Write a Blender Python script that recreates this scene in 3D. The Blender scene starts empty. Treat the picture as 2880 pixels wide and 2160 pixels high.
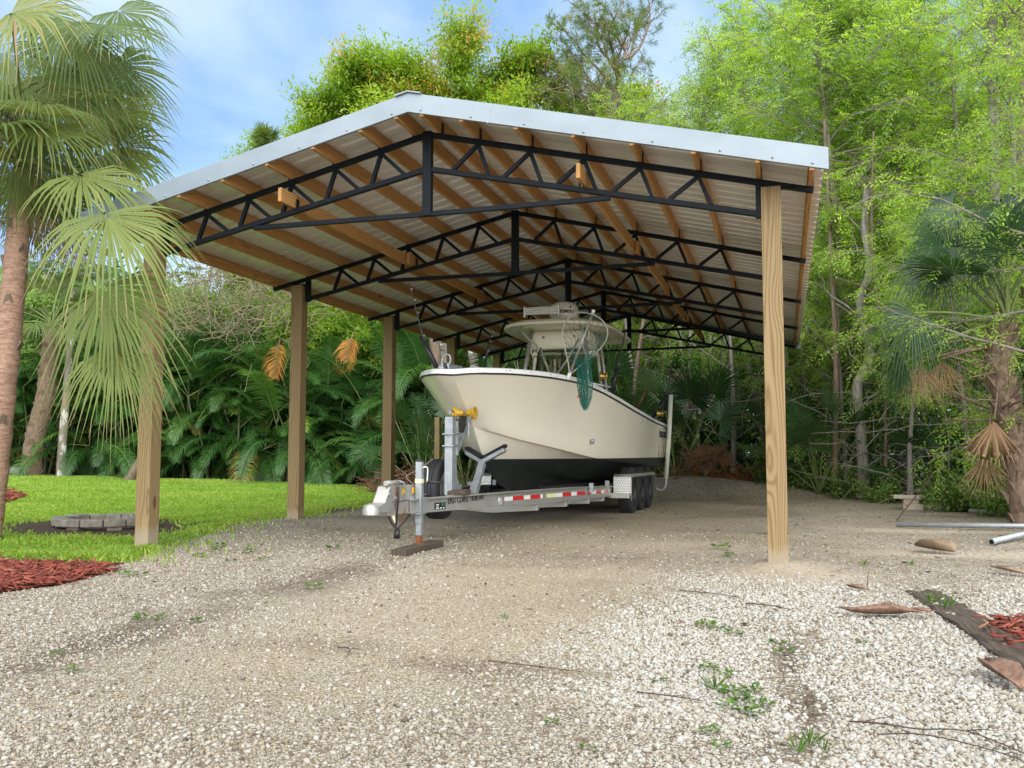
import bpy, bmesh, math, random
import numpy as np
from mathutils import Vector, Matrix
R = math.radians
random.seed(7); rng = np.random.default_rng(7)
scene = bpy.context.scene
COL = scene.collection

# ------------------------------------------------------------------ mesh helpers
def V3(p): return Vector((p[0], p[1], p[2]))

class MB:
    """collects plain shapes in world coordinates and links them as one mesh object"""
    def __init__(self): self.v = []; self.f = []; self.sm = []
    def add(self, vs, fs, smooth=False):
        o = len(self.v)
        self.v += [tuple(p) for p in vs]
        self.f += [tuple(i + o for i in q) for q in fs]
        self.sm += [smooth] * len(fs)
        return self
    def box(self, x0, x1, y0, y1, z0, z1):
        vs = [(x, y, z) for z in (z0, z1) for y in (y0, y1) for x in (x0, x1)]
        return self.add(vs, [(0, 2, 3, 1), (4, 5, 7, 6), (0, 1, 5, 4), (2, 6, 7, 3), (0, 4, 6, 2), (1, 3, 7, 5)])
    def bar(self, a, b, w, h, up=(0, 0, 1)):
        """square bar from a to b: w across, h along 'up'"""
        a, b, up = V3(a), V3(b), V3(up)
        d = (b - a).normalized()
        s = d.cross(up)
        if s.length < 1e-4: s = d.cross(Vector((1, 0, 0)))
        s.normalize(); u = s.cross(d).normalized()
        vs = []
        for c in (a, b):
            for i, j in ((-1, -1), (1, -1), (1, 1), (-1, 1)):
                vs.append(c + s * (i * w / 2) + u * (j * h / 2))
        return self.add(vs, [(0, 1, 2, 3), (7, 6, 5, 4), (0, 4, 5, 1), (1, 5, 6, 2), (2, 6, 7, 3), (3, 7, 4, 0)])
    def tube(self, pts, r, n=8, cap=True, smooth=True):
        pts = [V3(p) for p in pts]
        m = len(pts)
        rs = r if isinstance(r, (list, tuple)) else [r] * m
        d0 = (pts[1] - pts[0]).normalized()
        s = d0.cross(Vector((0, 0, 1)))
        if s.length < 1e-3: s = d0.cross(Vector((1, 0, 0)))
        s.normalize()
        vs = []
        for i, p in enumerate(pts):
            d = (pts[min(i + 1, m - 1)] - pts[max(i - 1, 0)])
            d = d.normalized() if d.length > 1e-9 else d0
            s = (s - d * s.dot(d))
            if s.length < 1e-4: s = d.orthogonal()
            s.normalize(); u = d.cross(s)
            for k in range(n):
                a = 2 * math.pi * k / n
                vs.append(p + (s * math.cos(a) + u * math.sin(a)) * rs[i])
        fs = []
        for i in range(m - 1):
            for k in range(n):
                k2 = (k + 1) % n
                fs.append((i * n + k, i * n + k2, (i + 1) * n + k2, (i + 1) * n + k))
        self.add(vs, fs, smooth)
        if cap:
            self.add([vs[k] for k in range(n)], [tuple(reversed(range(n)))])
            self.add([vs[(m - 1) * n + k] for k in range(n)], [tuple(range(n))])
        return self
    def lathe(self, c, axis, prof, n=24, smooth=True, ref=None):
        """profile of (distance along axis, radius)"""
        c, ax = V3(c), V3(axis).normalized()
        s = ax.orthogonal().normalized() if ref is None else V3(ref); u = ax.cross(s)
        vs = []
        for t, r in prof:
            for k in range(n):
                a = 2 * math.pi * k / n
                vs.append(c + ax * t + (s * math.cos(a) + u * math.sin(a)) * max(r, 1e-4))
        fs = []
        for i in range(len(prof) - 1):
            for k in range(n):
                k2 = (k + 1) % n
                fs.append((i * n + k, i * n + k2, (i + 1) * n + k2, (i + 1) * n + k))
        return self.add(vs, fs, smooth)
    def prism(self, poly, axis, a, b):
        """polygon extruded along axis (0 = x: poly is (y,z); 1 = y: poly is (x,z); 2 = z: poly is (x,y))"""
        n = len(poly)
        def mk(p, t):
            return {0: (t, p[0], p[1]), 1: (p[0], t, p[1]), 2: (p[0], p[1], t)}[axis]
        vs = [mk(p, a) for p in poly] + [mk(p, b) for p in poly]
        fs = [tuple(range(n)), tuple(range(2 * n - 1, n - 1, -1))]
        for i in range(n):
            j = (i + 1) % n
            fs.append((i, i + n, j + n, j))
        return self.add(vs, fs)
    def sphere(self, c, r, n=12, m=8):
        rr = r if isinstance(r, (tuple, list)) else (r, r, r)
        vs, fs = [], []
        for i in range(m + 1):
            th = math.pi * i / m
            for k in range(n):
                a = 2 * math.pi * k / n
                vs.append((c[0] + rr[0] * math.sin(th) * math.cos(a), c[1] + rr[1] * math.sin(th) * math.sin(a), c[2] + rr[2] * math.cos(th)))
        for i in range(m):
            for k in range(n):
                k2 = (k + 1) % n
                fs.append((i * n + k, (i + 1) * n + k, (i + 1) * n + k2, i * n + k2))
        return self.add(vs, fs, True)
    def build(self, name, mat, parent=None, bevel=0.0, fix=True):
        o0 = origin_of(parent)
        me = bpy.data.meshes.new(name)
        me.from_pydata([(p[0] - o0[0], p[1] - o0[1], p[2] - o0[2]) for p in self.v], [], self.f)
        me.polygons.foreach_set('use_smooth', self.sm)
        if fix:
            bm = bmesh.new(); bm.from_mesh(me)
            bmesh.ops.remove_doubles(bm, verts=bm.verts, dist=1e-5)
            bmesh.ops.recalc_face_normals(bm, faces=bm.faces)
            bm.to_mesh(me); bm.free()
        me.materials.append(mat)
        return link(name, me, parent, bevel)

ORG = {}
def origin_of(parent):
    return ORG.get(parent.name, (0, 0, 0)) if parent is not None else (0, 0, 0)
def link(name, me, parent=None, bevel=0.0):
    o = bpy.data.objects.new(name, me); COL.objects.link(o)
    if parent is not None:
        o.parent = parent
        ORG[o.name] = origin_of(parent)
    else:
        ORG[o.name] = (0, 0, 0)
    if bevel:
        b = o.modifiers.new('bevel', 'BEVEL'); b.width = bevel; b.segments = 2; b.limit_method = 'ANGLE'; b.angle_limit = R(40)
    return o
def tag(o, label=None, cat=None, group=None, kind=None):
    if label: o['label'] = label
    if cat: o['category'] = cat
    if group: o['group'] = group
    if kind: o['kind'] = kind
    return o
def thing(name, label, cat, loc=(0, 0, 0), group=None):
    o = bpy.data.objects.new(name, None); COL.objects.link(o)
    o.location = loc; o.empty_display_size = 0.2
    ORG[o.name] = tuple(loc)
    return tag(o, label, cat, group)
def copy_tree(o, parent=None, loc=None, rotz=None, scale=None):
    c = o.copy(); COL.objects.link(c)
    if parent is not None: c.parent = parent
    if loc is not None: c.location = loc
    if rotz is not None: c.rotation_euler = (0, 0, rotz)
    if scale is not None: c.scale = (scale, scale, scale) if not isinstance(scale, (tuple, list)) else scale
    for ch in o.children: copy_tree(ch, c)
    return c

def np_mesh(name, verts, faces, mat, parent=None, tint=None, smooth=False, local=True):
    """fast mesh from numpy arrays; faces is (n,k); tint is one colour value triple per face"""
    verts = np.asarray(verts, np.float32); faces = np.asarray(faces, np.int32)
    if local:
        verts = verts - np.asarray(origin_of(parent), np.float32)
    n, k = faces.shape
    me = bpy.data.meshes.new(name)
    me.vertices.add(len(verts)); me.vertices.foreach_set('co', np.ascontiguousarray(verts).ravel())
    me.loops.add(n * k); me.loops.foreach_set('vertex_index', np.ascontiguousarray(faces).ravel())
    me.polygons.add(n)
    me.polygons.foreach_set('loop_start', np.arange(0, n * k, k, dtype=np.int32))
    try: me.polygons.foreach_set('loop_total', np.full(n, k, np.int32))
    except Exception: pass
    if smooth: me.polygons.foreach_set('use_smooth', np.ones(n, bool))
    me.update(calc_edges=True)
    if tint is not None:
        at = me.attributes.new('tint', 'FLOAT_COLOR', 'FACE')
        c = np.ones((n, 4), np.float32); c[:, :tint.shape[1]] = tint
        at.data.foreach_set('color', c.ravel())
    me.materials.append(mat)
    return link(name, me, parent)

# ------------------------------------------------------------------ materials
class NT:
    def __init__(self, name):
        self.m = bpy.data.materials.new(name); self.m.use_nodes = True
        self.t = self.m.node_tree; self.n = self.t.nodes
        for x in list(self.n): self.n.remove(x)
        self.out = self.n.new('ShaderNodeOutputMaterial')
    def new(self, typ, **kw):
        x = self.n.new('ShaderNode' + typ)
        for k, v in kw.items():
            if k in ('op',): x.operation = v
            else: setattr(x, k, v)
        return x
    def set(self, x, **kw):
        for k, v in kw.items(): x.inputs[k.replace('_', ' ')].default_value = v
        return x
    def lk(self, a, b): self.t.links.new(a, b)
    def math(self, op, a, b=None, c=None):
        x = self.new('Math'); x.operation = op
        for i, q in enumerate((a, b, c)):
            if q is None: continue
            if hasattr(q, 'links') or hasattr(q, 'is_linked'): self.lk(q, x.inputs[i])
            else: x.inputs[i].default_value = q
        return x.outputs[0]
    def ramp(self, fac, stops, interp='LINEAR'):
        x = self.new('ValToRGB'); cr = x.color_ramp; cr.interpolation = interp
        while len(cr.elements) < len(stops): cr.elements.new(0.5)
        for e, (p, c) in zip(cr.elements, stops):
            e.position = p; e.color = (c[0], c[1], c[2], 1) if not isinstance(c, (int, float)) else (c, c, c, 1)
        self.lk(fac, x.inputs[0]); return x.outputs[0]
    def mix(self, fac, a, b, blend='MIX'):
        x = self.new('Mix', data_type='RGBA', blend_type=blend)
        for s, q in ((x.inputs[0], fac), (x.inputs[6], a), (x.inputs[7], b)):
            if hasattr(q, 'is_linked'): self.lk(q, s)
            elif isinstance(q, (int, float)): s.default_value = q
            else: s.default_value = (q[0], q[1], q[2], 1)
        return x.outputs[2]
    def coord(self, scale=(1, 1, 1), kind='Object', rot=(0, 0, 0), loc=(0, 0, 0)):
        c = self.new('TexCoord'); mp = self.new('Mapping')
        mp.inputs['Scale'].default_value = scale; mp.inputs['Rotation'].default_value = rot; mp.inputs['Location'].default_value = loc
        self.lk(c.outputs[kind], mp.inputs[0]); return mp.outputs[0]
    def world(self, scale=(1, 1, 1)):
        g = self.new('NewGeometry'); mp = self.new('Mapping'); mp.inputs['Scale'].default_value = scale
        self.lk(g.outputs['Position'], mp.inputs[0]); return mp.outputs[0]
    def noise(self, vec, scale, detail=4, rough=0.55, dist=0.0):
        x = self.new('TexNoise'); self.set(x, Scale=scale, Detail=detail, Roughness=rough, Distortion=dist)
        self.lk(vec, x.inputs['Vector']); return x.outputs['Fac']
    def voro(self, vec, scale, feature='F1', out='Distance', rand=1.0):
        x = self.new('TexVoronoi', feature=feature); x.inputs['Scale'].default_value = scale; x.inputs['Randomness'].default_value = rand
        self.lk(vec, x.inputs['Vector']); return x.outputs[out]
    def bsdf(self, col, rough=0.6, metal=0.0, spec=0.5, bump=None, bdist=0.01, bstr=0.5, coat=0.0):
        b = self.new('BsdfPrincipled')
        for s, q in ((b.inputs['Base Color'], col), (b.inputs['Roughness'], rough), (b.inputs['Metallic'], metal)):
            if hasattr(q, 'is_linked'): self.lk(q, s)
            elif isinstance(q, (int, float)): s.default_value = q
            else: s.default_value = (q[0], q[1], q[2], 1)
        b.inputs['Specular IOR Level'].default_value = spec
        if coat: b.inputs['Coat Weight'].default_value = coat; b.inputs['Coat Roughness'].default_value = 0.05
        if bump is not None:
            bn = self.new('Bump'); bn.inputs['Strength'].default_value = bstr; bn.inputs['Distance'].default_value = bdist
            self.lk(bump, bn.inputs['Height']); self.lk(bn.outputs[0], b.inputs['Normal'])
        self.lk(b.outputs[0], self.out.inputs[0]); return self.m

def m_plain(name, col, rough=0.5, metal=0.0, var=0.12, nscale=6.0, spec=0.5, bump=0.0, coat=0.0):
    t = NT(name); v = t.coord()
    n = t.noise(v, nscale, 5); n2 = t.noise(v, nscale * 9, 3)
    k = t.math('ADD', t.math('MULTIPLY', n, 0.7), t.math('MULTIPLY', n2, 0.3))
    c = t.ramp(k, [(0.3, [x * (1 - var) for x in col]), (0.7, [min(1, x * (1 + var)) for x in col])])
    r = t.ramp(n2, [(0.3, max(0.02, rough - 0.06)), (0.7, min(1, rough + 0.08))])
    return t.bsdf(c, r, metal, spec, bump=(n2 if bump else None), bdist=bump or 0.01, bstr=0.6, coat=coat)

def m_wood(name, base, dark, axis='Z', freq=7.0, knots=True, rough=0.72, end=None, foot=False):
    """flat-sawn softwood: rings warped round knots, long grain along the given axis"""
    t = NT(name)
    L = 0.10
    sc = {'Z': (1, 1, L), 'Y': (1, L, 1), 'X': (L, 1, 1)}[axis]
    v = t.coord(sc)
    fine = t.noise(t.coord({'Z': (60, 60, 1.5), 'Y': (60, 1.5, 60), 'X': (1.5, 60, 60)}[axis]), 1.0, 3)
    w = t.noise(v, 2.2, 3, 0.5)
    w2 = t.noise(v, 5.5, 2, 0.5)
    sx = t.new('SeparateXYZ'); t.lk(v, sx.inputs[0])
    cross = {'Z': ('X', 'Y'), 'Y': ('X', 'Z'), 'X': ('Y', 'Z')}[axis]
    # distance from a wandering pith line -> rings
    a = t.math('ADD', sx.outputs[cross[0]], t.math('MULTIPLY', t.math('SUBTRACT', w, 0.5), 0.34))
    b = t.math('ADD', sx.outputs[cross[1]], t.math('MULTIPLY', t.math('SUBTRACT', w2, 0.5), 0.16))
    rad = t.math('SQRT', t.math('ADD', t.math('MULTIPLY', a, a), t.math('MULTIPLY', b, b)))
    ph = t.math('MULTIPLY', rad, freq * 16)
    kd = None
    if knots:
        kv = t.coord({'Z': (3.2, 3.2, 1.15), 'Y': (3.2, 1.15, 3.2), 'X': (1.15, 3.2, 3.2)}[axis])
        kd = t.voro(kv, 1.0)
        ks = t.ramp(kd, [(0.0, 1.0), (0.16, 0.55), (0.42, 0.0)], 'EASE')
        ph = t.math('ADD', ph, t.math('MULTIPLY', ks, 16.0))
    s = t.math('ADD', t.math('MULTIPLY', t.math('SINE', ph), 0.5), 0.5)
    s = t.math('POWER', s, 2.2)
    tone = t.noise(t.coord(), 0.9, 3)
    c = t.ramp(t.math('MULTIPLY', s, t.math('ADD', 0.45, t.math('MULTIPLY', fine, 0.8))), [(0.0, base), (1.0, dark)])
    c = t.mix(t.math('MULTIPLY', t.math('SUBTRACT', fine, 0.35), 0.5), c, dark)
    c = t.mix(t.ramp(tone, [(0.35, 0.0), (0.7, 0.35)]), c, [x * 0.72 for x in base])
    if knots:
        c = t.mix(t.ramp(kd, [(0.0, 0.9), (0.06, 0.75), (0.10, 0.0)]), c, [dark[0] * 0.45, dark[1] * 0.36, dark[2] * 0.3])
    if foot:
        so_ = t.new('SeparateXYZ'); t.lk(t.world(), so_.inputs[0]); fz = t.math('ADD', so_.outputs[2], t.math('MULTIPLY', t.math('SUBTRACT', t.noise(t.coord((1, 1, .5)), 9, 4, .7), .5), .30))
        c = t.mix(t.ramp(fz, [(0.0, 0.75), (0.10, 0.55), (0.20, 0.0)]), c, (0.33, 0.28, 0.21))
        ck = t.noise(t.coord((14, 14, .35)), 1.0, 4, .6); c = t.mix(t.ramp(ck, [(0.66, 0.0), (0.70, 0.55)]), c, (0.09, 0.055, 0.025))
    return t.bsdf(c, rough, 0, 0.3, bump=t.math('ADD', s, fine), bdist=0.0015, bstr=0.35)

def m_leaf(name, stops, trans=0.45, rough=0.45, scale=1.0, spec=0.4):
    """leaf: per-leaf random colour from the tint attribute (x = position along stops), light passes through"""
    t = NT(name)
    a = t.new('Attribute'); a.attribute_name = 'tint'
    sp = t.new('SeparateColor'); t.lk(a.outputs['Color'], sp.inputs[0])
    c = t.ramp(sp.outputs[0], stops)
    b = t.new('BsdfPrincipled'); t.lk(c, b.inputs['Base Color'])
    b.inputs['Roughness'].default_value = rough; b.inputs['Specular IOR Level'].default_value = spec
    tr = t.new('BsdfTranslucent')
    hs = t.new('HueSaturation'); hs.inputs['Value'].default_value = 1.5; hs.inputs['Saturation'].default_value = 1.1; hs.inputs['Hue'].default_value = 0.485
    t.lk(c, hs.inputs['Color']); t.lk(hs.outputs[0], tr.inputs['Color'])
    mx = t.new('MixShader'); mx.inputs[0].default_value = trans
    t.lk(b.outputs[0], mx.inputs[1]); t.lk(tr.outputs[0], mx.inputs[2]); t.lk(mx.outputs[0], t.out.inputs[0])
    return t.m

def m_bark(name, a, b, scale=(6, 6, 1.2), bump=0.02, spots=None):
    t = NT(name); v = t.coord(scale)
    n = t.noise(v, 3.0, 6, 0.65, 0.4); f = t.noise(t.coord(), 40, 3)
    k = t.math('ADD', t.math('MULTIPLY', n, 0.8), t.math('MULTIPLY', f, 0.2))
    c = t.ramp(k, [(0.32, a), (0.62, b)])
    if spots:
        s = t.noise(t.coord((1, 1, 0.6)), 5.5, 4, 0.6)
        c = t.mix(t.ramp(s, [(0.52, 0.0), (0.58, 1.0)]), c, spots)
    return t.bsdf(c, 0.9, 0, 0.15, bump=k, bdist=bump, bstr=0.8)

M = {}
M['post'] = m_wood('treated_post_wood', (0.30, 0.212, 0.105), (0.155, 0.095, 0.037), 'Z', 24, foot=True)
M['purlin'] = m_wood('purlin_wood', (0.56, 0.31, 0.115), (0.32, 0.14, 0.04), 'Y', 20.0)
M['oldwood'] = m_wood('weathered_wood', (0.10, 0.075, 0.055), (0.055, 0.04, 0.03), 'Y', 9.0, False, 1.0)
M['black'] = m_plain('black_painted_steel', (0.006, 0.009, 0.013), 0.5, 0, 0.25, 8, spec=0.14)
M['rubber'] = m_plain('tyre_rubber', (0.018, 0.018, 0.02), 0.75, 0, 0.3, 20)
M['galv'] = m_plain('galvanised_steel', (0.33, 0.355, 0.37), 0.5, 0.5, 0.25, 14)
M['alu'] = m_plain('dull_aluminium', (0.38, 0.37, 0.335), 0.45, 0.5, 0.16, 5)
M['rust'] = m_plain('rusty_steel', (0.20, 0.075, 0.03), 0.85, 0.2, 0.5, 30)
M['white'] = m_plain('white_gelcoat', (0.80, 0.80, 0.77), 0.25, 0, 0.03, 3)
M['pvc'] = m_plain('white_pvc', (0.70, 0.68, 0.60), 0.45, 0, 0.06, 3)
M['darkplastic'] = m_plain('black_plastic', (0.015, 0.015, 0.016), 0.45, 0, 0.2, 9)
M['amber'] = m_plain('amber_urethane', (0.48, 0.27, 0.012), 0.3, 0, 0.15, 9)
M['red'] = m_plain('red_vinyl', (0.28, 0.02, 0.025), 0.5, 0, 0.15, 6)
M['redtape'] = m_plain('red_reflective_tape', (0.55, 0.015, 0.02), 0.35, 0, 0.12, 30)
M['whitetape'] = m_plain('white_reflective_tape', (0.78, 0.77, 0.72), 0.35, 0, 0.08, 30)
M['yellow'] = m_plain('yellow_sticker', (0.80, 0.48, 0.02), 0.5, 0, 0.1, 20)
M['cream'] = m_plain('cream_sticker', (0.72, 0.68, 0.38), 0.5, 0, 0.1, 20)
M['green'] = m_plain('green_sticker', (0.02, 0.16, 0.07), 0.5, 0, 0.1, 20)
M['orange'] = m_plain('orange_tag', (0.80, 0.14, 0.03), 0.5, 0, 0.1, 20)
M['carpet'] = m_plain('black_bunk_carpet', (0.012, 0.012, 0.013), 0.95, 0, 0.4, 60, bump=0.004)
M['ink'] = m_plain('black_lettering', (0.012, 0.012, 0.014), 0.5, 0, 0.1, 10)
M['net'] = m_plain('green_net_twine', (0.01, 0.13, 0.095), 0.7, 0, 0.2, 20)
M['gold'] = m_plain('gold_reel', (0.65, 0.42, 0.12), 0.3, 0.9, 0.1, 20)
M['stone'] = m_plain('concrete_block', (0.20, 0.18, 0.145), 0.9, 0, 0.5, 14, bump=0.006)
M['paver'] = m_plain('pale_paver', (0.48, 0.40, 0.32), 0.9, 0, 0.2, 14, bump=0.004)
def m_gel(name, col):
    # gelcoat: slightly chalky cream with faint streaks and dust
    t = NT(name)
    st = t.noise(t.coord((0.8, 0.8, 0.3)), 1.2, 3, 0.5)
    cl = t.noise(t.coord(), 1.1, 4)
    k = t.math('ADD', t.math('MULTIPLY', st, 0.5), t.math('MULTIPLY', cl, 0.5))
    c = t.ramp(k, [(0.32, [x * 0.95 for x in col]), (0.65, col)])
    r = t.ramp(st, [(0.3, 0.20), (0.7, 0.26)])
    return t.bsdf(c, r, 0, 0.5, coat=0.25)
M['gel'] = m_gel('cream_gelcoat', (0.87, 0.81, 0.68))
M['topgel'] = m_gel('ivory_hardtop_gelcoat', (0.86, 0.81, 0.66))
M['bottom'] = m_plain('black_green_bottom_paint', (0.010, 0.018, 0.018), 0.42, 0, 0.3, 4)
def m_glass():
    t = NT('tinted_glass')
    b = t.new('BsdfPrincipled'); t.set(b, Roughness=0.03); b.inputs['Base Color'].default_value = (0.55, 0.6, 0.5, 1)
    b.inputs['Transmission Weight'].default_value = 1.0; b.inputs['IOR'].default_value = 1.05
    t.lk(b.outputs[0], t.out.inputs[0]); return t.m
M['glass'] = m_glass()
def m_roof():
    t = NT('galvalume_sheet'); v = t.coord()
    sp = t.voro(v, 55.0, out='Color'); se = t.new('SeparateColor'); t.lk(sp, se.inputs[0])
    n = t.noise(t.coord((1, 1, 1)), 1.0, 3)
    k = t.math('ADD', t.math('MULTIPLY', se.outputs[0], 0.25), t.math('MULTIPLY', n, 0.75))
    c = t.ramp(k, [(0.3, (0.74, 0.72, 0.68)), (0.7, (0.82, 0.80, 0.76))])
    return t.bsdf(c, t.ramp(n, [(0.3, 0.28), (0.7, 0.38)]), 0.30, 0.5)
M['roof'] = m_roof()
def m_trim():
    t = NT('pale_painted_trim'); n = t.noise(t.coord((1.2, 1, 2)), 1.6, 4)
    c = t.ramp(n, [(0.3, (0.20, 0.242, 0.275)), (0.7, (0.25, 0.293, 0.33))])
    return t.bsdf(c, 0.38, 0.2, 0.5, bump=n, bdist=0.006, bstr=0.4)
M['trim'] = m_trim()
def m_diamond():
    t = NT('diamond_plate'); v = t.coord((34, 34, 34), rot=(0.785, 0, 0.785))
    w = t.voro(v, 1.0, rand=0.0)
    c = t.ramp(w, [(0.2, (0.62, 0.62, 0.60)), (0.5, (0.40, 0.40, 0.38))])
    return t.bsdf(c, 0.38, 0.7, 0.5, bump=w, bdist=-0.004, bstr=0.9)
M['diamond'] = m_diamond()

# ------------------------------------------------------------------ camera
cam_d = bpy.data.cameras.new('camera'); cam = bpy.data.objects.new('camera', cam_d); COL.objects.link(cam)
fw = Vector((-0.2827518640, 0.9562136456, 0.0755436790)); rt = Vector((0.9589806317, 0.2834686963, 0.0012830420)); up = Vector((0.0201874059, -0.0728077075, 0.9971416682))
H = 0.940
cam.matrix_world = Matrix(((rt.x, up.x, -fw.x, 0), (rt.y, up.y, -fw.y, 0), (rt.z, up.z, -fw.z, H), (0, 0, 0, 1)))
cam_d.sensor_width = 36; cam_d.lens = 36 * 2581.895 / 2880
cam_d.clip_start = 0.05; cam_d.clip_end = 2000
scene.camera = cam
def at(u, v, y):
    """point on the vertical plane y (metres ahead) seen at photo pixel (u, v): only used to read off measurements"""
    d = fw + rt * ((u - 1440) / 2581.895) - up * ((v - 1080) / 2581.895)
    k = y / d.y
    return Vector((d.x * k, y, H + d.z * k))

# ------------------------------------------------------------------ light and sky
SUN_EL, SUN_AZ = R(42), R(158)          # azimuth measured clockwise from +Y
sd = bpy.data.lights.new('sun', 'SUN'); sd.energy = 1.8; sd.angle = R(105.0); sd.color = (1.0, 0.95, 0.86)
so = bpy.data.objects.new('sun', sd); COL.objects.link(so)
sdir = Vector((math.sin(SUN_AZ) * math.cos(SUN_EL), math.cos(SUN_AZ) * math.cos(SUN_EL), math.sin(SUN_EL)))
so.rotation_euler = sdir.to_track_quat('Z', 'Y').to_euler(); so.location = (0, 0, 30)
w = bpy.data.worlds.new('World'); scene.world = w; w.use_nodes = True
t = w.node_tree
for x in list(t.nodes): t.nodes.remove(x)
out = t.nodes.new('ShaderNodeOutputWorld'); bg = t.nodes.new('ShaderNodeBackground')
sky = t.nodes.new('ShaderNodeTexSky'); sky.sky_type = 'NISHITA'; sky.sun_disc = False
sky.sun_elevation = SUN_EL; sky.sun_rotation = SUN_AZ; sky.air_density = 1.0; sky.dust_density = 0.6; sky.ozone_density = 1.0
tc = t.nodes.new('ShaderNodeTexCoord'); mp = t.nodes.new('ShaderNodeMapping'); mp.inputs['Scale'].default_value = (1.0, 1.0, 1.9)
mp.inputs['Location'].default_value = (9.1, 6.4, 1.3)
t.links.new(tc.outputs['Generated'], mp.inputs[0])
nz = t.nodes.new('ShaderNodeTexNoise'); nz.inputs['Scale'].default_value = 1.8; nz.inputs['Detail'].default_value = 7; nz.inputs['Roughness'].default_value = 0.52; nz.inputs['Distortion'].default_value = 0.25
t.links.new(mp.outputs[0], nz.inputs['Vector'])
rp = t.nodes.new('ShaderNodeValToRGB'); cr = rp.color_ramp
for _ in range(2): cr.elements.new(0.5)
for e, (p_, c_) in zip(cr.elements, ((0.36, (0.55, 1.00, 1.85)), (0.46, (0.85, 1.40, 2.2)), (0.55, (1.6, 2.1, 2.6)), (0.68, (2.5, 2.75, 2.9)))): e.position = p_; e.color = (*c_, 1)
t.links.new(nz.outputs['Fac'], rp.inputs[0])
tn_ = t.nodes.new('ShaderNodeMix'); tn_.data_type = 'RGBA'; tn_.blend_type = 'MULTIPLY'; tn_.inputs[0].default_value = 1.0; tn_.inputs[7].default_value = (0.50, 0.56, 0.62, 1)
t.links.new(sky.outputs[0], tn_.inputs[6])
mx = t.nodes.new('ShaderNodeMix'); mx.data_type = 'RGBA'; mx.inputs[0].default_value = 0.68
t.links.new(tn_.outputs[2], mx.inputs[6]); t.links.new(rp.outputs[0], mx.inputs[7])
t.links.new(mx.outputs[2], bg.inputs[0]); bg.inputs[1].default_value = 0.10
t.links.new(bg.outputs[0], out.inputs[0])
scene.view_settings.view_transform = 'Standard'; scene.view_settings.look = 'None'
scene.view_settings.exposure = 2.1; scene.view_settings.gamma = 1.0
scene.render.engine = 'CYCLES'
scene.cycles.use_denoising = True
scene.cycles.max_bounces = 10; scene.cycles.diffuse_bounces = 6; scene.cycles.transmission_bounces = 6; scene.cycles.transparent_max_bounces = 6

# ------------------------------------------------------------------ terrain height
def sstep(a, b, x):
    t = np.clip((np.asarray(x, float) - a) / (b - a), 0, 1); return t * t * (3 - 2 * t)
def gz(x, y):
    x = np.asarray(x, float); y = np.asarray(y, float)
    z = 0.36 * sstep(-6.6, -24, x) * sstep(6, 16, y)
    z = z - 0.07 * np.exp(-((x + 6.9) / 0.9) ** 2 - ((y - 8.0) / 1.6) ** 2)
    z = z + 0.05 * np.exp(-((x + 6.4) / 0.8) ** 2 - ((y - 11.3) / 1.0) ** 2)
    z = z + 0.42 * np.exp(-((x + 2.3) / 1.7) ** 2 - ((y - 21.6) / 0.9) ** 2)
    z = z + 0.20 * np.exp(-((x + 0.2) / 1.6) ** 2 - ((y - 21.0) / 0.8) ** 2)
    z = z + 0.05 * np.exp(-((x + 0.0) / 0.35) ** 2 - ((y - 8.1) / 0.45) ** 2)
    z = z + 0.018 * np.sin(x * 1.7 + y * 0.6) * np.sin(y * 1.1 - x * 0.5)
    return z
def gzf(x, y): return float(gz(x, y))
# ================================================================== CARPORT
Y0, S, DY = 8.107, 0.167, 3.05
XR_, ZT = -3.283, 4.079                # ridge x, top of truss at the ridge
SL = 0.237
def ztop(x): return ZT - SL * abs(x - XR_)
carport = thing('carport', 'open timber carport with black steel trusses and metal roof over the boat', 'carport', (XR_, 14.4, 0))
PL, PR, ZP = -6.478, -0.149, 3.251
TY = [Y0 + S / 2 + DY * i for i in range(5)]
for i in range(5):
    for x0, right in ((PL, 0), (PR, 1)):
        y = Y0 + DY * i
        b = MB(); lean = 0.0
        z0 = gzf(x0 + S / 2, y + S / 2) - 0.25
        b.box(x0, x0 + S, y, y + S, z0, ZP)
        o = b.build('post', M['post'], carport, 0.006)
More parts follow.
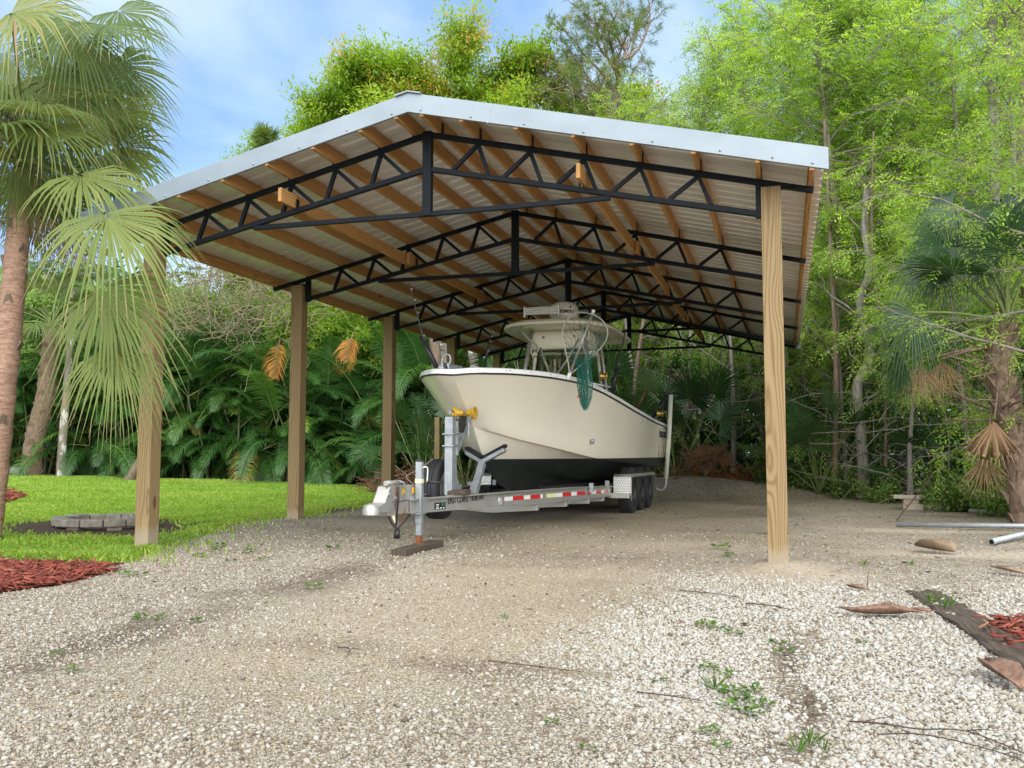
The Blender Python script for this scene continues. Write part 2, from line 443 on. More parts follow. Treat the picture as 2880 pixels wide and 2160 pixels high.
# trusses -----------------------------------------------------------------
nodesR = [XR_ + 0.5197 * k for k in range(1, 7)]
nodesL = [XR_ - 0.4960 * k for k in range(1, 7)]
XE_R, XE_L = 0.289, -6.80
def zbot(x): return 3.71 - 0.2175 * abs(x - XR_)
CH = 0.05
def build_truss(y):
    t = MB()
    for xe in (XE_R, XE_L):
        t.bar((XR_, y, ztop(XR_) - CH / 2), (xe, y, ztop(xe) - CH / 2), CH, CH)
        xb = nodesR[-1] + 0.02 if xe > XR_ else nodesL[-1] - 0.02
        t.bar((XR_, y, zbot(XR_)), (xb, y, zbot(xb)), CH, CH)
    tr = t.build('truss', M['black'], carport, 0.004)
    MB().box(XR_ - 0.046, XR_ + 0.046, y - 0.032, y + 0.032, 3.241, ZT + 0.004).build('king_post', M['black'], tr, 0.004)
    tb = MB()
    for xe in (XR_ + 1.80, XR_ - 1.92):
        tb.bar((XR_, y + 0.002, 3.262), (xe, y + 0.002, zbot(xe) - 0.035), 0.044, 0.046)
    tb.build('tie_bar', M['black'], tr, 0.003)
    for nodes, sg in ((nodesR, 1), (nodesL, -1)):
        d = abs(nodes[1] - nodes[0])
        for k, x in enumerate(nodes[:5]):
            for dx in (-0.26, 0.105):
                xb = x + sg * dx * d / 0.52
                MB().bar((x + sg * 0.0, y, ztop(x) - CH), (xb, y, zbot(xb) + CH / 2), 0.036, 0.036, (0, 1, 0)).build('web_brace', M['black'], tr)
        x = nodes[5]
        MB().box(x - 0.03, x + 0.03, y - 0.03, y + 0.03, zbot(x) - 0.035, ztop(x) - CH + 0.002).build('end_post', M['black'], tr, 0.003)
        MB().box(min(x, x + sg * 0.30), max(x, x + sg * 0.30), y - 0.07, y + 0.07, ZP + 0.001, ZP + 0.010).build('seat_plate', M['black'], tr)
    for x, sg in purl:
        xx = x + (0.021 + 0.004) * sg
        MB().bar((xx, y, ztop(x) - 0.01), (xx, y, ztop(x) + 0.105), 0.006, 0.05, (0, 1, 0)).build('purlin_clip', M['black'], tr)
    return tr
purl = [(XR_ + 0.13, 1)] + [(x, 1) for x in nodesR] + [(0.262, 1)] + [(XR_ - 0.13, -1)] + [(x, -1) for x in nodesL] + [(XE_L + 0.03, -1)]
tr0 = build_truss(TY[0])
for i in range(1, 5):
    c = copy_tree(tr0, carport, loc=(0, DY * i, 0))
YF, YB = 7.70, 20.95
for x, sg in purl:
    b = MB(); z = ztop(x)
    # two lapped lengths side by side over the third truss
    b.box(x - 0.019, x + 0.019, YF, YB, z + 0.002, z + 0.140)
    b.build('purlin', M['purlin'], carport, 0.004)
# lapped bracing planks lying along the bottom chords
for xb, sg in ((-4.72, -1), (-1.70, 1)):
    for i in range(4):
        xo = xb + (0.024 if i % 2 else -0.024)
        ya = TY[i] - (0.28 if i == 0 else 0.2); yb = TY[i + 1] + 0.22
        z = zbot(xo) + CH / 2 + 0.012
        MB().box(xo - 0.019, xo + 0.019, ya, yb, z, z + 0.14).build('bracing_plank', M['purlin'], carport, 0.004)
        MB().box(xo - 0.045 * sg - 0.003, xo - 0.045 * sg + 0.003, TY[i] - 0.025, TY[i] + 0.025, z - 0.012, z + 0.09).build('plank_clip', M['black'], carport)
# ribbed roof sheets: ribs run down the slope
YRF, YRB = 7.705, 20.95
ridge_z = ZT + 0.142
prof = []
y = YRF
while y < YRB - 0.01:
    for dy, h in ((0.0, 0.0), (0.048, 0.0), (0.053, 0.004), (0.058, 0.0), (0.108, 0.0), (0.113, 0.004), (0.118, 0.0), (0.158, 0.0), (0.170, 0.024), (0.216, 0.024)):
        prof.append((y + dy, h))
    y += 0.2286
def slope_sheet(xe, name):
    n = len(prof); vs, fs = [], []
    for yy, h in prof:
        vs.append((XR_, yy, ridge_z + h)); vs.append((xe, yy, ridge_z - SL * abs(xe - XR_) + h))
    for i in range(n - 1): fs.append((2 * i, 2 * i + 1, 2 * i + 3, 2 * i + 2))
    b = MB(); b.add(vs, fs); o = b.build(name, M['roof'], carport)
    so_ = o.modifiers.new('solid', 'SOLIDIFY'); so_.thickness = 0.0012; so_.offset = 1
    return o
XER, XEL = 0.372, -6.905
slope_sheet(XER, 'roof_sheet'); slope_sheet(XEL, 'roof_sheet')
# folded gable trim along the front and back edges
def trim(xe, y, name='gable_trim', back=False):
    sg = 1 if xe > XR_ else -1
    def zt_(x): return 4.283 - 0.2362 * abs(x - XR_)
    n = 9; b = MB(); vs = []
    xs = [XR_ + (xe - XR_) * i / (n - 1) for i in range(n)]
    dy = 1 if not back else -1
    for x in xs:
        zt = zt_(x); zb = zt - 0.181
        vs += [(x, y + dy * 0.13, zt + 0.001), (x, y, zt), (x, y - dy * 0.002, zb), (x, y + dy * 0.02, zb - 0.004)]
    fs = []
    for i in range(n - 1):
        for k in range(3): fs.append((4 * i + k, 4 * i + k + 1, 4 * i + 5 + k, 4 * i + 4 + k))
    b.add(vs, fs); o = b.build(name, M['trim'], carport)
    m_ = o.modifiers.new('solid', 'SOLIDIFY'); m_.thickness = 0.0015
    return o
trr = trim(0.392, 7.685); trl = trim(-6.925, 7.685)
trim(0.392, 20.97, back=True); trim(-6.925, 20.97, back=True)
for o, xs in ((trr, [XR_ + 0.13, XR_ + 0.62, XR_ + 1.12, XR_ + 1.66, XR_ + 2.26, XR_ + 2.82, XR_ + 3.24, 0.27]), (trl, [XR_ - 0.16, XR_ - 0.62, XR_ - 1.12, XR_ - 1.62, XR_ - 2.12, XR_ - 2.62, XR_ - 3.1, XR_ - 3.5])):
    for x in xs:
        z = 4.283 - 0.2362 * abs(x - XR_) - 0.150
        b = MB(); b.lathe((x, 7.683, z), (0, -1, 0), [(0, 0.011), (0.003, 0.011), (0.004, 0.006), (0.009, 0.006), (0.010, 0.0001)], 10)
        b.build('screw', M['galv'], o)
b = MB(); xs_ = -2.47; z = 4.283 - 0.2362 * abs(xs_ - XR_)
b.bar((xs_, 7.6825, z + 0.0015), (xs_ - 0.035, 7.6805, z - 0.181), 0.007, 0.002, (0, 1, 0)); b.build('trim_seam', M['galv'], trr)
b = MB()
for sg in (-1, 1):
    b.add([(XR_, 7.66, 4.296), (XR_ + sg * 0.13, 7.66, 4.266), (XR_ + sg * 0.13, YB + 0.03, 4.272), (XR_, YB + 0.03, 4.302)], [(0, 1, 2, 3)])
o = b.build('ridge_cap', M['trim'], carport); m_ = o.modifiers.new('solid', 'SOLIDIFY'); m_.thickness = 0.012
# ================================================================== BOAT
def atx(u, v, x):
    d = fw + rt * ((u - 1440) / 2581.895) - up * ((v - 1080) / 2581.895)
    k = x / d.x
    return Vector((x, d.y * k, H + d.z * k))
def pch(tab, s):
    """monotone cubic through table columns against the first column"""
    tab = np.asarray(tab, float); x = tab[:, 0]; out = []
    for c in range(1, tab.shape[1]):
        yv = tab[:, c]; h = np.diff(x); d = np.diff(yv) / h
        m = np.zeros(len(x)); m[0], m[-1] = d[0], d[-1]
        for i in range(1, len(x) - 1):
            if d[i - 1] * d[i] > 0:
                w1 = 2 * h[i] + h[i - 1]; w2 = h[i] + 2 * h[i - 1]
                m[i] = (w1 + w2) / (w1 / d[i - 1] + w2 / d[i])
        k = np.clip(np.searchsorted(x, s) - 1, 0, len(x) - 2)
        tt = (s - x[k]) / h[k]
        out.append(yv[k] * (2 * tt ** 3 - 3 * tt ** 2 + 1) + h[k] * m[k] * (tt ** 3 - 2 * tt ** 2 + tt) + yv[k + 1] * (-2 * tt ** 3 + 3 * tt ** 2) + h[k] * m[k + 1] * (tt ** 3 - tt ** 2))
    return out
XC = -3.5
boat = thing('boat', 'cream centre console fishing boat with black bottom on a trailer', 'boat', (XC, 14, 0))
# tables by y: half breadth and height of gunwale and chine
GT = [(9.53, 0.0, 1.80), (9.58, 0.20, 1.815), (9.75, 0.36, 1.825), (9.98, 0.52, 1.835), (10.5, 0.77, 1.84), (11.2, 0.98, 1.83), (12.0, 1.12, 1.775), (13.0, 1.23, 1.68), (14.0, 1.29, 1.595), (15.2, 1.32, 1.525), (16.6, 1.31, 1.475), (18.3, 1.27, 1.45)]
CT = [(10.24, 0.0, 1.25), (10.38, 0.14, 1.21), (10.62, 0.30, 1.15), (11.0, 0.45, 1.09), (11.66, 0.65, 1.01), (12.95, 0.95, 0.87), (15.2, 1.12, 0.78), (18.25, 1.18, 0.70)]
KT = [(12.0, 0.0, 0.405), (13.5, 0.0, 0.345), (15, 0.0, 0.325), (18.2, 0.0, 0.315)]
STEM = [(0.0, 12.0, 0.405), (0.2, 11.45, 0.50), (0.4, 11.03, 0.63), (0.6, 10.76, 0.78), (0.8, 10.53, 0.955), (1.0, 10.24, 1.25)]
NS = 70
s = np.linspace(0, 1, NS); sw = 0.35 * s + 0.65 * s ** 2.4
def curve(T, y0, y1):
    y = y0 + (y1 - y0) * sw
    b, z = pch(T, y); return np.stack([b, y, z], 1)
G = curve(GT, 9.53, 18.3); Cc = curve(CT, 10.24, 18.25); K = curve(KT, 12.0, 18.2)
levels = []
NB, NT_ = 8, 12
for j in range(NB):
    f = j / NB
    L = K * (1 - f) + (Cc - np.stack([0.05 * sstep(0.0, 0.06, s), 0 * s, 0 * s], 1)) * f
    st = np.array([0.0, *[float(q[0]) for q in pch(STEM, np.array([f]))]])
    off = st - L[0]
    L = L + off[None, :] * ((1 - s) ** 5)[:, None]
    L[:, 0] += 0.05 * math.sin(math.pi * f) * sstep(0.0, 0.35, s)   # slight convexity
    levels.append(L)
led = Cc.copy(); led[:, 0] = np.maximum(led[:, 0] - 0.05 * sstep(0.0, 0.06, s), 0); led[:, 2] -= 0.004; levels.append(led)
for j in range(NT_ + 1):
    f = j / NT_
    L = Cc * (1 - f) + G * f
    fl = (1 - sstep(0.05, 0.75, s)) * 0.55
    g_ = f ** (1.0 + 1.3 * fl)                                         # bow flare: hollow below, full at the rail
    L[:, 0] = Cc[:, 0] + g_ * (G[:, 0] - Cc[:, 0])
    tuck = 0.02 * sstep(0.7, 1, s) * math.sin(math.pi * f)
    L[:, 0] += tuck
    if 0 < j: L[:, 0] += 0.018 * (1 - f) * sstep(0.0, 0.12, s)                               # the spray knuckle stands proud of the bottom
    levels.append(L)
hb = bmesh.new()
rows = []
for sg in (1, -1):
    side = []
    for L in levels:
        side.append([hb.verts.new((XC + sg * max(p[0], 0), p[1], p[2])) for p in L])
    rows.append(side)
    for a, b_ in zip(side[:-1], side[1:]):
        for i in range(NS - 1):
            q = (a[i], a[i + 1], b_[i + 1], b_[i]) if sg > 0 else (a[i], b_[i], b_[i + 1], a[i + 1])
            hb.faces.new(q)
# transom
for j in range(len(levels) - 1):
    hb.faces.new((rows[0][j][-1], rows[1][j][-1], rows[1][j + 1][-1], rows[0][j + 1][-1]))
bmesh.ops.remove_doubles(hb, verts=hb.verts, dist=5e-4)
bmesh.ops.bisect_plane(hb, geom=hb.verts[:] + hb.edges[:] + hb.faces[:], plane_co=(0, 0, 0.872), plane_no=(0, 0, 1), dist=1e-5)
bmesh.ops.recalc_face_normals(hb, faces=hb.faces)
def split(bm_, keep, name, mat, parent):
    b2 = bm_.copy()
    bmesh.ops.delete(b2, geom=[f for f in b2.faces if not keep(f)], context='FACES')
    me = bpy.data.meshes.new(name); o0 = origin_of(parent)
    bmesh.ops.translate(b2, verts=b2.verts, vec=(-o0[0], -o0[1], -o0[2]))
    b2.to_mesh(me); b2.free()
    me.materials.append(mat)
    me.polygons.foreach_set('use_smooth', [True] * len(me.polygons))
    me.set_sharp_from_angle(angle=R(24))
    return link(name, me, parent)
hull = split(hb, lambda f: f.calc_center_median().z > 0.872, 'hull', M['gel'], boat)
split(hb, lambda f: f.calc_center_median().z <= 0.872, 'hull_bottom', M['bottom'], boat)
hb.free()
# gunwale cap, rubbing strip
def sweep(prof, name, mat, closed=False):
    """sweep an (outset, height) profile round the sheer line from port stern over the bow to starboard stern"""
    pts = [(XC + g[0], g[1], g[2]) for g in G[::-1]] + [(XC - g[0], g[1], g[2]) for g in G[1:]]
    n = len(pts); vs, fs = [], []
    for i, p in enumerate(pts):
        a, c = pts[max(i - 1, 0)], pts[min(i + 1, n - 1)]
        tx, ty = c[0] - a[0], c[1] - a[1]; l = math.hypot(tx, ty) or 1
        nx, ny = -ty / l, tx / l
        if i < n // 2:
            pass
        # outward = away from the centre line
        ox, oy = (nx, ny)
        if ox * (p[0] - XC) + oy * (p[1] - 14) < 0: ox, oy = -ox, -oy
        for o_, h_ in prof: vs.append((p[0] + ox * o_, p[1] + oy * o_, p[2] + h_))
    m = len(prof)
    for i in range(n - 1):
        for k in range(m):
            k2 = (k + 1) % m
            fs.append((i * m + k, i * m + k2, (i + 1) * m + k2, (i + 1) * m + k))
    b = MB(); b.add(vs, fs, True); o = b.build(name, mat, boat)
    o.data.set_sharp_from_angle(angle=R(35)); return o
sweep([(-0.03, 0.0), (0.004, -0.004), (0.013, 0.002), (0.013, 0.014), (-0.03, 0.016)], 'rub_rail', M['darkplastic'])
sweep([(-0.20, 0.074), (-0.004, 0.074), (0.016, 0.064), (0.022, 0.016), (-0.01, 0.0145), (-0.20, 0.03)], 'gunwale', M['white'])
b = MB()
di = []
for sg in (1, -1):
    for g in G: di.append((XC + sg * max(g[0] - 0.19, 0), g[1] + 0.12, g[2] + 0.03 - 0.38 * float(sstep(12.6, 13.6, g[1]))))
fs = [(i, i + 1, NS + i + 1, NS + i) for i in range(NS - 1)]
b.add(di, fs, True)
for sg, o_ in ((1, 0), (-1, NS)):
    top = [(XC + sg * max(g[0] - 0.19, 0), g[1] + 0.12, g[2] + 0.05) for g in G]
    low = di[o_:o_ + NS]
    b.add(top + low, [(i, i + 1, NS + i + 1, NS + i) for i in range(NS - 1)], True)
b.build('deck', M['white'], boat)
# pairs of rail screws along the gunwale
for u, v in ((1240, 1041), (1252, 1036), (1289, 1040.5), (1324, 1041.5), (1334, 1041.5), (1421, 1046), (1430, 1047), (1491, 1052), (1548, 1057), (1592, 1066), (1676, 1096), (1686, 1101)):
    best = min(range(NS), key=lambda i: abs((XC + G[i][0]) / G[i][1] - (at(u, v, 10).x / 10))) if u > 1276 else min(range(NS), key=lambda i: abs((XC - G[i][0]) / G[i][1] - (at(u, v, 10).x / 10)))
    g = G[best]; sg = 1 if u > 1276 else -1
    nrm = Vector((G[min(best + 1, NS - 1)][1] - G[best - 1][1], -(G[min(best + 1, NS - 1)][0] - G[best - 1][0]), 0)).normalized()
    p = Vector((XC + sg * g[0] + sg * nrm.x * 0.018, g[1] + nrm.y * 0.018, g[2] + 0.045))
    MB().sphere(p, 0.0065, 8, 6).build('rail_screw', M['darkplastic'], boat)
for u, v, r in ((1670, 1241, 0.022), (1805, 1184.5, 0.018)):
    p = atx(u, v, -2.30); bx = float(pch(GT, np.array([p.y]))[0][0]); p = atx(u, v, XC + bx + (-0.035 if u < 1700 else -0.012))
    MB().lathe(p + Vector((-0.03, 0, 0)), (1, 0, 0), [(0, r * 1.5), (0.035, r * 1.5), (0.04, r), (0.032, r * 0.7), (0.02, 0.001)], 14).build('hull_fitting', M['galv'], boat)
# hull lettering near the stern
def text_mesh(body, name, mat, parent, mtx, size, bold=0.0, extr=0.001, cut=None, shear=0.0, width=None):
    cu = bpy.data.curves.new(name, 'FONT'); cu.body = body; cu.size = size; cu.extrude = extr; cu.offset = bold; cu.shear = shear
    cu.align_x = 'CENTER'; cu.align_y = 'CENTER'
    tmp = bpy.data.objects.new(name, cu); COL.objects.link(tmp)
    dg = bpy.context.evaluated_depsgraph_get(); dg.update()
    me = bpy.data.meshes.new_from_object(tmp.evaluated_get(dg))
    bpy.data.objects.remove(tmp); bpy.data.curves.remove(cu)
    bm = bmesh.new(); bm.from_mesh(me)
    if width:
        xs = [v.co.x for v in bm.verts]; k = width / (max(xs) - min(xs)); c = (max(xs) + min(xs)) / 2
        for v in bm.verts: v.co.x = (v.co.x - c) * k
    if cut:
        for co, no in cut:
            bmesh.ops.bisect_plane(bm, geom=bm.verts[:] + bm.edges[:] + bm.faces[:], plane_co=co, plane_no=no, clear_outer=True)
    bm.transform(mtx)
    o0 = origin_of(parent); bmesh.ops.translate(bm, verts=bm.verts, vec=(-o0[0], -o0[1], -o0[2]))
    bm.to_mesh(me); bm.free(); me.name = name
    me.materials.clear(); me.materials.append(mat)
    return link(name, me, parent)
def frame_m(o, ax, ay):
    ax = V3(ax).normalized(); ay = V3(ay); az = ax.cross(ay).normalized(); ay = az.cross(ax)
    return Matrix(((ax.x, ay.x, az.x, o[0]), (ax.y, ay.y, az.y, o[1]), (ax.z, ay.z, az.z, o[2]), (0, 0, 0, 1)))
def hull_x(y, z):
    b1, z1 = [float(q[0]) for q in pch(GT, np.array([y]))]; b0, z0 = [float(q[0]) for q in pch(CT, np.array([y]))]
    f = (z - z0) / (z1 - z0)
    return XC + b0 + (b1 - b0) * f + 0.02 * float(sstep(0.7, 1, ((y - 9.53) / 8.77) ** 0.6)) * math.sin(math.pi * f) + 0.018 * (1 - f)
pA, pB = atx(1853.5, 1222, -2.23), atx(1870, 1224, -2.23)
yA, yB = pA.y, min(pB.y, 18.1)
text_mesh('REGULATOR', 'hull_lettering', M['ink'], hull, frame_m((hull_x(yA, 1.28) + 0.012, (yA + yB) / 2, (pA.z + pB.z) / 2), (hull_x(yB, 1.28) - hull_x(yA, 1.28), yB - yA, 0), (0, 0, 1)), 0.15, 0.006, 0.002, shear=0.15, width=yB - yA)
MB().bar((hull_x(17.05, 1.2) + 0.004, 17.05, 0.88), (hull_x(17.05, 1.4) + 0.004, 17.05, 1.42), 0.006, 0.012, (0, 1, 0)).build('hull_stripe', M['darkplastic'], hull)

# console, windscreen and hardtop ------------------------------------------
HTB = 2.985
cons = MB(); cons.prism([(14.55, 1.05), (14.75, 1.95), (14.95, 2.12), (15.7, 2.12), (15.9, 1.05)], 0, -3.95, -3.05)
con = cons.build('console', M['white'], boat, 0.04)
b = MB(); b.add([(-3.93, 14.80, 2.11), (-3.07, 14.80, 2.11), (-3.12, 14.98, 2.74), (-3.88, 14.98, 2.74)], [(0, 1, 2, 3)])
o = b.build('windscreen', M['glass'], con); m_ = o.modifiers.new('solid', 'SOLIDIFY'); m_.thickness = 0.006
for xa, xb in ((-3.93, -3.88), (-3.07, -3.12), (-3.5, -3.5)):
    MB().bar((xa, 14.795, 2.10), (xb, 14.975, 2.75), 0.022, 0.02, (0, 1, 0)).build('windscreen_frame', M['darkplastic'], con)
MB().box(-3.9, -3.1, 13.55, 14.45, 1.1, 1.86).build('front_seat', M['white'], boat, 0.03)
MB().box(-3.88, -3.12, 14.30, 14.50, 1.86, 2.13).build('seat_cushion', M['red'], boat, 0.05)
MB().tube([(-3.75, 13.75, 2.03), (-2.90, 13.9, 2.04), (-2.62, 14.5, 2.0)], 0.016, 8).build('grab_rail', M['white'], boat)
# hardtop: rounded plan, crowned top, shallow recess underneath
def sup(a, n_=3.0):
    c_, s_ = math.cos(a), math.sin(a)
    return (abs(c_) ** (2 / n_)) * math.copysign(1, c_), (abs(s_) ** (2 / n_)) * math.copysign(1, s_)
NA = 64; HX, HY, HCY = 0.89, 1.42, 15.34
def ring(k, z, n_=3.2):
    out_ = []
    for i in range(NA):
        cx_, sy_ = sup(2 * math.pi * i / NA, n_ if i > NA // 2 else n_ * 2)
        out_.append((XC + HX * k * cx_, HCY + HY * k * sy_ + (0.10 * (1 - abs(cx_) ** 2) * k if sy_ < 0 else 0) * -1, z))
    return out_
rings = [ring(0.02, 3.150), ring(0.3, 3.145), ring(0.6, 3.120), ring(0.85, 3.075), ring(0.965, 3.035), ring(0.995, 3.005), ring(1.0, 2.985), ring(0.992, 2.968), ring(0.965, 2.962),
         ring(0.90, 2.975), ring(0.80, 3.005), ring(0.74, 3.012), ring(0.73, 2.985), ring(0.50, 2.985), ring(0.02, 2.985)]
vs = [p for r_ in rings for p in r_]; fs = []
for j in range(len(rings) - 1):
    for i in range(NA):
        i2 = (i + 1) % NA
        fs.append((j * NA + i, (j + 1) * NA + i, (j + 1) * NA + i2, j * NA + i2))
fs.append(tuple(range(NA))); fs.append(tuple(reversed(range((len(rings) - 1) * NA, len(rings) * NA))))
b = MB(); b.add(vs, fs, True); hardtop = b.build('hardtop', M['topgel'], boat); hardtop.data.set_sharp_from_angle(angle=R(32))
b = MB(); b.prism([(14.72, 2.985), (14.72, 2.90), (14.78, 2.70), (15.45, 2.66), (15.6, 2.985)], 0, -3.99, -3.02)
ebox = b.build('electronics_box', M['topgel'], hardtop, 0.03)
MB().add([(-3.86, 14.722, 2.93), (-3.16, 14.728, 2.93), (-3.16, 14.760, 2.735), (-3.86, 14.760, 2.735), (-3.86, 14.738, 2.93), (-3.16, 14.738, 2.93), (-3.16, 14.77, 2.735), (-3.86, 14.77, 2.735)],
         [(0, 1, 2, 3), (4, 7, 6, 5), (0, 4, 5, 1), (1, 5, 6, 2), (2, 6, 7, 3), (3, 7, 4, 0)]).build('box_door', M['topgel'], ebox)
for x in (-3.76, -3.26):
    MB().lathe((x, 14.73, 2.885), (0, -1, 0.15), [(0, 0.024), (0.008, 0.024), (0.012, 0.014), (0.02, 0.012), (0.022, 0.001)], 12).build('latch', M['galv'], ebox)
MB().box(-4.0, -3.0, 14.95, 15.55, 2.615, 2.668).build('box_skirt', M['topgel'], ebox, 0.01)
# pipework
fr = MB()
fr.tube([(-4.06, 14.45, 1.35), (-4.03, 14.56, 2.27), (-3.92, 14.62, 2.98)], 0.032, 10)
fr.tube([(-2.98, 14.45, 1.35), (-3.02, 14.56, 2.2), (-3.05, 14.62, 2.98)], 0.032, 10)
fr.tube([(-4.05, 15.6, 1.3), (-4.02, 15.6, 2.2), (-3.95, 15.5, 2.98)], 0.028, 10)
fr.tube([(-2.95, 15.6, 1.3), (-2.98, 15.5, 2.14), (-3.02, 15.2, 2.98)], 0.028, 10)
fr.tube([(-2.90, 15.75, 1.3), (-2.92, 15.6, 2.14), (-2.98, 15.35, 2.98)], 0.022, 10)
fr.tube([at(1528, 975, 14.5), at(1556, 1052, 14.5)], 0.020, 8)
fr.tube([at(1632, 950, 14.5), at(1600, 1008, 14.5), at(1569, 1052, 14.5)], 0.018, 8)
def smooth_path(pp, n=6):
    out_ = []; pp = [V3(p) for p in pp]
    for i in range(len(pp) - 1):
        p0, p1, p2, p3 = pp[max(i - 1, 0)], pp[i], pp[i + 1], pp[min(i + 2, len(pp) - 1)]
        for k in range(n):
            t_ = k / n
            out_.append(0.5 * ((2 * p1) + (p2 - p0) * t_ + (2 * p0 - 5 * p1 + 4 * p2 - p3) * t_ ** 2 + (3 * p1 - p0 - 3 * p2 + p3) * t_ ** 3))
    out_.append(pp[-1]); return out_
for pp in ([(1477, 911), (1480, 928), (1492, 946), (1507, 959), (1520, 973), (1522, 986)], [(1632, 903), (1637, 920), (1650, 945), (1665, 966), (1673, 980)], [(1508, 972), (1504, 985), (1508, 996), (1513, 1002)], [(1640, 965), (1648, 985), (1655, 1000)]):
    fr.tube(smooth_path([at(u, v, 14.35) for u, v in pp]), 0.018, 8)
    p = at(*pp[0], 14.35)
    if pp[0][1] < 950: fr.lathe((p.x, p.y, p.z - 0.01), (0, 0, 1), [(0, 0.05), (0.03, 0.06), (0.06, 0.03)], 12)
fr.build('pipe_frame', M['alu'], hardtop)
# radar dome with its lettering
dome = MB().lathe((XC, 15.05, 3.13), (0, 0, 1), [(0, 0.19), (0.03, 0.225), (0.06, 0.232), (0.20, 0.225), (0.28, 0.20), (0.325, 0.14), (0.34, 0.06), (0.343, 0.001)], 40).build('radar_dome', M['white'], hardtop)
def wrap_text(o, cx, cy, r):
    for v in o.data.vertices:
        x = v.co.x + origin_of(o.parent)[0]; 
        a = (x - cx) / r; rr = r + 0.002
        v.co.x = cx + rr * math.sin(a) - origin_of(o.parent)[0]; v.co.y = cy - rr * math.cos(a) + (0.0) - origin_of(o.parent)[1]
dt = text_mesh('GARMIN', 'dome_lettering', M['ink'], dome, frame_m((XC - 0.01, 14.82, 3.25), (1, 0, 0), (0, 0, 1)), 0.10, 0.002, 0.0005, width=0.36)
tri = MB().add([(XC + 0.09, 14.82, 3.325), (XC + 0.135, 14.82, 3.325), (XC + 0.1125, 14.82, 3.368)], [(0, 1, 2)]).build('dome_mark', M['ink'], dome)
ca = math.atan2(3.5 - 0.0, 15.05)
for o_ in (dt, tri):
    wrap_text(o_, XC, 15.05, 0.229)
    for v in o_.data.vertices:                # the dome is turned a little towards starboard
        x, y_ = v.co.x - (XC - origin_of(dome)[0]), v.co.y - (15.05 - origin_of(dome)[1]); c_, s_ = math.cos(0.16), math.sin(0.16)
        v.co.x = x * c_ - y_ * s_ + XC - origin_of(dome)[0]; v.co.y = x * s_ + y_ * c_ + 15.05 - origin_of(dome)[1]
lb = MB(); xl, xr_ = at(1487, 866, 14.15).x, at(1578, 866, 14.15).x
for z in (3.165, 3.195, 3.225, 3.255): lb.box(xl, xr_, 14.13, 14.17, z, z + 0.013)
lb.box(xl - 0.012, xl + 0.01, 14.125, 14.19, 3.12, 3.285); lb.box(xr_ - 0.01, xr_ + 0.012, 14.125, 14.19, 3.12, 3.285)
lb.box(xl, xr_, 14.172, 14.185, 3.16, 3.27)
lb.build('deck_light_bar', M['white'], hardtop)
# the hardtop and console stand a little forward of amidships and towards port
def shift(o, v):
    for q in o.data.vertices: q.co = q.co + Vector(v)
    for ch in o.children: shift(ch, v)
shift(hardtop, (0.14, -0.74, -0.105)); shift(con, (0.14, -0.74, -0.04))
for o_ in (dome, dt, tri):
    for q in o_.data.vertices:
        b0 = 3.13 - 0.105 - origin_of(o_)[2]
        q.co.x += 0.11; q.co.y += -0.45; q.co.z = b0 + (q.co.z - b0) * 0.80
# outboards
for x in (-3.92, -3.12):
    mb = MB(); mb.prism([(18.36, 1.5), (18.5, 0.75), (18.62, 0.2), (18.86, 0.2), (18.82, 0.9), (18.86, 1.5)], 0, x - 0.10, x + 0.10)
    mo = mb.build('outboard_motor', M['darkplastic'], boat, 0.03)
    cw = MB(); cw.sphere((x, 18.72, 1.62), (0.22, 0.36, 0.27), 20, 14); cw.build('cowling', M['darkplastic'], mo)
    pr = MB(); pr.lathe((x, 18.86, 0.26), (0, 1, 0), [(0, 0.07), (0.1, 0.06), (0.16, 0.02)], 12)
    for k in range(3):
        a = k * 2.094
        pr.add([(x, 18.90, 0.26), (x + 0.17 * math.cos(a - .4), 18.88, 0.26 + 0.17 * math.sin(a - .4)), (x + 0.19 * math.cos(a), 18.92, 0.26 + 0.19 * math.sin(a)), (x + 0.17 * math.cos(a + .4), 18.96, 0.26 + 0.17 * math.sin(a + .4))], [(0, 1, 2, 3)])
    pr.build('propeller', M['galv'], mo)
MB().box(-4.55, -2.3, 18.26, 18.72, 1.43, 1.475).build('stern_platform', M['white'], boat, 0.01)
MB().tube([at(1319, 1037, 10.1), at(1325, 1031, 10.1), at(1336, 1031, 10.1), at(1342, 1036, 10.1)], 0.012, 8).build('cleat', M['galv'], boat)

# anchor on the bow roller (a thing resting on the boat)
anchor = thing('anchor', 'galvanised anchor with a hoop lying on the bow roller of the boat', 'anchor', (XC, 9.7, 1.9))
A_ = lambda u, v: at(u, v, 9.62)
MB().tube(smooth_path([A_(1241, 1029), A_(1246, 1005), A_(1256, 997), A_(1265, 1001), A_(1267, 1016), A_(1261, 1026)]), 0.010, 8).build('hoop', M['galv'], anchor)
MB().add([A_(1231, 1033), A_(1246, 1021), A_(1250, 1034), A_(1241, 1037), A_(1231, 1033) + Vector((0, .12, 0)), A_(1246, 1021) + Vector((0, .12, 0)), A_(1250, 1034) + Vector((0, .12, 0)), A_(1241, 1037) + Vector((0, .12, 0))], [(0, 1, 2, 3), (7, 6, 5, 4), (0, 4, 5, 1), (1, 5, 6, 2), (2, 6, 7, 3), (3, 7, 4, 0)]).build('fluke', M['galv'], anchor)
MB().lathe(A_(1245, 1029) + Vector((0, 0.03, 0)), (1, 0.1, 0), [(0, 0.02), (0.005, 0.038), (0.03, 0.03), (0.05, 0.03), (0.075, 0.038), (0.08, 0.02)], 16).build('roller', M['darkplastic'], anchor)
b = MB(); p0, p1 = A_(1262, 1030), at(1300, 1037, 9.95); b.bar(p0, p1, 0.012, 0.055); b.bar(A_(1260, 1022), A_(1263, 1034), 0.03, 0.02); b.build('shank', M['galv'], anchor)

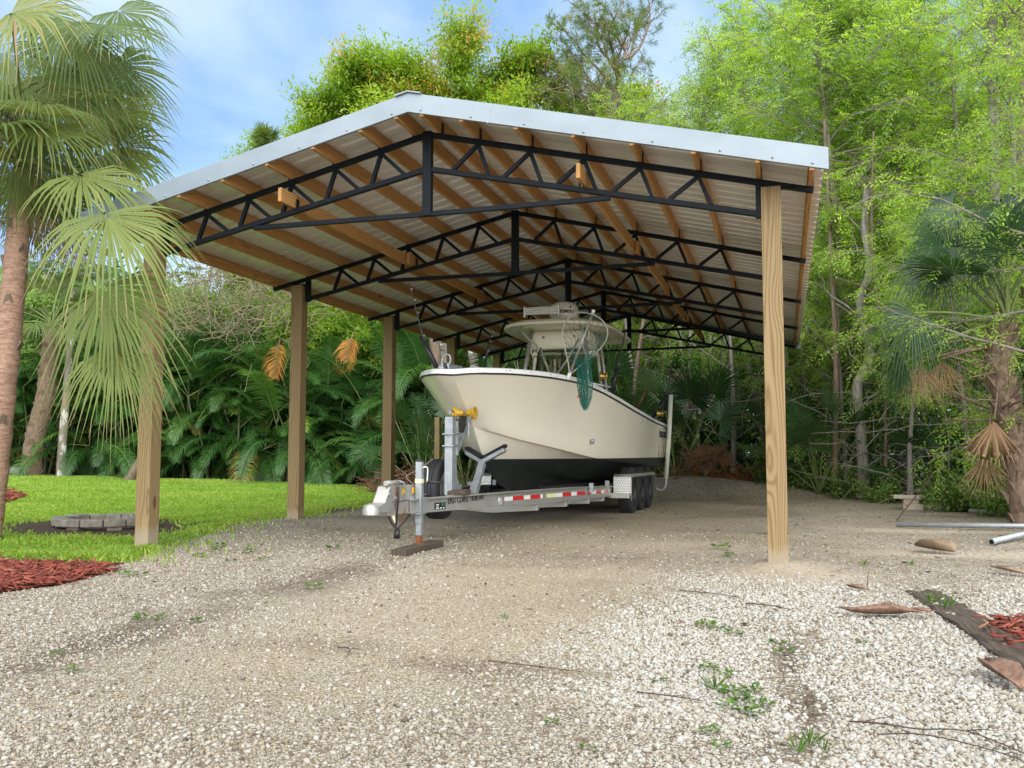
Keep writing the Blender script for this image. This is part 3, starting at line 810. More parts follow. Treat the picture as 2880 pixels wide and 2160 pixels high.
# landing net standing in a rod holder on the port gunwale
net = thing('landing_net', 'landing net with long aluminium handle and green bag hung over the hull side', 'landing net', tuple(at(1599, 1063, 11.05)))
NYP = 10.98
N_ = lambda u, v, dy=0.0: at(u, v, NYP) + Vector((0, dy, 0))
MB().tube([N_(1601, 1056), N_(1668, 878)], 0.0165, 12).build('handle', M['alu'], net)
MB().tube([N_(1597, 1068), N_(1604, 1046)], 0.024, 12).build('socket', M['white'], net)
MB().lathe(N_(1668, 878), N_(1668, 878) - N_(1601, 1056), [(-0.02, 0.0), (-0.02, 0.02), (0.01, 0.021), (0.03, 0.018), (0.034, 0.0)], 12).build('handle_cap', M['pvc'], net)
hp = [(1603, 1050), (1598, 1012), (1589, 972), (1584, 948), (1590, 918), (1605, 895), (1628, 882), (1653, 883), (1680, 891), (1702, 909), (1711, 932), (1709, 952), (1700, 970), (1682, 990), (1651, 1015), (1610, 1049)]
hoop = smooth_path([N_(u, v, -0.02 - 0.0012 * (v - 1050) * -0.3) for u, v in hp], 5)
MB().tube(hoop, 0.0085, 8).build('hoop', M['alu'], net)
def resample(pp, n):
    d = [0]
    for a, c in zip(pp[:-1], pp[1:]): d.append(d[-1] + (c - a).length)
    out_ = []
    for k in range(n):
        t_ = d[-1] * k / n; i = max(j for j in range(len(d) - 1) if d[j] <= t_)
        f = (t_ - d[i]) / max(d[i + 1] - d[i], 1e-6); out_.append(pp[i].lerp(pp[i + 1], f))
    return out_
NM = 44
h0 = resample(hoop, NM)
cen = [((1650, 948), 44, 0.00), ((1648, 985), 34, 0.05), ((1644, 1025), 24, 0.06), ((1648, 1065), 25, 0.045), ((1651, 1095), 25, 0.035), ((1652, 1120), 21, 0.03), ((1651, 1138), 14, 0.02), ((1651, 1150), 5, 0.008)]
ringsN = [h0]
for j, ((cu_, cv_), wd, dp) in enumerate(cen[1:], 1):
    f = min(1.0, j / 2.0); rg = []
    for k, p in enumerate(h0):
        ang = 2 * math.pi * k / NM
        c0 = N_(cu_, cv_, -0.02 if j < 3 else -0.03 - 0.03 * (j > 3)); wdm = wd / 2582 * 11.4
        dx = (p.x - N_(1650, 948).x) / 0.30; dx = max(-1, min(1, dx))
        tgt = c0 + Vector((dx * wdm * (0.75 + 0.25 * math.sin(5 * ang)), math.sin(ang) * dp - 0.04, 0.022 * math.sin(7 * ang + j) + 0.010 * math.sin(13 * ang)))
        rg.append(p.lerp(tgt, f if j > 1 else 0.55))
    ringsN.append(rg)
full = []
for a, c in zip(ringsN[:-1], ringsN[1:]):
    for q in range(3): full.append([x.lerp(y_, q / 3) for x, y_ in zip(a, c)])
full.append(ringsN[-1])
nb = MB()
for j in range(len(full) - 1):
    rr = 0.0026 if j < 6 else 0.0034
    for k in range(NM):
        k2 = (k + 1) % NM if (j % 2 == 0) else (k - 1) % NM
        if (j + k) % 2 == 0 or j >= 6:
            nb.tube([full[j][k], full[j + 1][k2]], rr, 3, False)
        nb.tube([full[j][k], full[j + 1][k]], rr, 3, False) if j >= 5 and k % 2 else None
nb.build('bag', M['net'], net, fix=False)
b = MB(); T0, T1, T2, T3 = [N_(u, v, -0.05) for u, v in ((1631, 1106), (1636, 1107), (1635, 1121), (1622, 1119))]
b.add([T0, T1, T2, T3], [(0, 1, 2, 3)]); b.build('tag', M['orange'], net)

# fishing rods -----------------------------------------------------------
def rod(label, pts, r0, r1, reel=None, reelmat='darkplastic', n=8):
    t_ = thing('fishing_rod', label, 'fishing rod', tuple(pts[0]), 'fishing rods stowed on the boat')
    path = smooth_path(pts, 5); m_ = len(path)
    MB().tube(path, [r0 + (r1 - r0) * (i / (m_ - 1)) ** 0.8 for i in range(m_)], n).build('blank', M['darkplastic'], t_)
    d = (path[1] - path[0]).normalized()
    MB().tube([path[0], path[0] + d * 0.45], r0 * 1.5, 10).build('grip', M['darkplastic'], t_)
    for f in (0.4, 0.6, 0.75, 0.88):
        p = path[int(f * (m_ - 1))]
        MB().lathe(p + Vector((0.02, -0.01, 0)), d, [(0, 0.016), (0.004, 0.018), (0.008, 0.016)], 10).build('guide', M['galv'], t_)
    if reel is not None:
        MB().lathe(reel - Vector((0.06, 0, 0)), (1, 0.15, 0), [(0, 0.0), (0, 0.075), (0.012, 0.08), (0.03, 0.055), (0.09, 0.055), (0.108, 0.08), (0.12, 0.07), (0.12, 0.0)], 18).build('reel', M[reelmat], t_)
    return t_
rod('thick black rod rising from the bow beside the anchor to the roof', [at(1231, 1040, 9.95), at(1196, 965, 9.95), at(1168, 862, 9.9), at(1150, 795, 9.85)], 0.020, 0.004)
rod('thin rod with whippy tip standing behind the bow, left of the hardtop', [at(1361, 1040, 11.5), at(1374, 975, 11.5), at(1388, 915, 11.5)], 0.010, 0.003)
rod('dark rod leaning beside the hardtop, nearest the landing net', [at(1719, 1112, 14.2), at(1735, 1040, 14.2), at(1752, 965, 14.2), at(1760, 925, 14.2)], 0.024, 0.007, at(1698, 1058, 14.6), 'gold')
rod('slim rod standing behind the hardtop legs with a small black reel', [at(1692, 1080, 15.9), at(1703, 1020, 15.9), at(1712, 968, 15.9)], 0.014, 0.006)
rod('black stern rod leaning far right with gold reel', [at(1834, 1176, 17.9), at(1868, 1128, 17.9), at(1893, 1087, 17.9), at(1922, 1035, 17.9), at(1951, 995, 17.9)], 0.024, 0.005, at(1856, 1163, 17.8), 'gold')
rod('upright black stern rod crossing behind the one with gold reel', [at(1858, 1176, 18.1), at(1868, 1135, 18.1), at(1885, 1060, 18.1), at(1902, 975, 18.1)], 0.022, 0.005, at(1860, 1180, 18.1))
rod('short rod with orange wooden grip by the black motor cowling', [at(1790, 1152, 17.0), at(1800, 1130, 17.0), at(1806, 1114, 17.0)], 0.012, 0.008)
for c in COL.objects:
    if c.name.startswith('grip') and c.parent and 'orange' in c.parent.get('label', ''): c.data.materials[0] = M['rust']

M['twine'] = m_plain('pale_wire', (0.36, 0.30, 0.24), .7)
# ================================================================== TRAILER
trailer = thing('boat_trailer', 'long galvanised triple axle boat trailer with red and white reflective tape', 'trailer', (XC, 13, 0))
def rail_path(sg):
    # (x offset from centre, y, top z, height)
    return [(sg * 0.07, 8.18, 0.505, 0.135), (sg * 0.10, 8.42, 0.505, 0.140), (sg * 0.38, 9.99, 0.50, 0.155), (sg * 0.76, 12.16, 0.492, 0.178), (sg * 0.87, 12.85, 0.478, 0.165), (sg * 0.935, 13.6, 0.455, 0.150), (sg * 0.95, 14.4, 0.44, 0.145), (sg * 0.95, 18.35, 0.41, 0.14)]
def beam(sg):
    P = rail_path(sg); vs, fs = [], []
    fw_, tf, tw = 0.085, 0.012, 0.010
    n = len(P)
    for i, (dx, y, z, h) in enumerate(P):
        a, c = P[max(i - 1, 0)], P[min(i + 1, n - 1)]
        tx, ty = c[0] - a[0], c[1] - a[1]; l = math.hypot(tx, ty); nx, ny = ty / l * sg, -tx / l * sg
        nx, ny = (ty / l, -tx / l) if sg > 0 else (-ty / l, tx / l)
        # I section, o = outward offset
        for o_, zz in ((-fw_ / 2, z), (fw_ / 2, z), (fw_ / 2, z - tf), (tw / 2, z - tf), (tw / 2, z - h + tf), (fw_ / 2, z - h + tf), (fw_ / 2, z - h), (-fw_ / 2, z - h), (-fw_ / 2, z - h + tf), (-tw / 2, z - h + tf), (-tw / 2, z - tf), (-fw_ / 2, z - tf)):
            vs.append((XC + dx + nx * o_, y + ny * o_, zz))
    m = 12
    for i in range(n - 1):
        for k in range(m):
            k2 = (k + 1) % m
            fs.append((i * m + k, i * m + k2, (i + 1) * m + k2, (i + 1) * m + k))
    fs.append(tuple(range(m))); fs.append(tuple(reversed(range((n - 1) * m, n * m))))
    return MB().add(vs, fs).build('side_rail', M['alu'], trailer)
railR = beam(1); beam(-1)
def on_rail(u, dz_frac, out_=0.0075):
    """point on the outer web of the right rail at photo column u, at a fraction of its height"""
    P = rail_path(1); best = None
    for i in range(len(P) - 1):
        for k in range(60):
            f = k / 60; q = [P[i][j] * (1 - f) + P[i + 1][j] * f for j in range(4)]
            x = XC + q[0]; d = Vector((x, q[1], q[2] - q[3] / 2 - H))
            uu = 1440 + 2581.895 * d.dot(rt) / d.dot(fw)
            if best is None or abs(uu - u) < best[0]:
                tx, ty = P[i + 1][0] - P[i][0], P[i + 1][1] - P[i][1]; l = math.hypot(tx, ty)
                best = (abs(uu - u), Vector((x + ty / l * out_, q[1] - tx / l * out_, q[2] - q[3] * dz_frac)), Vector((tx / l, ty / l, (P[i + 1][2] - P[i][2]) / l)))
    return best[1], best[2]
def tape(u0, u1, f0, f1, name, mat, o_=0.0075):
    a, _ = on_rail(u0, f0, o_); b_, _ = on_rail(u1, f0, o_); c, _ = on_rail(u1, f1, o_); d, _ = on_rail(u0, f1, o_)
    b = MB(); b.add([a, b_, c, d], [(0, 1, 2, 3)])
    o = b.build(name, mat, railR); m_ = o.modifiers.new('solid', 'SOLIDIFY'); m_.thickness = 0.0012; m_.offset = 0
    return o
Tz = lambda x: 1380 + x * 0.226
wf = [(95, 108, 'w'), (108, 168, 'r'), (168, 262, 'w'), (262, 398, 'r'), (398, 484, 'w'), (484, 610, 'r'), (610, 648, 'w'), (692, 806, 'c'), (806, 884, 'w'), (884, 996, 'r'), (996, 1066, 'w'), (1066, 1168, 'r'), (1246, 1306, 'w'), (1306, 1372, 'r'), (1372, 1406, 'w'), (1406, 1460, 'r'), (1460, 1470, 'w')]
for a, c, k in wf:
    f0, f1 = 0.36, 0.66
    tape(Tz(a), Tz(c), f0, f1, 'reflective_tape', {'w': M['whitetape'], 'r': M['redtape'], 'c': M['cream']}[k])
b = MB(); p, dd = on_rail(Tz(1210), 0.5, 0.012); b.lathe(p, (1, -0.2, 0), [(0, 0.03), (0.012, 0.03), (0.02, 0.02), (0.022, 0.001)], 14); b.build('side_marker', M['redtape'], railR)
p0, dd = on_rail(1258, 0.30, 0.0085); p1, _ = on_rail(1359, 0.30, 0.0085); pc = (p0 + p1) / 2
tl = text_mesh('EAST COAST TRAILERS', 'rail_lettering', M['ink'], railR, frame_m(pc, p1 - p0, (0, 0, 1)), 0.112, 0.0014, 0.0006, width=(p1 - p0).length,
               cut=[((-0.1, -0.030, 0), (0.02, -1, 0))])
tape(1222, 1250, 0.40, 0.86, 'sticker', M['ink'], 0.0078); tape(1238, 1249, 0.44, 0.64, 'sticker_patch', M['green'], 0.0092)
for a, c, f0, f1 in ((1224.5, 1231, 0.50, 0.57), (1226, 1233, 0.62, 0.66), (1223, 1228, 0.74, 0.82), (1229.5, 1234, 0.74, 0.82), (1236, 1241, 0.74, 0.82), (1242.5, 1248, 0.74, 0.82)):
    tape(a, c, f0, f1, 'sticker_patch', M['whitetape'], 0.0092)
# tongue, coupler with surge brake housing
tg = MB(); tg.box(XC - 0.055, XC + 0.055, 7.72, 8.45, 0.375, 0.49); tg.build('tongue', M['alu'], trailer, 0.004)
cp = MB(); cp.prism([(8.36, 0.495), (8.36, 0.635), (7.80, 0.648), (7.73, 0.64), (7.66, 0.55), (7.62, 0.50), (7.50, 0.475), (7.44, 0.44), (7.44, 0.41), (7.75, 0.405), (7.78, 0.495)], 0, XC - 0.062, XC + 0.062)
cpl = cp.build('coupler', M['alu'], trailer, 0.008)
MB().lathe((XC, 7.46, 0.40), (0, 0, 1), [(0, 0.075), (0.05, 0.075), (0.085, 0.055), (0.10, 0.02), (0.102, 0.001)], 20).build('ball_socket', M['alu'], cpl)
MB().tube([(XC + 0.03, 7.70, 0.668), (XC + 0.03, 8.0, 0.668)], 0.024, 10).build('latch_pin', M['alu'], cpl)
for y in (8.0, 8.24): MB().box(XC + 0.0632, XC + 0.0645, y, y + 0.09, 0.555, 0.615).build('sticker', M['yellow'], cpl)
for x, y, z in ((0.065, 8.05, 0.52), (0.065, 8.30, 0.53), (0.065, 7.85, 0.53), (0.065, 7.70, 0.57)):
    MB().lathe((XC + x - 0.003, y, z), (1, 0, 0), [(0, 0.014), (0.012, 0.014), (0.013, 0.001)], 6, False).build('bolt', M['galv'], cpl)
# safety chains, breakaway strap, wiring plug
def chain(pp, name, mat, lw=0.017, ll=0.042):
    path = smooth_path(pp, 10); tot = sum((c - a).length for a, c in zip(path[:-1], path[1:])); n = int(tot / (ll * 0.72)); pts = resample(path, n + 1)
    b = MB()
    for i in range(n):
        a, c = pts[i], pts[i + 1]; d = (c - a).normalized(); s_ = d.cross(Vector((0.3, 1, 0.2))).normalized()
        if i % 2: s_ = d.cross(s_)
        m_ = (a + c) / 2; lp = []
        for k in range(10):
            an = 2 * math.pi * k / 10; lp.append(m_ + d * (math.cos(an) * ll / 2) + s_ * (math.sin(an) * lw / 2 * 1.2))
        b.tube(lp + [lp[0], lp[1]], 0.0042, 5, False)
    return b.build(name, mat, trailer, fix=False)
ZW = lambda a, c, y=8.0: at(1020 + a * .2291, 1220 + c * .2291, y)
chain([ZW(385, 605, 7.86), ZW(415, 680, 7.86), ZW(415, 760, 7.86), ZW(400, 880, 7.86), ZW(380, 960, 7.86), ZW(345, 990, 7.86), ZW(310, 950, 7.86)], 'safety_chain', M['rust'])
chain([ZW(430, 590, 7.95), ZW(490, 590, 7.98), ZW(520, 650, 8.0), ZW(530, 720, 8.02), ZW(510, 800, 8.03)], 'safety_chain', M['galv'])
chain([ZW(520, 900, 8.1), ZW(500, 1020, 8.05), ZW(470, 1130, 8.0)], 'safety_chain', M['rust'], 0.013, 0.034)
wr = MB()
wr.tube(smooth_path([ZW(310, 700, 7.83), ZW(305, 860, 7.82), ZW(315, 990, 7.82), ZW(345, 1080, 7.86), ZW(400, 1145, 7.9)]), 0.008, 8)
wr.tube(smooth_path([ZW(440, 640, 7.86), ZW(440, 800, 7.84), ZW(420, 980, 7.86), ZW(410, 1120, 7.9)]), 0.009, 8)
wr.tube(smooth_path([ZW(600, 965, 8.3), ZW(540, 1040, 8.2), ZW(480, 1120, 8.05), ZW(420, 1160, 7.92)]), 0.006, 8)
wr.build('wiring_loom', M['darkplastic'], trailer, fix=False)
b = MB(); b.tube([ZW(420, 1140, 7.9), ZW(425, 1180, 7.9)], 0.020, 10); b.tube([ZW(425, 1180, 7.9), ZW(418, 1285, 7.9)], [0.026, 0.030], 10); b.build('wiring_plug', M['darkplastic'], trailer)
b = MB(); b.add([ZW(345, 640, 7.84), ZW(385, 640, 7.84), ZW(400, 1100, 7.86), ZW(345, 1000, 7.84)], [(0, 1, 2, 3)]); o = b.build('strap', M['cream'], trailer); o.modifiers.new('solid', 'SOLIDIFY').thickness = 0.006
b = MB(); b.tube(smooth_path([ZW(390, 610, 7.9), ZW(440, 575, 7.95), ZW(500, 600, 8.0), ZW(540, 690, 8.02)]), 0.0028, 6); b.tube(smooth_path([ZW(660, 650, 8.3), ZW(600, 600, 8.35), ZW(540, 520, 8.4), ZW(700, 430, 8.6), ZW(860, 310, 8.9)]), 0.0025, 6); b.build('loose_wire', M['twine'], trailer, fix=False)
# tongue jack
JX, JY = -3.385, 8.30
jk = MB(); jk.box(JX - 0.032, JX + 0.032, JY - 0.032, JY + 0.032, 0.27, 0.862); jack = jk.build('jack', M['galv'], trailer, 0.005)
MB().box(JX - 0.034, JX + 0.034, JY - 0.034, JY + 0.034, 0.858, 0.882).build('jack_cap', M['darkplastic'], jack, 0.006)
MB().box(JX - 0.0335, JX + 0.0335, JY - 0.0335, JY + 0.0335, 0.655, 0.695).build('reflector_band', M['cream'], jack)
MB().box(JX - 0.026, JX + 0.026, JY - 0.026, JY + 0.026, 0.155, 0.275).build('jack_leg', M['galv'], jack, 0.004)
b = MB(); b.box(JX - 0.024, JX + 0.024, JY - 0.024, JY + 0.024, 0.072, 0.156); b.lathe((JX, JY, 0.066), (0, 0, 1), [(0, 0.0), (0, 0.062), (0.012, 0.058), (0.014, 0.02)], 20); b.build('jack_foot', M['rust'], jack, 0.002)
b = MB(); b.box(JX - 0.05, JX + 0.036, JY - 0.08, JY + 0.10, 0.355, 0.37); b.box(JX - 0.055, JX - 0.036, JY - 0.09, JY + 0.11, 0.35, 0.525); b.box(JX + 0.0335, JX + 0.044, JY - 0.075, JY + 0.075, 0.36, 0.52); b.build('jack_bracket', M['galv'], jack, 0.003)
b = MB(); b.tube(smooth_path([(JX + 0.03, JY, 0.80), (JX + 0.06, JY, 0.81), (JX + 0.075, JY + 0.02, 0.79), (JX + 0.07, JY + 0.02, 0.66)]), 0.006, 8); b.build('jack_crank', M['whitetape'], jack)
MB().tube([(JX + 0.07, JY + 0.02, 0.665), (JX + 0.20, JY + 0.06, 0.66)], 0.014, 10).build('crank_handle', M['darkplastic'], jack)
# winch post, winch and bow roller
wp = MB(); wp.prism([(9.40, 0.49), (9.62, 0.49), (9.555, 0.74), (9.51, 1.34), (9.40, 1.34)], 0, XC - 0.045, XC + 0.045); wpo = wp.build('winch_post', M['galv'], trailer, 0.004)
b = MB(); b.box(XC - 0.02, XC + 0.052 + 0.03, 9.395, 9.66, 0.49, 0.50)
b.prism([(9.62, 0.50), (9.80, 0.50), (9.56, 0.80), (9.555, 0.78)], 0, XC - 0.012, XC + 0.012); b.build('post_gusset', M['galv'], wpo)
for z in (1.02, 1.15):
    b = MB(); lp = [(XC - 0.06, 9.38, z), (XC + 0.06, 9.38, z), (XC + 0.06, 9.60, z + 0.02), (XC - 0.06, 9.60, z + 0.02), (XC - 0.06, 9.38, z)]; b.tube(lp, 0.008, 8, smooth=False); b.build('u_bolt', M['galv'], wpo)
arm = MB()
for sx in (-1, 1):
    arm.bar((XC + sx * 0.045, 9.56, 0.96), (XC + sx * 0.095, 9.90, 1.36), 0.008, 0.055)
    arm.bar((XC + sx * 0.045, 9.56, 1.14), (XC + sx * 0.08, 9.78, 1.16), 0.008, 0.045)
arm.box(XC - 0.06, XC + 0.06, 9.525, 9.56, 0.92, 1.30); arm.build('winch_bracket', M['galv'], wpo)
wn = MB(); wn.lathe((XC - 0.07, 9.70, 1.28), (1, 0, 0), [(0, 0.0), (0, 0.075), (0.01, 0.078), (0.02, 0.045), (0.10, 0.045), (0.11, 0.078), (0.12, 0.075), (0.12, 0.0)], 20); wn.box(XC - 0.085, XC - 0.07, 9.58, 9.80, 1.17, 1.36); wn.box(XC + 0.055, XC + 0.07, 9.58, 9.80, 1.17, 1.36); wn.build('winch', M['darkplastic'], wpo)
MB().tube([(XC + 0.09, 9.70, 1.28), (XC + 0.13, 9.70, 1.28), (XC + 0.14, 9.66, 1.05)], 0.010, 8).build('winch_handle', M['galv'], wpo)
MB().tube([(XC - 0.05, 9.6, 1.32), (XC - 0.05, 9.56, 1.40), (XC - 0.05, 9.62, 1.43), (XC - 0.05, 9.72, 1.40)], 0.009, 8).build('strap_guide', M['galv'], wpo)
for sx in (-1, 1):
    MB().lathe((XC + sx * 0.015, 9.93, 1.40), (sx, 0, 0), [(0, 0.0), (0, 0.030), (0.03, 0.034), (0.075, 0.050), (0.105, 0.076), (0.113, 0.078), (0.11, 0.068), (0.08, 0.03), (0.08, 0.0)], 18).build('bow_roller', M['amber'], wpo)
# Y shaped bow bunk
b = MB(); b.bar((-3.45, 10.10, 0.46), (-3.465, 10.47, 0.83), 0.075, 0.075, (0, 1, 0)); yb = b.build('bow_support', M['galv'], trailer, 0.004)
MB().bar((-3.452, 10.09, 0.455), (-3.458, 10.22, 0.585), 0.088, 0.088, (0, 1, 0)).build('support_sleeve', M['galv'], yb, 0.004)
VJ = Vector((-3.465, 10.50, 0.845)); VR = Vector((-3.185, 10.48, 0.985)); VL = Vector((-3.70, 10.62, 0.955))
for e in (VR, VL):
    d = (e - VJ).normalized()
    MB().bar(VJ, e, 0.10, 0.045, (0, 0, 1)).build('support_arm', M['galv'], yb, 0.004)
    MB().bar(VJ + Vector((0, 0, 0.042)) + d * 0.01, e + Vector((0, 0, 0.045)) + d * 0.02, 0.085, 0.042, (0, 0, 1)).build('bunk_pad', M['carpet'], yb, 0.012)
MB().box(XC - 0.42, XC + 0.42, 10.02, 10.10, 0.36, 0.44).build('cross_member', M['alu'], trailer, 0.003)
# spare wheel
def wheel(c, Rr, wd, parent, name='wheel', rimmat='alu', ax=(1, 0, 0)):
    h = wd / 2
    w_ = MB(); w_.lathe(c, ax, [(-h * .9, Rr * .60), (-h, Rr * .70), (-h, Rr * .86), (-h * .86, Rr * .965), (-h * .62, Rr), (-h * .40, Rr), (-h * .38, Rr * .975), (-h * .34, Rr * .975), (-h * .32, Rr), (-h * .06, Rr), (-h * .04, Rr * .975), (h * .04, Rr * .975), (h * .06, Rr), (h * .32, Rr), (h * .34, Rr * .975), (h * .38, Rr * .975), (h * .40, Rr), (h * .62, Rr), (h * .86, Rr * .965), (h, Rr * .86), (h, Rr * .70), (h * .9, Rr * .60)], 48)
    r_ = w_.build(name, M['rubber'], parent); r_.data.set_sharp_from_angle(angle=R(28))
    q = MB(); q.lathe(c, ax, [(h * .92, Rr * .62), (h * .98, Rr * .60), (h * .90, Rr * .56), (h * .35, Rr * .50), (h * .25, Rr * .42), (h * .45, Rr * .36), (h * .55, Rr * .20), (h * .75, Rr * .17), (h * .8, Rr * .08), (h * .8, 0.0)], 32)
    q.build('rim', M[rimmat], r_)
    a3 = V3(ax)
    for k in range(6):
        an = k * math.pi / 3
        p = V3(c) + a3 * (h * .46) + Vector((0, math.cos(an), math.sin(an))) * Rr * .28
        MB().lathe(p, ax, [(0, 0.012), (0.018, 0.012), (0.019, 0.001)], 6, False).build('wheel_nut', M['galv'], r_)
    return r_
wheel((-3.72, 9.68, 0.545), 0.335, 0.215, trailer, 'spare_wheel')
MB().box(-3.66, -3.46, 9.60, 9.72, 0.50, 0.60).build('spare_bracket', M['galv'], trailer)
b = MB(); b.prism([(9.10, 0.507), (9.30, 0.507), (9.30, 0.56), (9.10, 0.545)], 0, -3.40, -3.20); b.build('step_pad', M['oldwood'], trailer, 0.006)
# wheels, axles, fenders
for sg in (1, -1):
    for y in (14.47, 15.34, 16.21):
        wheel((XC + sg * 1.13, y, 0.355), 0.37, 0.215, trailer, 'wheel', 'darkplastic', (sg, 0, 0))
    xi, xo = XC + sg * 0.985, XC + sg * 1.255
    b = MB(); lo, hi = min(xi, xo), max(xi, xo)
    fpr = [(13.985, 0.30), (14.0, 0.585), (14.06, 0.625), (16.60, 0.610), (16.66, 0.57), (16.80, 0.28)]
    vs, fs = [], []
    for y, z in fpr: vs += [(lo, y, z), (hi, y, z)]
    for i in range(len(fpr) - 1): fs.append((2 * i, 2 * i + 1, 2 * i + 3, 2 * i + 2))
    b.add(vs, fs); fo = b.build('fender', M['diamond'], trailer); m_ = fo.modifiers.new('solid', 'SOLIDIFY'); m_.thickness = 0.004
    # outer lip
    b = MB(); x = xo; lip = [(13.985, 0.25), (14.0, 0.585), (14.06, 0.627), (16.60, 0.612), (16.66, 0.572), (16.80, 0.26)]
    for a, c in zip(lip[:-1], lip[1:]): b.bar((x + sg * 0.006, a[0], a[1] - 0.02), (x + sg * 0.006, c[0], c[1] - 0.02), 0.004, 0.05, (0, 0, 1) if abs(c[0] - a[0]) > 0.3 else (0, 1, 0))
    b.build('fender_lip', M['alu'], fo)
    b = MB(); b.box(lo - 0.05 * (sg > 0), hi + 0.05 * (sg < 0), 13.83, 13.90, 0.27, 0.345); b.build('fender_step', M['alu'], trailer, 0.003)
    b = MB(); b.box(min(xi, xi + sg * 0.03), max(xi, xi + sg * 0.03), 16.82, 16.84, 0.15, 0.42); b.build('mud_flap', M['rubber'], trailer)
for y in (14.47, 15.34, 16.21): MB().box(XC - 1.03, XC + 1.03, y - 0.04, y + 0.04, 0.28, 0.36).build('axle', M['galv'], trailer)
for y in (11.0, 11.9, 12.7, 13.4, 15.0, 16.6, 18.2):
    hw = float(np.interp(y, [8.42, 9.99, 12.16, 12.85, 13.6, 14.4, 18.4], [0.1, 0.38, 0.76, 0.87, 0.935, 0.95, 0.95]))
    b = MB(); b.prism([(XC - hw - 0.03, 0.315), (XC, 0.285), (XC + hw + 0.03, 0.315), (XC + hw + 0.03, 0.245), (XC, 0.205), (XC - hw - 0.03, 0.245)], 1, y - 0.045, y + 0.045); b.build('cross_member', M['alu'], trailer, 0.003)
for sg in (1, -1):
    b = MB(); b.bar((XC + sg * 0.38, 11.9, 0.475), (XC + sg * 0.42, 18.2, 0.40), 0.10, 0.05); b.build('bunk', M['carpet'], trailer, 0.01)
    for y in (12.7, 13.9): MB().box(XC + sg * 0.90 - 0.03, XC + sg * 0.90 + 0.03, y, y + 0.05, 0.40, 0.53).build('bunk_bracket', M['galv'], trailer, 0.003)
# guide pole at the stern
gpx = XC + 1.30; gp0 = atx(1873, 1349, gpx + 0.02); gy = 17.9
pt = at(1887, 1110, gy); pb = at(1873, 1347, gy)
b = MB(); b.tube([pb, pb.lerp(pt, 0.5) + Vector((0.01, 0, 0)), pt], 0.043, 14); b.build('guide_pole', M['pvc'], trailer)
b = MB(); b.tube(smooth_path([pb + Vector((0, 0, 0.05)), pb + Vector((-0.01, 0, -0.12)), pb + Vector((-0.10, 0.0, -0.22)), Vector((XC + 0.98, gy, 0.34))]), 0.028, 10); b.build('guide_bracket', M['galv'], trailer)
# plank under the jack, loose on the gravel
pk = MB(); gp = gzf(JX, JY); pk.box(-3.435, -3.29, 7.76, 8.72, gp - 0.004, gp + 0.062); o = pk.build('timber_block', M['oldwood'], None, 0.006)
tag(o, 'dark weathered plank lying on the gravel under the trailer jack', 'timber block')
o.rotation_euler = (0, 0, 0)
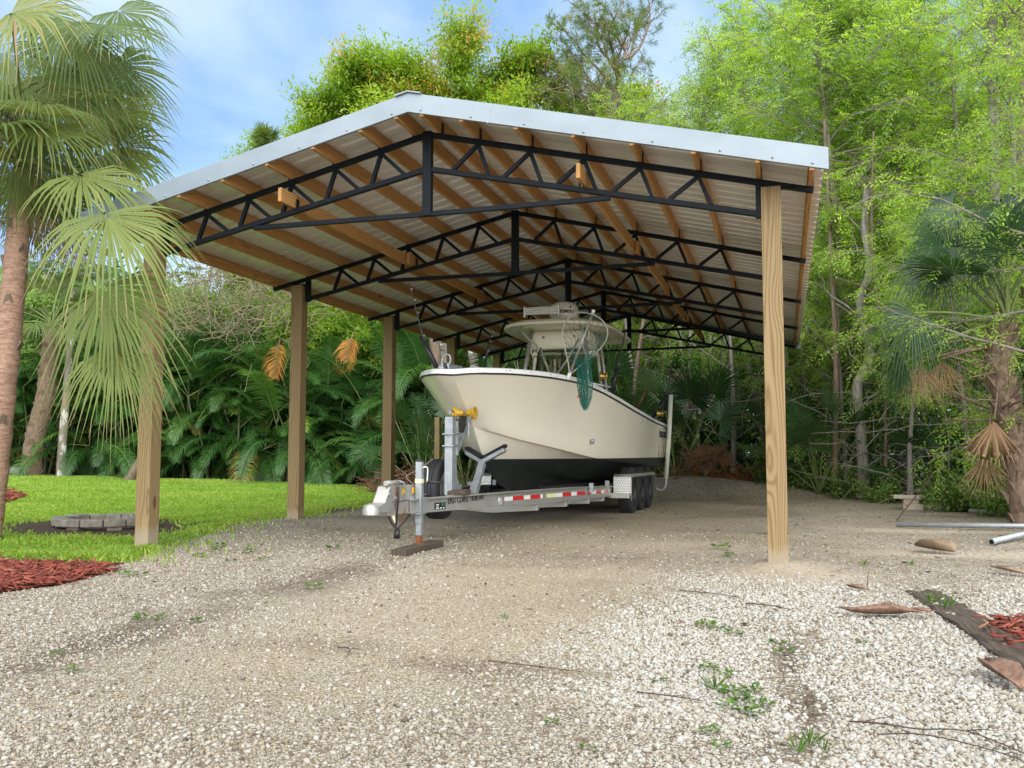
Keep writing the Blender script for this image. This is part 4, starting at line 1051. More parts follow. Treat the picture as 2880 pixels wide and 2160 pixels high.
# ================================================================== GROUND
def m_ground():
    t = NT('gravel_yard'); p = t.world()
    # warp so cell edges are not straight
    cell = t.voro(p, 46.0, out='Color'); dist = t.voro(p, 46.0, 'DISTANCE_TO_EDGE')
    cell2 = t.voro(p, 105.0, out='Color'); dist2 = t.voro(p, 105.0, 'DISTANCE_TO_EDGE')
    s1 = t.new('SeparateColor'); t.lk(cell, s1.inputs[0]); s2 = t.new('SeparateColor'); t.lk(cell2, s2.inputs[0])
    big = t.noise(p, 0.55, 5, 0.6); mid = t.noise(p, 2.3, 5, 0.6); fine = t.noise(p, 38, 4, 0.65)
    stone = t.ramp(s1.outputs[0], [(0.0, (0.136, 0.096, 0.068)), (0.10, (0.224, 0.176, 0.120)), (0.3, (0.320, 0.272, 0.208)), (0.6, (0.400, 0.360, 0.296)), (0.85, (0.464, 0.440, 0.384)), (1.0, (0.528, 0.512, 0.480))])
    stone2 = t.ramp(s2.outputs[0], [(0.0, (0.188, 0.144, 0.088)), (0.25, (0.364, 0.298, 0.199)), (0.7, (0.475, 0.420, 0.320)), (1.0, (0.607, 0.563, 0.475))])
    gap = t.ramp(dist, [(0.0, 1.0), (0.10, 0.25), (0.22, 0.0)])
    gap2 = t.ramp(dist2, [(0.0, 0.8), (0.10, 0.2), (0.22, 0.0)])
    coarse = t.mix(gap, stone, (0.13, 0.10, 0.07))
    small = t.mix(gap2, stone2, (0.15, 0.115, 0.07))
    sx = t.new('SeparateXYZ'); t.lk(p, sx.inputs[0]); X_, Y_ = sx.outputs[0], sx.outputs[1]
    def blob(cx, cy, rx, ry, soft=0.35, amt=1.0, wob=0.8):
        a = t.math('DIVIDE', t.math('SUBTRACT', X_, cx), rx); b = t.math('DIVIDE', t.math('SUBTRACT', Y_, cy), ry)
        r = t.math('SQRT', t.math('ADD', t.math('MULTIPLY', a, a), t.math('MULTIPLY', b, b)))
        r = t.math('ADD', r, t.math('MULTIPLY', t.math('SUBTRACT', mid, 0.5), wob))
        return t.ramp(r, [(max(0, 0.75 - soft), amt), (1.0, 0.0)])
    def mx_(*q):
        r = q[0]
        for k in q[1:]: r = t.math('MAXIMUM', r, k)
        return r
    # packed fines down the middle of the drive and under the roof
    packed = mx_(blob(-1.9, 5.3, 1.7, 3.6), blob(-2.2, 10.2, 3.8, 2.6, amt=0.75), blob(-3, 14, 3, 6, amt=0.6))
    c = t.mix(packed, coarse, small)
    # bare sand round the right post and across the right side
    sand_c = t.ramp(t.noise(p, 60, 3, 0.7), [(0.3, (0.398, 0.332, 0.255)), (0.7, (0.519, 0.452, 0.365))])
    sand = mx_(blob(0.1, 7.7, 0.8, 0.75, 0.5, 0.95), blob(2.0, 9.6, 2.2, 0.55, 0.4, 0.9), blob(1.9, 7.2, 0.9, 0.5, 0.4, 0.85), blob(-0.9, 9.6, 1.6, 0.7, 0.5, 0.6), blob(1.5, 12.3, 1.2, 0.5, 0.4, 0.8), blob(-6.0, 7.0, 0.6, 0.5, 0.4, 0.8), blob(-6.9, 10.5, 0.5, 1.2, 0.4, 0.8), blob(-5.2, 11.5, 1.2, 1.2, 0.5, 0.6))
    pep = t.ramp(s1.outputs[1], [(0.80, 1.0), (0.86, 0.25)], 'CONSTANT')
    c = t.mix(t.math('MULTIPLY', sand, pep), c, sand_c)
    # dirt: brown streaks and patches
    dirt = mx_(blob(-3.25, 3.9, 0.34, 1.5, 0.5, 0.95, 1.3), blob(-3.4, 6.4, 0.45, 1.4, 0.5, 0.95, 1.3), blob(-2.2, 4.1, 0.6, 0.3, 0.5, 0.5, 1.0), blob(-1.35, 3.9, 0.5, 0.22, 0.5, 0.7, 1.0), blob(0.0, 4.6, 0.10, 0.55, 0.5, 0.95, 1.2), blob(0.08, 3.7, 0.10, 0.45, 0.5, 0.95, 1.2), blob(-0.1, 3.2, 0.12, 0.3, 0.5, 0.9, 1.0), blob(2.6, 15.4, 1.2, 0.5, 0.5, 0.6), blob(1.7, 11.0, 0.8, 0.35, 0.5, 0.4))
    dirt = t.math('MULTIPLY', dirt, t.ramp(fine, [(0.38, 1.0), (0.62, 0.25)]))
    c = t.mix(dirt, c, (0.085, 0.055, 0.038))
    # broad tone changes
    tone = t.ramp(big, [(0.30, (0.74, 0.70, 0.64)), (0.5, (1.0, 0.97, 0.91)), (0.72, (1.12, 1.10, 1.08))])
    c = t.mix(1.0, c, tone, 'MULTIPLY')
    # dark litter soil beyond the gravel, under the trees
    edge = t.math('ADD', Y_, t.math('MULTIPLY', t.math('SUBTRACT', mid, 0.5), 1.2))
    far_r = t.math('MULTIPLY', t.ramp(t.math('MULTIPLY', t.math('ADD', edge, t.math('MULTIPLY', t.math('MAXIMUM', X_, 1.5), 1.15)), 0.02), [(0.425, 0.0), (0.440, 1.0)]), 1.0)
    lim = t.math('GREATER_THAN', X_, 1.0)
    far_m = t.math('MULTIPLY', t.ramp(t.math('MULTIPLY', edge, 0.02), [(0.44, 0.0), (0.455, 1.0)]), 1.0)
    left = t.ramp(t.math('MULTIPLY', t.math('ADD', X_, t.math('MULTIPLY', t.math('SUBTRACT', mid, 0.5), 1.0)), -0.05), [(0.33, 0.0), (0.36, 1.0)])
    soil = t.math('MAXIMUM', t.math('MAXIMUM', t.math('MULTIPLY', far_r, lim), far_m), left)
    litter = t.ramp(t.noise(p, 14, 5, 0.7), [(0.3, (0.03, 0.022, 0.014)), (0.55, (0.085, 0.058, 0.036)), (0.75, (0.16, 0.115, 0.075))])
    c = t.mix(soil, c, litter)
    h = t.math('SUBTRACT', t.math('MULTIPLY', fine, 0.6), t.math('MULTIPLY', gap, 0.5))
    return t.bsdf(c, 0.92, 0, 0.2, bump=h, bdist=0.014, bstr=0.8)
xs = np.concatenate([np.linspace(-320, -44, 12), np.linspace(-40, -9, 63), np.linspace(-8.6, 6, 110), np.linspace(7, 40, 34), np.linspace(50, 320, 12)])
ys = np.concatenate([np.linspace(-80, -4, 10), np.linspace(-2, 24, 170), np.linspace(25, 60, 36), np.linspace(75, 420, 14)])
X, Y = np.meshgrid(xs, ys); Z = gz(X, Y)
nx, ny = len(xs), len(ys)
idx = np.arange(nx * ny).reshape(ny, nx)
F = np.stack([idx[:-1, :-1].ravel(), idx[:-1, 1:].ravel(), idx[1:, 1:].ravel(), idx[1:, :-1].ravel()], 1)
ground = np_mesh('ground', np.stack([X.ravel(), Y.ravel(), Z.ravel()], 1), F, m_ground(), smooth=True)
tag(ground, 'pale gravel and sand yard under and in front of the carport', 'ground', kind='structure')

def vnoise(x, y, s, seed=0):
    """cheap smooth value noise in numpy"""
    r = np.random.default_rng(seed).random((64, 64))
    x = np.asarray(x) * s; y = np.asarray(y) * s
    xi = np.floor(x).astype(int); yi = np.floor(y).astype(int); fx = x - xi; fy = y - yi
    fx = fx * fx * (3 - 2 * fx); fy = fy * fy * (3 - 2 * fy)
    g = lambda a, b: r[a % 64, b % 64]
    return (g(xi, yi) * (1 - fx) + g(xi + 1, yi) * fx) * (1 - fy) + (g(xi, yi + 1) * (1 - fx) + g(xi + 1, yi + 1) * fx) * fy
def in_poly(x, y, poly):
    inside = np.zeros(len(x), bool); n = len(poly); j = n - 1
    for i in range(n):
        xi, yi = poly[i]; xj, yj = poly[j]
        c = ((yi > y) != (yj > y)) & (x < (xj - xi) * (y - yi) / (yj - yi + 1e-12) + xi)
        inside ^= c; j = i
    return inside
def rot_rand(n, tilt=None):
    """random orthonormal frames"""
    a = rng.normal(size=(n, 3)); a /= np.linalg.norm(a, axis=1, keepdims=True)
    b = rng.normal(size=(n, 3)); b -= a * (a * b).sum(1, keepdims=True); b /= np.linalg.norm(b, axis=1, keepdims=True)
    return a, b, np.cross(a, b)
ICO_V = []
ph_ = (1 + 5 ** .5) / 2
for a, b in ((1, ph_), (-1, ph_), (1, -ph_), (-1, -ph_)): ICO_V += [(0, a, b), (a, b, 0), (b, 0, a)]
ICO_V = np.array(ICO_V) / math.sqrt(1 + ph_ ** 2)
ICO_F = []
for i in range(12):
    for j in range(i + 1, 12):
        for k in range(j + 1, 12):
            d = [np.linalg.norm(ICO_V[p] - ICO_V[q]) for p, q in ((i, j), (j, k), (i, k))]
            if max(d) < 1.1:
                f = (i, j, k)
                if np.dot(np.cross(ICO_V[j] - ICO_V[i], ICO_V[k] - ICO_V[i]), ICO_V[i]) < 0: f = (i, k, j)
                ICO_F.append(f)
ICO_F = np.array(ICO_F)
def stones(name, x, y, size, tint, mat, sink=0.25, flat=0.62):
    n = len(x); z = gz(x, y) + size * (1 - 2 * sink) * flat * 0.8
    a, b, c = rot_rand(n)
    sc = np.stack([size * rng.uniform(0.75, 1.35, n), size * rng.uniform(0.65, 1.1, n), size * rng.uniform(0.5, 0.8, n)], 1)
    jit = 1 + rng.uniform(-0.16, 0.16, (n, 12, 1))
    L = ICO_V[None] * jit * sc[:, None, :]
    Wv = L[..., 0:1] * a[:, None] + L[..., 1:2] * b[:, None] + L[..., 2:3] * c[:, None]
    Wv[..., 2] *= 0.8
    Wv += np.stack([x, y, z], 1)[:, None]
    Fv = (ICO_F[None] + (np.arange(n) * 12)[:, None, None]).reshape(-1, 3)
    return np_mesh(name, Wv.reshape(-1, 3), Fv, mat, tint=np.repeat(tint, 20, axis=0), smooth=True)
def m_stone():
    t = NT('loose_gravel'); a = t.new('Attribute'); a.attribute_name = 'tint'
    sp = t.new('SeparateColor'); t.lk(a.outputs['Color'], sp.inputs[0])
    c = t.ramp(sp.outputs[0], [(0.0, (0.067, 0.050, 0.040)), (0.07, (0.161, 0.121, 0.081)), (0.2, (0.296, 0.242, 0.168)), (0.45, (0.349, 0.316, 0.255)), (0.7, (0.403, 0.383, 0.336)), (1.0, (0.484, 0.477, 0.450))])
    n = t.noise(t.world(), 90, 3); c = t.mix(t.ramp(n, [(0.35, 0.0), (0.75, 0.4)]), c, (0.30, 0.25, 0.19))
    return t.bsdf(c, 0.88, 0, 0.25)
MST = m_stone()
# loose gravel: coarse white stones right and left, finer down the middle
N = 330000
yy = 2.0 + (rng.random(N) ** 1.6) * 9.5
xx = -yy * 1.06 - 0.5 + rng.random(N) * (yy * 1.42 + 0.9)
white = sstep(-1.1, -0.3, xx + (vnoise(xx, yy, 1.3, 3) - .5) * 1.4) * (1 - sstep(6.3, 8.0, yy + (vnoise(xx, yy, 1.1, 8) - .5) * 2))
leftc = sstep(-2.2, -3.4, xx + (vnoise(xx, yy, 1.1, 4) - .5) * 1.6) * (1 - sstep(8.5, 10.5, yy))
frontc = 1 - sstep(3.0, 3.9, yy + (vnoise(xx, yy, 1.5, 5) - .5) * 1.0)
cov = np.clip(np.maximum(np.maximum(white * .8, leftc * 0.55), frontc * 0.45), 0, 1)
cov *= 0.55 + 0.6 * vnoise(xx, yy, 2.2, 6)
keep = rng.random(N) < np.clip(0.16 + cov, 0, 1)
# bare streaks of soil, sand round the post, mulch bed and lawn stay free
bare = np.exp(-((xx - 0.02 - 0.08 * np.sin(yy * 4)) / 0.09) ** 2) * (yy > 3.0) * (yy < 5.2) * 0.9
bare = np.maximum(bare, np.exp(-((xx + 0.05) / 0.55) ** 2 - ((yy - 7.9) / 0.6) ** 2))
def seg(x0, y0, x1, y1, w_):
    t_ = np.clip(((xx - x0) * (x1 - x0) + (yy - y0) * (y1 - y0)) / ((x1 - x0) ** 2 + (y1 - y0) ** 2), 0, 1); dd = np.hypot(xx - x0 - t_ * (x1 - x0), yy - y0 - t_ * (y1 - y0)) + (vnoise(xx, yy, 3.0, 21) - .5) * w_ * 2.2
    return 1 - sstep(w_ * .3, w_, dd)
for q in ((-3.3, 3.3, -3.45, 4.7, .30), (-3.45, 4.7, -3.3, 6.0, .26), (-3.3, 6.0, -3.5, 7.2, .26), (-1.9, 4.0, -.9, 4.0, .16)): bare = np.maximum(bare, .93 * seg(*q))
keep &= rng.random(N) > bare
MULCH = [(-6.9, 6.75), (-6.36, 6.31), (-5.9, 6.34), (-5.42, 6.36), (-5.2, 6.3), (-5.12, 6.1), (-5.0, 5.8), (-4.88, 5.35), (-5.0, 5.0), (-4.95, 4.75), (-7.5, 4.6)]
LAWN = [(-9.5, 6.2), (-6.32, 6.42), (-5.75, 6.62), (-5.9, 7.35), (-6.02, 7.74), (-6.25, 8.5), (-6.52, 9.45), (-6.75, 10.61), (-6.98, 11.91), (-7.15, 13.37), (-7.18, 14.60), (-7.25, 15.74), (-7.1, 18), (-6.9, 20.0), (-7.8, 22.6), (-9.4, 23.4), (-11.5, 23.2), (-14.5, 22.6), (-18.0, 21.8), (-21.5, 20.9), (-28, 19.5), (-40, 17), (-40, 8), (-16, 6)]
keep &= ~in_poly(xx, yy, MULCH) & ~in_poly(xx, yy, LAWN)
xx, yy, cov, white = xx[keep], yy[keep], cov[keep], white[keep]
sz = (0.0034 + 0.0034 * white + rng.random(len(xx)) ** 7 * 0.009) * (1 + 0.03 * yy) * rng.uniform(0.7, 1.2, len(xx))
tn = np.clip(rng.normal(0.42 + 0.22 * white, 0.20), 0, 1)
tn[rng.random(len(xx)) < 0.04] = 0.04
gs = stones('loose_gravel', xx, yy, sz, np.stack([tn, tn, tn], 1), MST)
tag(gs, 'loose white and tan gravel scattered over the yard', 'gravel', kind='stuff')

# ------------------------------------------------------------------ lawn
def m_lawn():
    t = NT('lawn_turf'); p = t.world(); n = t.noise(p, 0.8, 5, 0.6); f = t.noise(p, 26, 4, 0.7)
    c = t.ramp(t.math('ADD', t.math('MULTIPLY', n, 0.5), t.math('MULTIPLY', f, 0.5)), [(0.3, (0.12, 0.21, 0.02)), (0.5, (0.23, 0.36, 0.035)), (0.7, (0.33, 0.43, 0.06))])
    return t.bsdf(c, 0.9, 0, 0.2, bump=f, bdist=0.03, bstr=1.0)
SHR = 0.34
gx = np.arange(-40, -5.4, 0.14); gy_ = np.arange(5.9, 24.0, 0.14)
GX, GY = np.meshgrid(gx, gy_); 
PITC = (-8.45, 10.0)
wobx = (vnoise(GX, GY, 1.6, 11) - .5) * 0.5
msk = in_poly((GX + wobx + SHR).ravel(), (GY + (vnoise(GX, GY, 1.6, 12) - .5) * 0.5).ravel(), LAWN).reshape(GX.shape)
pitd = np.hypot((GX - PITC[0]) / 1.45, (GY - PITC[1] + 0.25) / 1.25) + (vnoise(GX, GY, 1.8, 13) - .5) * 0.35
msk &= pitd > 1.0
idx = np.arange(GX.size).reshape(GX.shape)
cell = msk[:-1, :-1] & msk[1:, :-1] & msk[:-1, 1:] & msk[1:, 1:]
F = np.stack([idx[:-1, :-1][cell], idx[:-1, 1:][cell], idx[1:, 1:][cell], idx[1:, :-1][cell]], 1)
lawn = np_mesh('lawn', np.stack([GX.ravel(), GY.ravel(), gz(GX, GY).ravel() + 0.012], 1), F, m_lawn(), smooth=True)
tag(lawn, 'bright green lawn left of the carport', 'lawn', kind='structure')
M['grass'] = m_leaf('grass_blades', [(0.0, (0.09, 0.19, 0.025)), (0.45, (0.24, 0.38, 0.055)), (0.8, (0.38, 0.51, 0.09)), (1.0, (0.46, 0.48, 0.16))], 0.45, 0.5)
def blades(name, x, y, h, w, tint, mat, lean=0.6):
    n = len(x); z = gz(x, y) + 0.004
    a = rng.uniform(0, 2 * np.pi, n); ln = h * lean * rng.uniform(0.2, 1.2, n); b = a + rng.uniform(-1.2, 1.2, n) + np.pi / 2
    base = np.stack([x, y, z], 1)
    wv = np.stack([np.cos(b), np.sin(b), np.zeros(n)], 1) * (w / 2)[:, None]
    mid = base + np.stack([np.cos(a) * ln * 0.35, np.sin(a) * ln * 0.35, h * 0.6], 1)
    tip = base + np.stack([np.cos(a) * ln, np.sin(a) * ln, h * rng.uniform(0.75, 1.0, n)], 1)
    Vv = np.stack([base - wv, base + wv, mid + wv * 0.8, tip, mid - wv * 0.8], 1).reshape(-1, 3)
    i0 = np.arange(n) * 5
    Fq = np.stack([i0, i0 + 1, i0 + 2, i0 + 3, i0 + 4], 1)
    return np_mesh(name, Vv, Fq, mat, tint=tint)
N = 330000
u_ = rng.random(N)
dist = 7.5 + u_ ** 1.25 * 21; an = rng.uniform(-0.98, -0.28, N)
xx = np.sin(an) * dist * 1.12; yy = np.cos(an) * dist * 1.05
xw = xx + (vnoise(xx, yy, 1.6, 11) - .5) * 0.6 + rng.normal(0, 0.16, N) + rng.normal(0, 0.45, N) * (rng.random(N) < .12); yw = yy + (vnoise(xx, yy, 1.6, 12) - .5) * 0.6
keep = in_poly(xw, yw, LAWN)
pd = np.hypot((xx - PITC[0]) / 1.45, (yy - PITC[1] + 0.25) / 1.25) + (vnoise(xx, yy, 1.8, 13) - .5) * 0.35
keep &= (pd > 0.97) | ((pd > 0.72) & (rng.random(N) < 0.10))
xx, yy = xx[keep], yy[keep]; n = len(xx); d_ = np.hypot(xx, yy)
pat = 0.5 * vnoise(xx, yy, 0.9, 14) + 0.5 * vnoise(xx, yy, 4.0, 15)
hh = (0.022 + 0.035 * pat) * rng.uniform(0.7, 1.4, n) * (1 + 0.9 * np.exp(-((d_ - 9.2) / 1.0) ** 2))
tn = np.clip(0.25 + 0.55 * pat + rng.normal(0, 0.16, n), 0, 1)
gb = blades('grass_blades', xx, yy, hh, 0.0035 + 0.0011 * d_, np.stack([tn] * 3, 1), M['grass'], 0.9)
tag(gb, 'short bright grass blades of the lawn', 'grass', kind='stuff')

# ------------------------------------------------------------------ red mulch beds
M['mulch'] = m_leaf('red_mulch_chips', [(0.0, (0.07, 0.016, 0.010)), (0.4, (0.19, 0.038, 0.022)), (0.8, (0.29, 0.075, 0.042)), (1.0, (0.27, 0.14, 0.085))], 0.0, 0.85)
def chips(name, poly, n, label, ln=0.06, extra=None, lift=0.05):
    px = [p[0] for p in poly]; py = [p[1] for p in poly]
    x = rng.uniform(min(px) - .1, max(px) + .1, n); y = rng.uniform(min(py) - .1, max(py) + .1, n)
    k = in_poly(x + rng.normal(0, .05, n), y + rng.normal(0, .05, n), poly); x, y = x[k], y[k]; n = len(x)
    z = gz(x, y) + 0.012 + rng.random(n) * lift
    a = rng.uniform(0, 2 * np.pi, n); el = rng.normal(0, 0.25, n)
    d = np.stack([np.cos(a) * np.cos(el), np.sin(a) * np.cos(el), np.sin(el)], 1); up_ = np.array([0, 0, 1.0])
    s_ = np.cross(d, up_); s_ /= np.linalg.norm(s_, axis=1, keepdims=True); u2 = np.cross(s_, d)
    l = ln * rng.uniform(0.4, 1.4, n); w_ = l * rng.uniform(0.12, 0.3, n); th = w_ * 0.45
    c = np.stack([x, y, z], 1)
    vv = []
    for i in (-1, 1):
        for j, k2 in ((-1, -1), (1, -1), (1, 1), (-1, 1)):
            vv.append(c + d * (i * l / 2)[:, None] + s_ * (j * w_ / 2 * (1 if i < 0 else 0.7))[:, None] + u2 * (k2 * th / 2)[:, None])
    Vv = np.stack(vv, 1).reshape(-1, 3)
    q = np.array([(0, 1, 2, 3), (7, 6, 5, 4), (0, 4, 5, 1), (1, 5, 6, 2), (2, 6, 7, 3), (3, 7, 4, 0)])
    Fq = (q[None] + (np.arange(n) * 8)[:, None, None]).reshape(-1, 4)
    tt = np.clip(rng.normal(0.5, 0.25, n), 0, 1)
    o = np_mesh(name, Vv, Fq, M['mulch'], tint=np.repeat(np.stack([tt] * 3, 1), 6, axis=0))
    return tag(o, label, 'mulch', kind='stuff')
chips('mulch', MULCH, 11000, 'bed of red wood mulch at the left edge of the gravel', 0.075)
chips('mulch', [(-17, 15.4), (-15.3, 15.2), (-13.5, 13.9), (-12.7, 12.5), (-16, 12)], 5000, 'far red mulch ring in the lawn behind the fire pit', 0.12)
chips('mulch', [(1.02, 5.55), (1.6, 5.75), (2.2, 5.3), (2.0, 4.0), (1.12, 4.5), (1.06, 4.95)], 4500, 'red mulch behind the old railway tie', 0.07)
def m_soil():
    t = NT('dark_soil'); p = t.world(); n = t.noise(p, 22, 5, 0.7)
    return t.bsdf(t.ramp(n, [(0.3, (0.07, 0.03, 0.02)), (0.7, (0.20, 0.06, 0.035))]), 0.95, 0, 0.1, bump=n, bdist=0.02)
MS = m_soil()
for poly, lb in ((MULCH, 'soil_bed'), ([(1.04, 5.5), (1.6, 5.7), (2.2, 5.3), (2.0, 4.0), (1.14, 4.5), (1.08, 4.95)], 'soil_bed')):
    cx = sum(p[0] for p in poly) / len(poly); cy = sum(p[1] for p in poly) / len(poly)
    b = MB(); vs = [(p[0], p[1], gzf(*p) + 0.010) for p in poly] + [(cx, cy, gzf(cx, cy) + 0.03)]
    b.add(vs, [(i, (i + 1) % len(poly), len(poly)) for i in range(len(poly))]); o = b.build(lb, MS); tag(o, 'reddish soil under the mulch', 'soil', kind='structure')

# ------------------------------------------------------------------ fire pit
pit = thing('fire_pit', 'round low fire pit of grey concrete blocks on the lawn', 'fire pit', (PITC[0], PITC[1], gzf(*PITC)))
nb_ = 14; PZ = gzf(*PITC)
for k in range(nb_):
    a0 = 2 * math.pi * k / nb_ + 0.012; a1 = 2 * math.pi * (k + 1) / nb_ - 0.012
    jr = random.uniform(-0.012, 0.012); zt_ = PZ + 0.130 + random.uniform(-0.008, 0.008)
    pts = []
    for r in (0.44 + jr, 0.62 + jr):
        for a in (a0, (a0 + a1) / 2, a1): pts.append((PITC[0] + r * math.cos(a), PITC[1] + r * math.sin(a)))
    b = MB(); poly = [pts[0], pts[1], pts[2], pts[5], pts[4], pts[3]]
    b.prism(poly, 2, PZ + 0.03, zt_); b.build('ring_block', M['stone'], pit, 0.012)
    if k % 2 == 0:
        am = (a0 + a1) / 2; b = MB(); poly = [(PITC[0] + r * math.cos(am + d), PITC[1] + r * math.sin(am + d)) for r, d in ((0.46, -.15), (0.46, .15), (0.58, .15), (0.58, -.15))]
        b.prism(poly, 2, PZ - 0.03, PZ + 0.029); b.build('base_block', M['stone'], pit, 0.008)

# ------------------------------------------------------------------ small things on the yard
def slab(name, pts, z, th, mat, label, cat, rot=0.0):
    b = MB(); b.prism(pts, 2, z, z + th); o = b.build(name, mat, None, 0.006); return tag(o, label, cat)
z0 = gzf(2.05, 17.3)
slab('paver', [(1.80, 17.2), (2.30, 17.15), (2.32, 17.45), (1.82, 17.5)], z0 + 0.185, 0.055, M['paver'], 'pale flat paver on top of the small stack by the trees', 'paver')
slab('paver', [(1.96, 17.22), (2.20, 17.2), (2.20, 17.42), (1.96, 17.44)], z0 + 0.10, 0.083, M['paver'], 'middle paver of the small stack by the trees', 'paver')
slab('paver', [(1.95, 17.2), (2.26, 17.16), (2.28, 17.42), (1.97, 17.46)], z0 - 0.03, 0.128, M['paver'], 'bottom paver of the small stack by the trees', 'paver')
def pipe(a, b_, r, label):
    b = MB(); d = (V3(b_) - V3(a)).normalized()
    b.lathe(a, d, [(0.0, r * 0.82), (0.0, r), ((V3(b_) - V3(a)).length, r), ((V3(b_) - V3(a)).length, r * 0.82)], 14)
    o = b.build('steel_pipe', M['galv'], None); tag(o, label, 'pipe', 'galvanised pipes on the ground at right')
    q = MB(); q.lathe(V3(a) + d * 0.01, d, [(0, 0.0005), (0, r * 0.83), (0.25, r * 0.83)], 14); q.build('pipe_bore', M['darkplastic'], o)
    return o
pipe((1.36, 12.82, 0.035), (4.2, 12.35, 0.10), 0.030, 'long galvanised pipe lying across the gravel with its thin end far left')
pipe((2.2, 12.82, 0.035), (4.6, 13.35, 0.09), 0.026, 'galvanised pipe close behind the longest one')
pipe((2.02, 10.50, 0.045), (3.6, 12.95, 0.15), 0.031, 'thick galvanised pipe pointing at the camera, open end showing')
pipe((2.74, 15.78, 0.06), (4.9, 14.4, 0.05), 0.034, 'galvanised pipe farthest back, beside the bushes')
# railway tie
tie = MB(); n = 26; vs, fs = [], []
p0, p1 = Vector((0.90, 6.95, 0)), Vector((1.08, 3.6, 0)); d = (p1 - p0).normalized(); sd_ = Vector((-d.y, d.x, 0))
for i in range(n):
    p = p0.lerp(p1, i / (n - 1)); h = 0.025 + 0.025 * (i / n)
    for j, (o_, zz) in enumerate(((-0.115, 0), (-0.11, h * 0.8), (-0.085, h), (-0.03, h - 0.01), (0.03, h + 0.004), (0.085, h), (0.112, h * 0.75), (0.115, 0))):
        q = p + sd_ * (o_ + random.uniform(-.010, .010)); vs.append((q.x, q.y, gzf(q.x, q.y) - 0.01 + zz + (random.uniform(-.012, .012) if 0 < j < 7 else 0)))
for i in range(n - 1):
    for j in range(7): fs.append((i * 8 + j, i * 8 + j + 1, (i + 1) * 8 + j + 1, (i + 1) * 8 + j))
fs.append(tuple(range(8))); fs.append(tuple(reversed(range((n - 1) * 8, n * 8))))
tie.add(vs, fs); o = tie.build('railway_tie', M['oldwood']); tag(o, 'rotting dark railway tie half buried along the right gravel edge', 'timber')
# dried palm boots and bark
M['boot'] = m_plain('dry_palm_bark', (0.21, 0.12, 0.08), 0.9, 0, 0.6, 30, bump=0.004)
M['boot2'] = m_plain('grey_dry_bark', (0.24, 0.17, 0.11), 0.85, 0, 0.35, 18, bump=0.004)
def bark_piece(pts, label, mat, curl=0.05, th=0.005):
    """pts: outline rows (x, y, half width) along the piece"""
    vs, fs = [], []
    m = 5; n = len(pts)
    for i, (x, y, w_, zz) in enumerate(pts):
        a, c = pts[max(i - 1, 0)], pts[min(i + 1, n - 1)]; dx, dy = c[0] - a[0], c[1] - a[1]; l = math.hypot(dx, dy); nx_, ny_ = -dy / l, dx / l
        for k in range(m):
            f = -1 + 2 * k / (m - 1)
            vs.append((x + nx_ * f * w_, y + ny_ * f * w_, gzf(x, y) + 0.018 + zz * .6 + curl * 1.3 * abs(f) ** 1.5 * (w_ / 0.1) + random.uniform(-.006, .006)))
    for i in range(n - 1):
        for k in range(m - 1): fs.append((i * m + k, i * m + k + 1, (i + 1) * m + k + 1, (i + 1) * m + k))
    b = MB(); b.add(vs, fs, True); o = b.build('dry_palm_boot', mat); s_ = o.modifiers.new('solid', 'SOLIDIFY'); s_.thickness = th
    return tag(o, label, 'bark')
bark_piece([(0.29, 5.80, 0.012, 0.03), (0.36, 5.73, 0.025, 0.02), (0.45, 5.69, 0.05, 0.02), (0.55, 5.70, 0.075, 0.02), (0.62, 5.73, 0.05, 0.02), (0.70, 5.74, 0.02, 0.03), (0.74, 5.73, 0.008, 0.03)], 'long reddish dried palm boot with a dark tip on white stones', M['boot'], 0.05)
bark_piece([(0.69, 5.86, 0.012, 0.03), (0.72, 5.80, 0.02, 0.045), (0.78, 5.76, 0.015, 0.03)], 'small bark curl beside the long reddish palm boot', M['boot'], 0.04)
bark_piece([(0.795, 4.40, 0.012, 0.05), (0.80, 4.30, 0.05, 0.04), (0.83, 4.20, 0.07, 0.02), (0.85, 4.10, 0.045, 0.015), (0.86, 4.05, 0.015, 0.01)], 'triangular tan palm boot in the right foreground by the railway tie', M['boot'], 0.06)
bark_piece([(1.24, 9.95, 0.03, 0.04), (1.33, 9.75, 0.10, 0.03), (1.42, 9.62, 0.12, 0.02), (1.52, 9.55, 0.05, 0.02)], 'weathered grey-brown palm boot lying on the sand behind', M['boot2'], 0.07)
bark_piece([(1.55, 8.02, 0.03, 0.03), (1.62, 7.9, 0.05, 0.02), (1.72, 7.8, 0.03, 0.01)], 'small brown bark scrap on the bare sand at right', M['boot2'], 0.05)
bark_piece([(0.42, 6.95, 0.02, 0.02), (0.46, 6.88, 0.035, 0.015), (0.52, 6.84, 0.015, 0.01)], 'small rusty bark chip in front of the right post', M['boot'], 0.04)
M['twig'] = m_plain('dry_twig', (0.075, 0.045, 0.03), 0.9, 0, 0.4, 30)
def twig(pts, r, label, branch=0):
    pp = smooth_path([(x, y, gzf(x, y) + 0.012 + z) for x, y, z in pts], 4); b = MB(); r = r * 0.65; b.tube(pp, [r * (1 - 0.6 * i / len(pp)) for i in range(len(pp))], 6)
    for k in range(branch):
        i = random.randrange(2, len(pp) - 1); d = Vector((random.uniform(-1, 1), random.uniform(-1, 1), random.uniform(0, .3))) * random.uniform(0.05, 0.14)
        b.tube([pp[i], pp[i] + d * 0.5 + Vector((0, 0, .005)), pp[i] + d], [r * .6, r * .5, r * .25], 5)
    o = b.build('twig', M['twig'], None, fix=False); return tag(o, label, 'twig', 'dry twigs lying on the gravel')
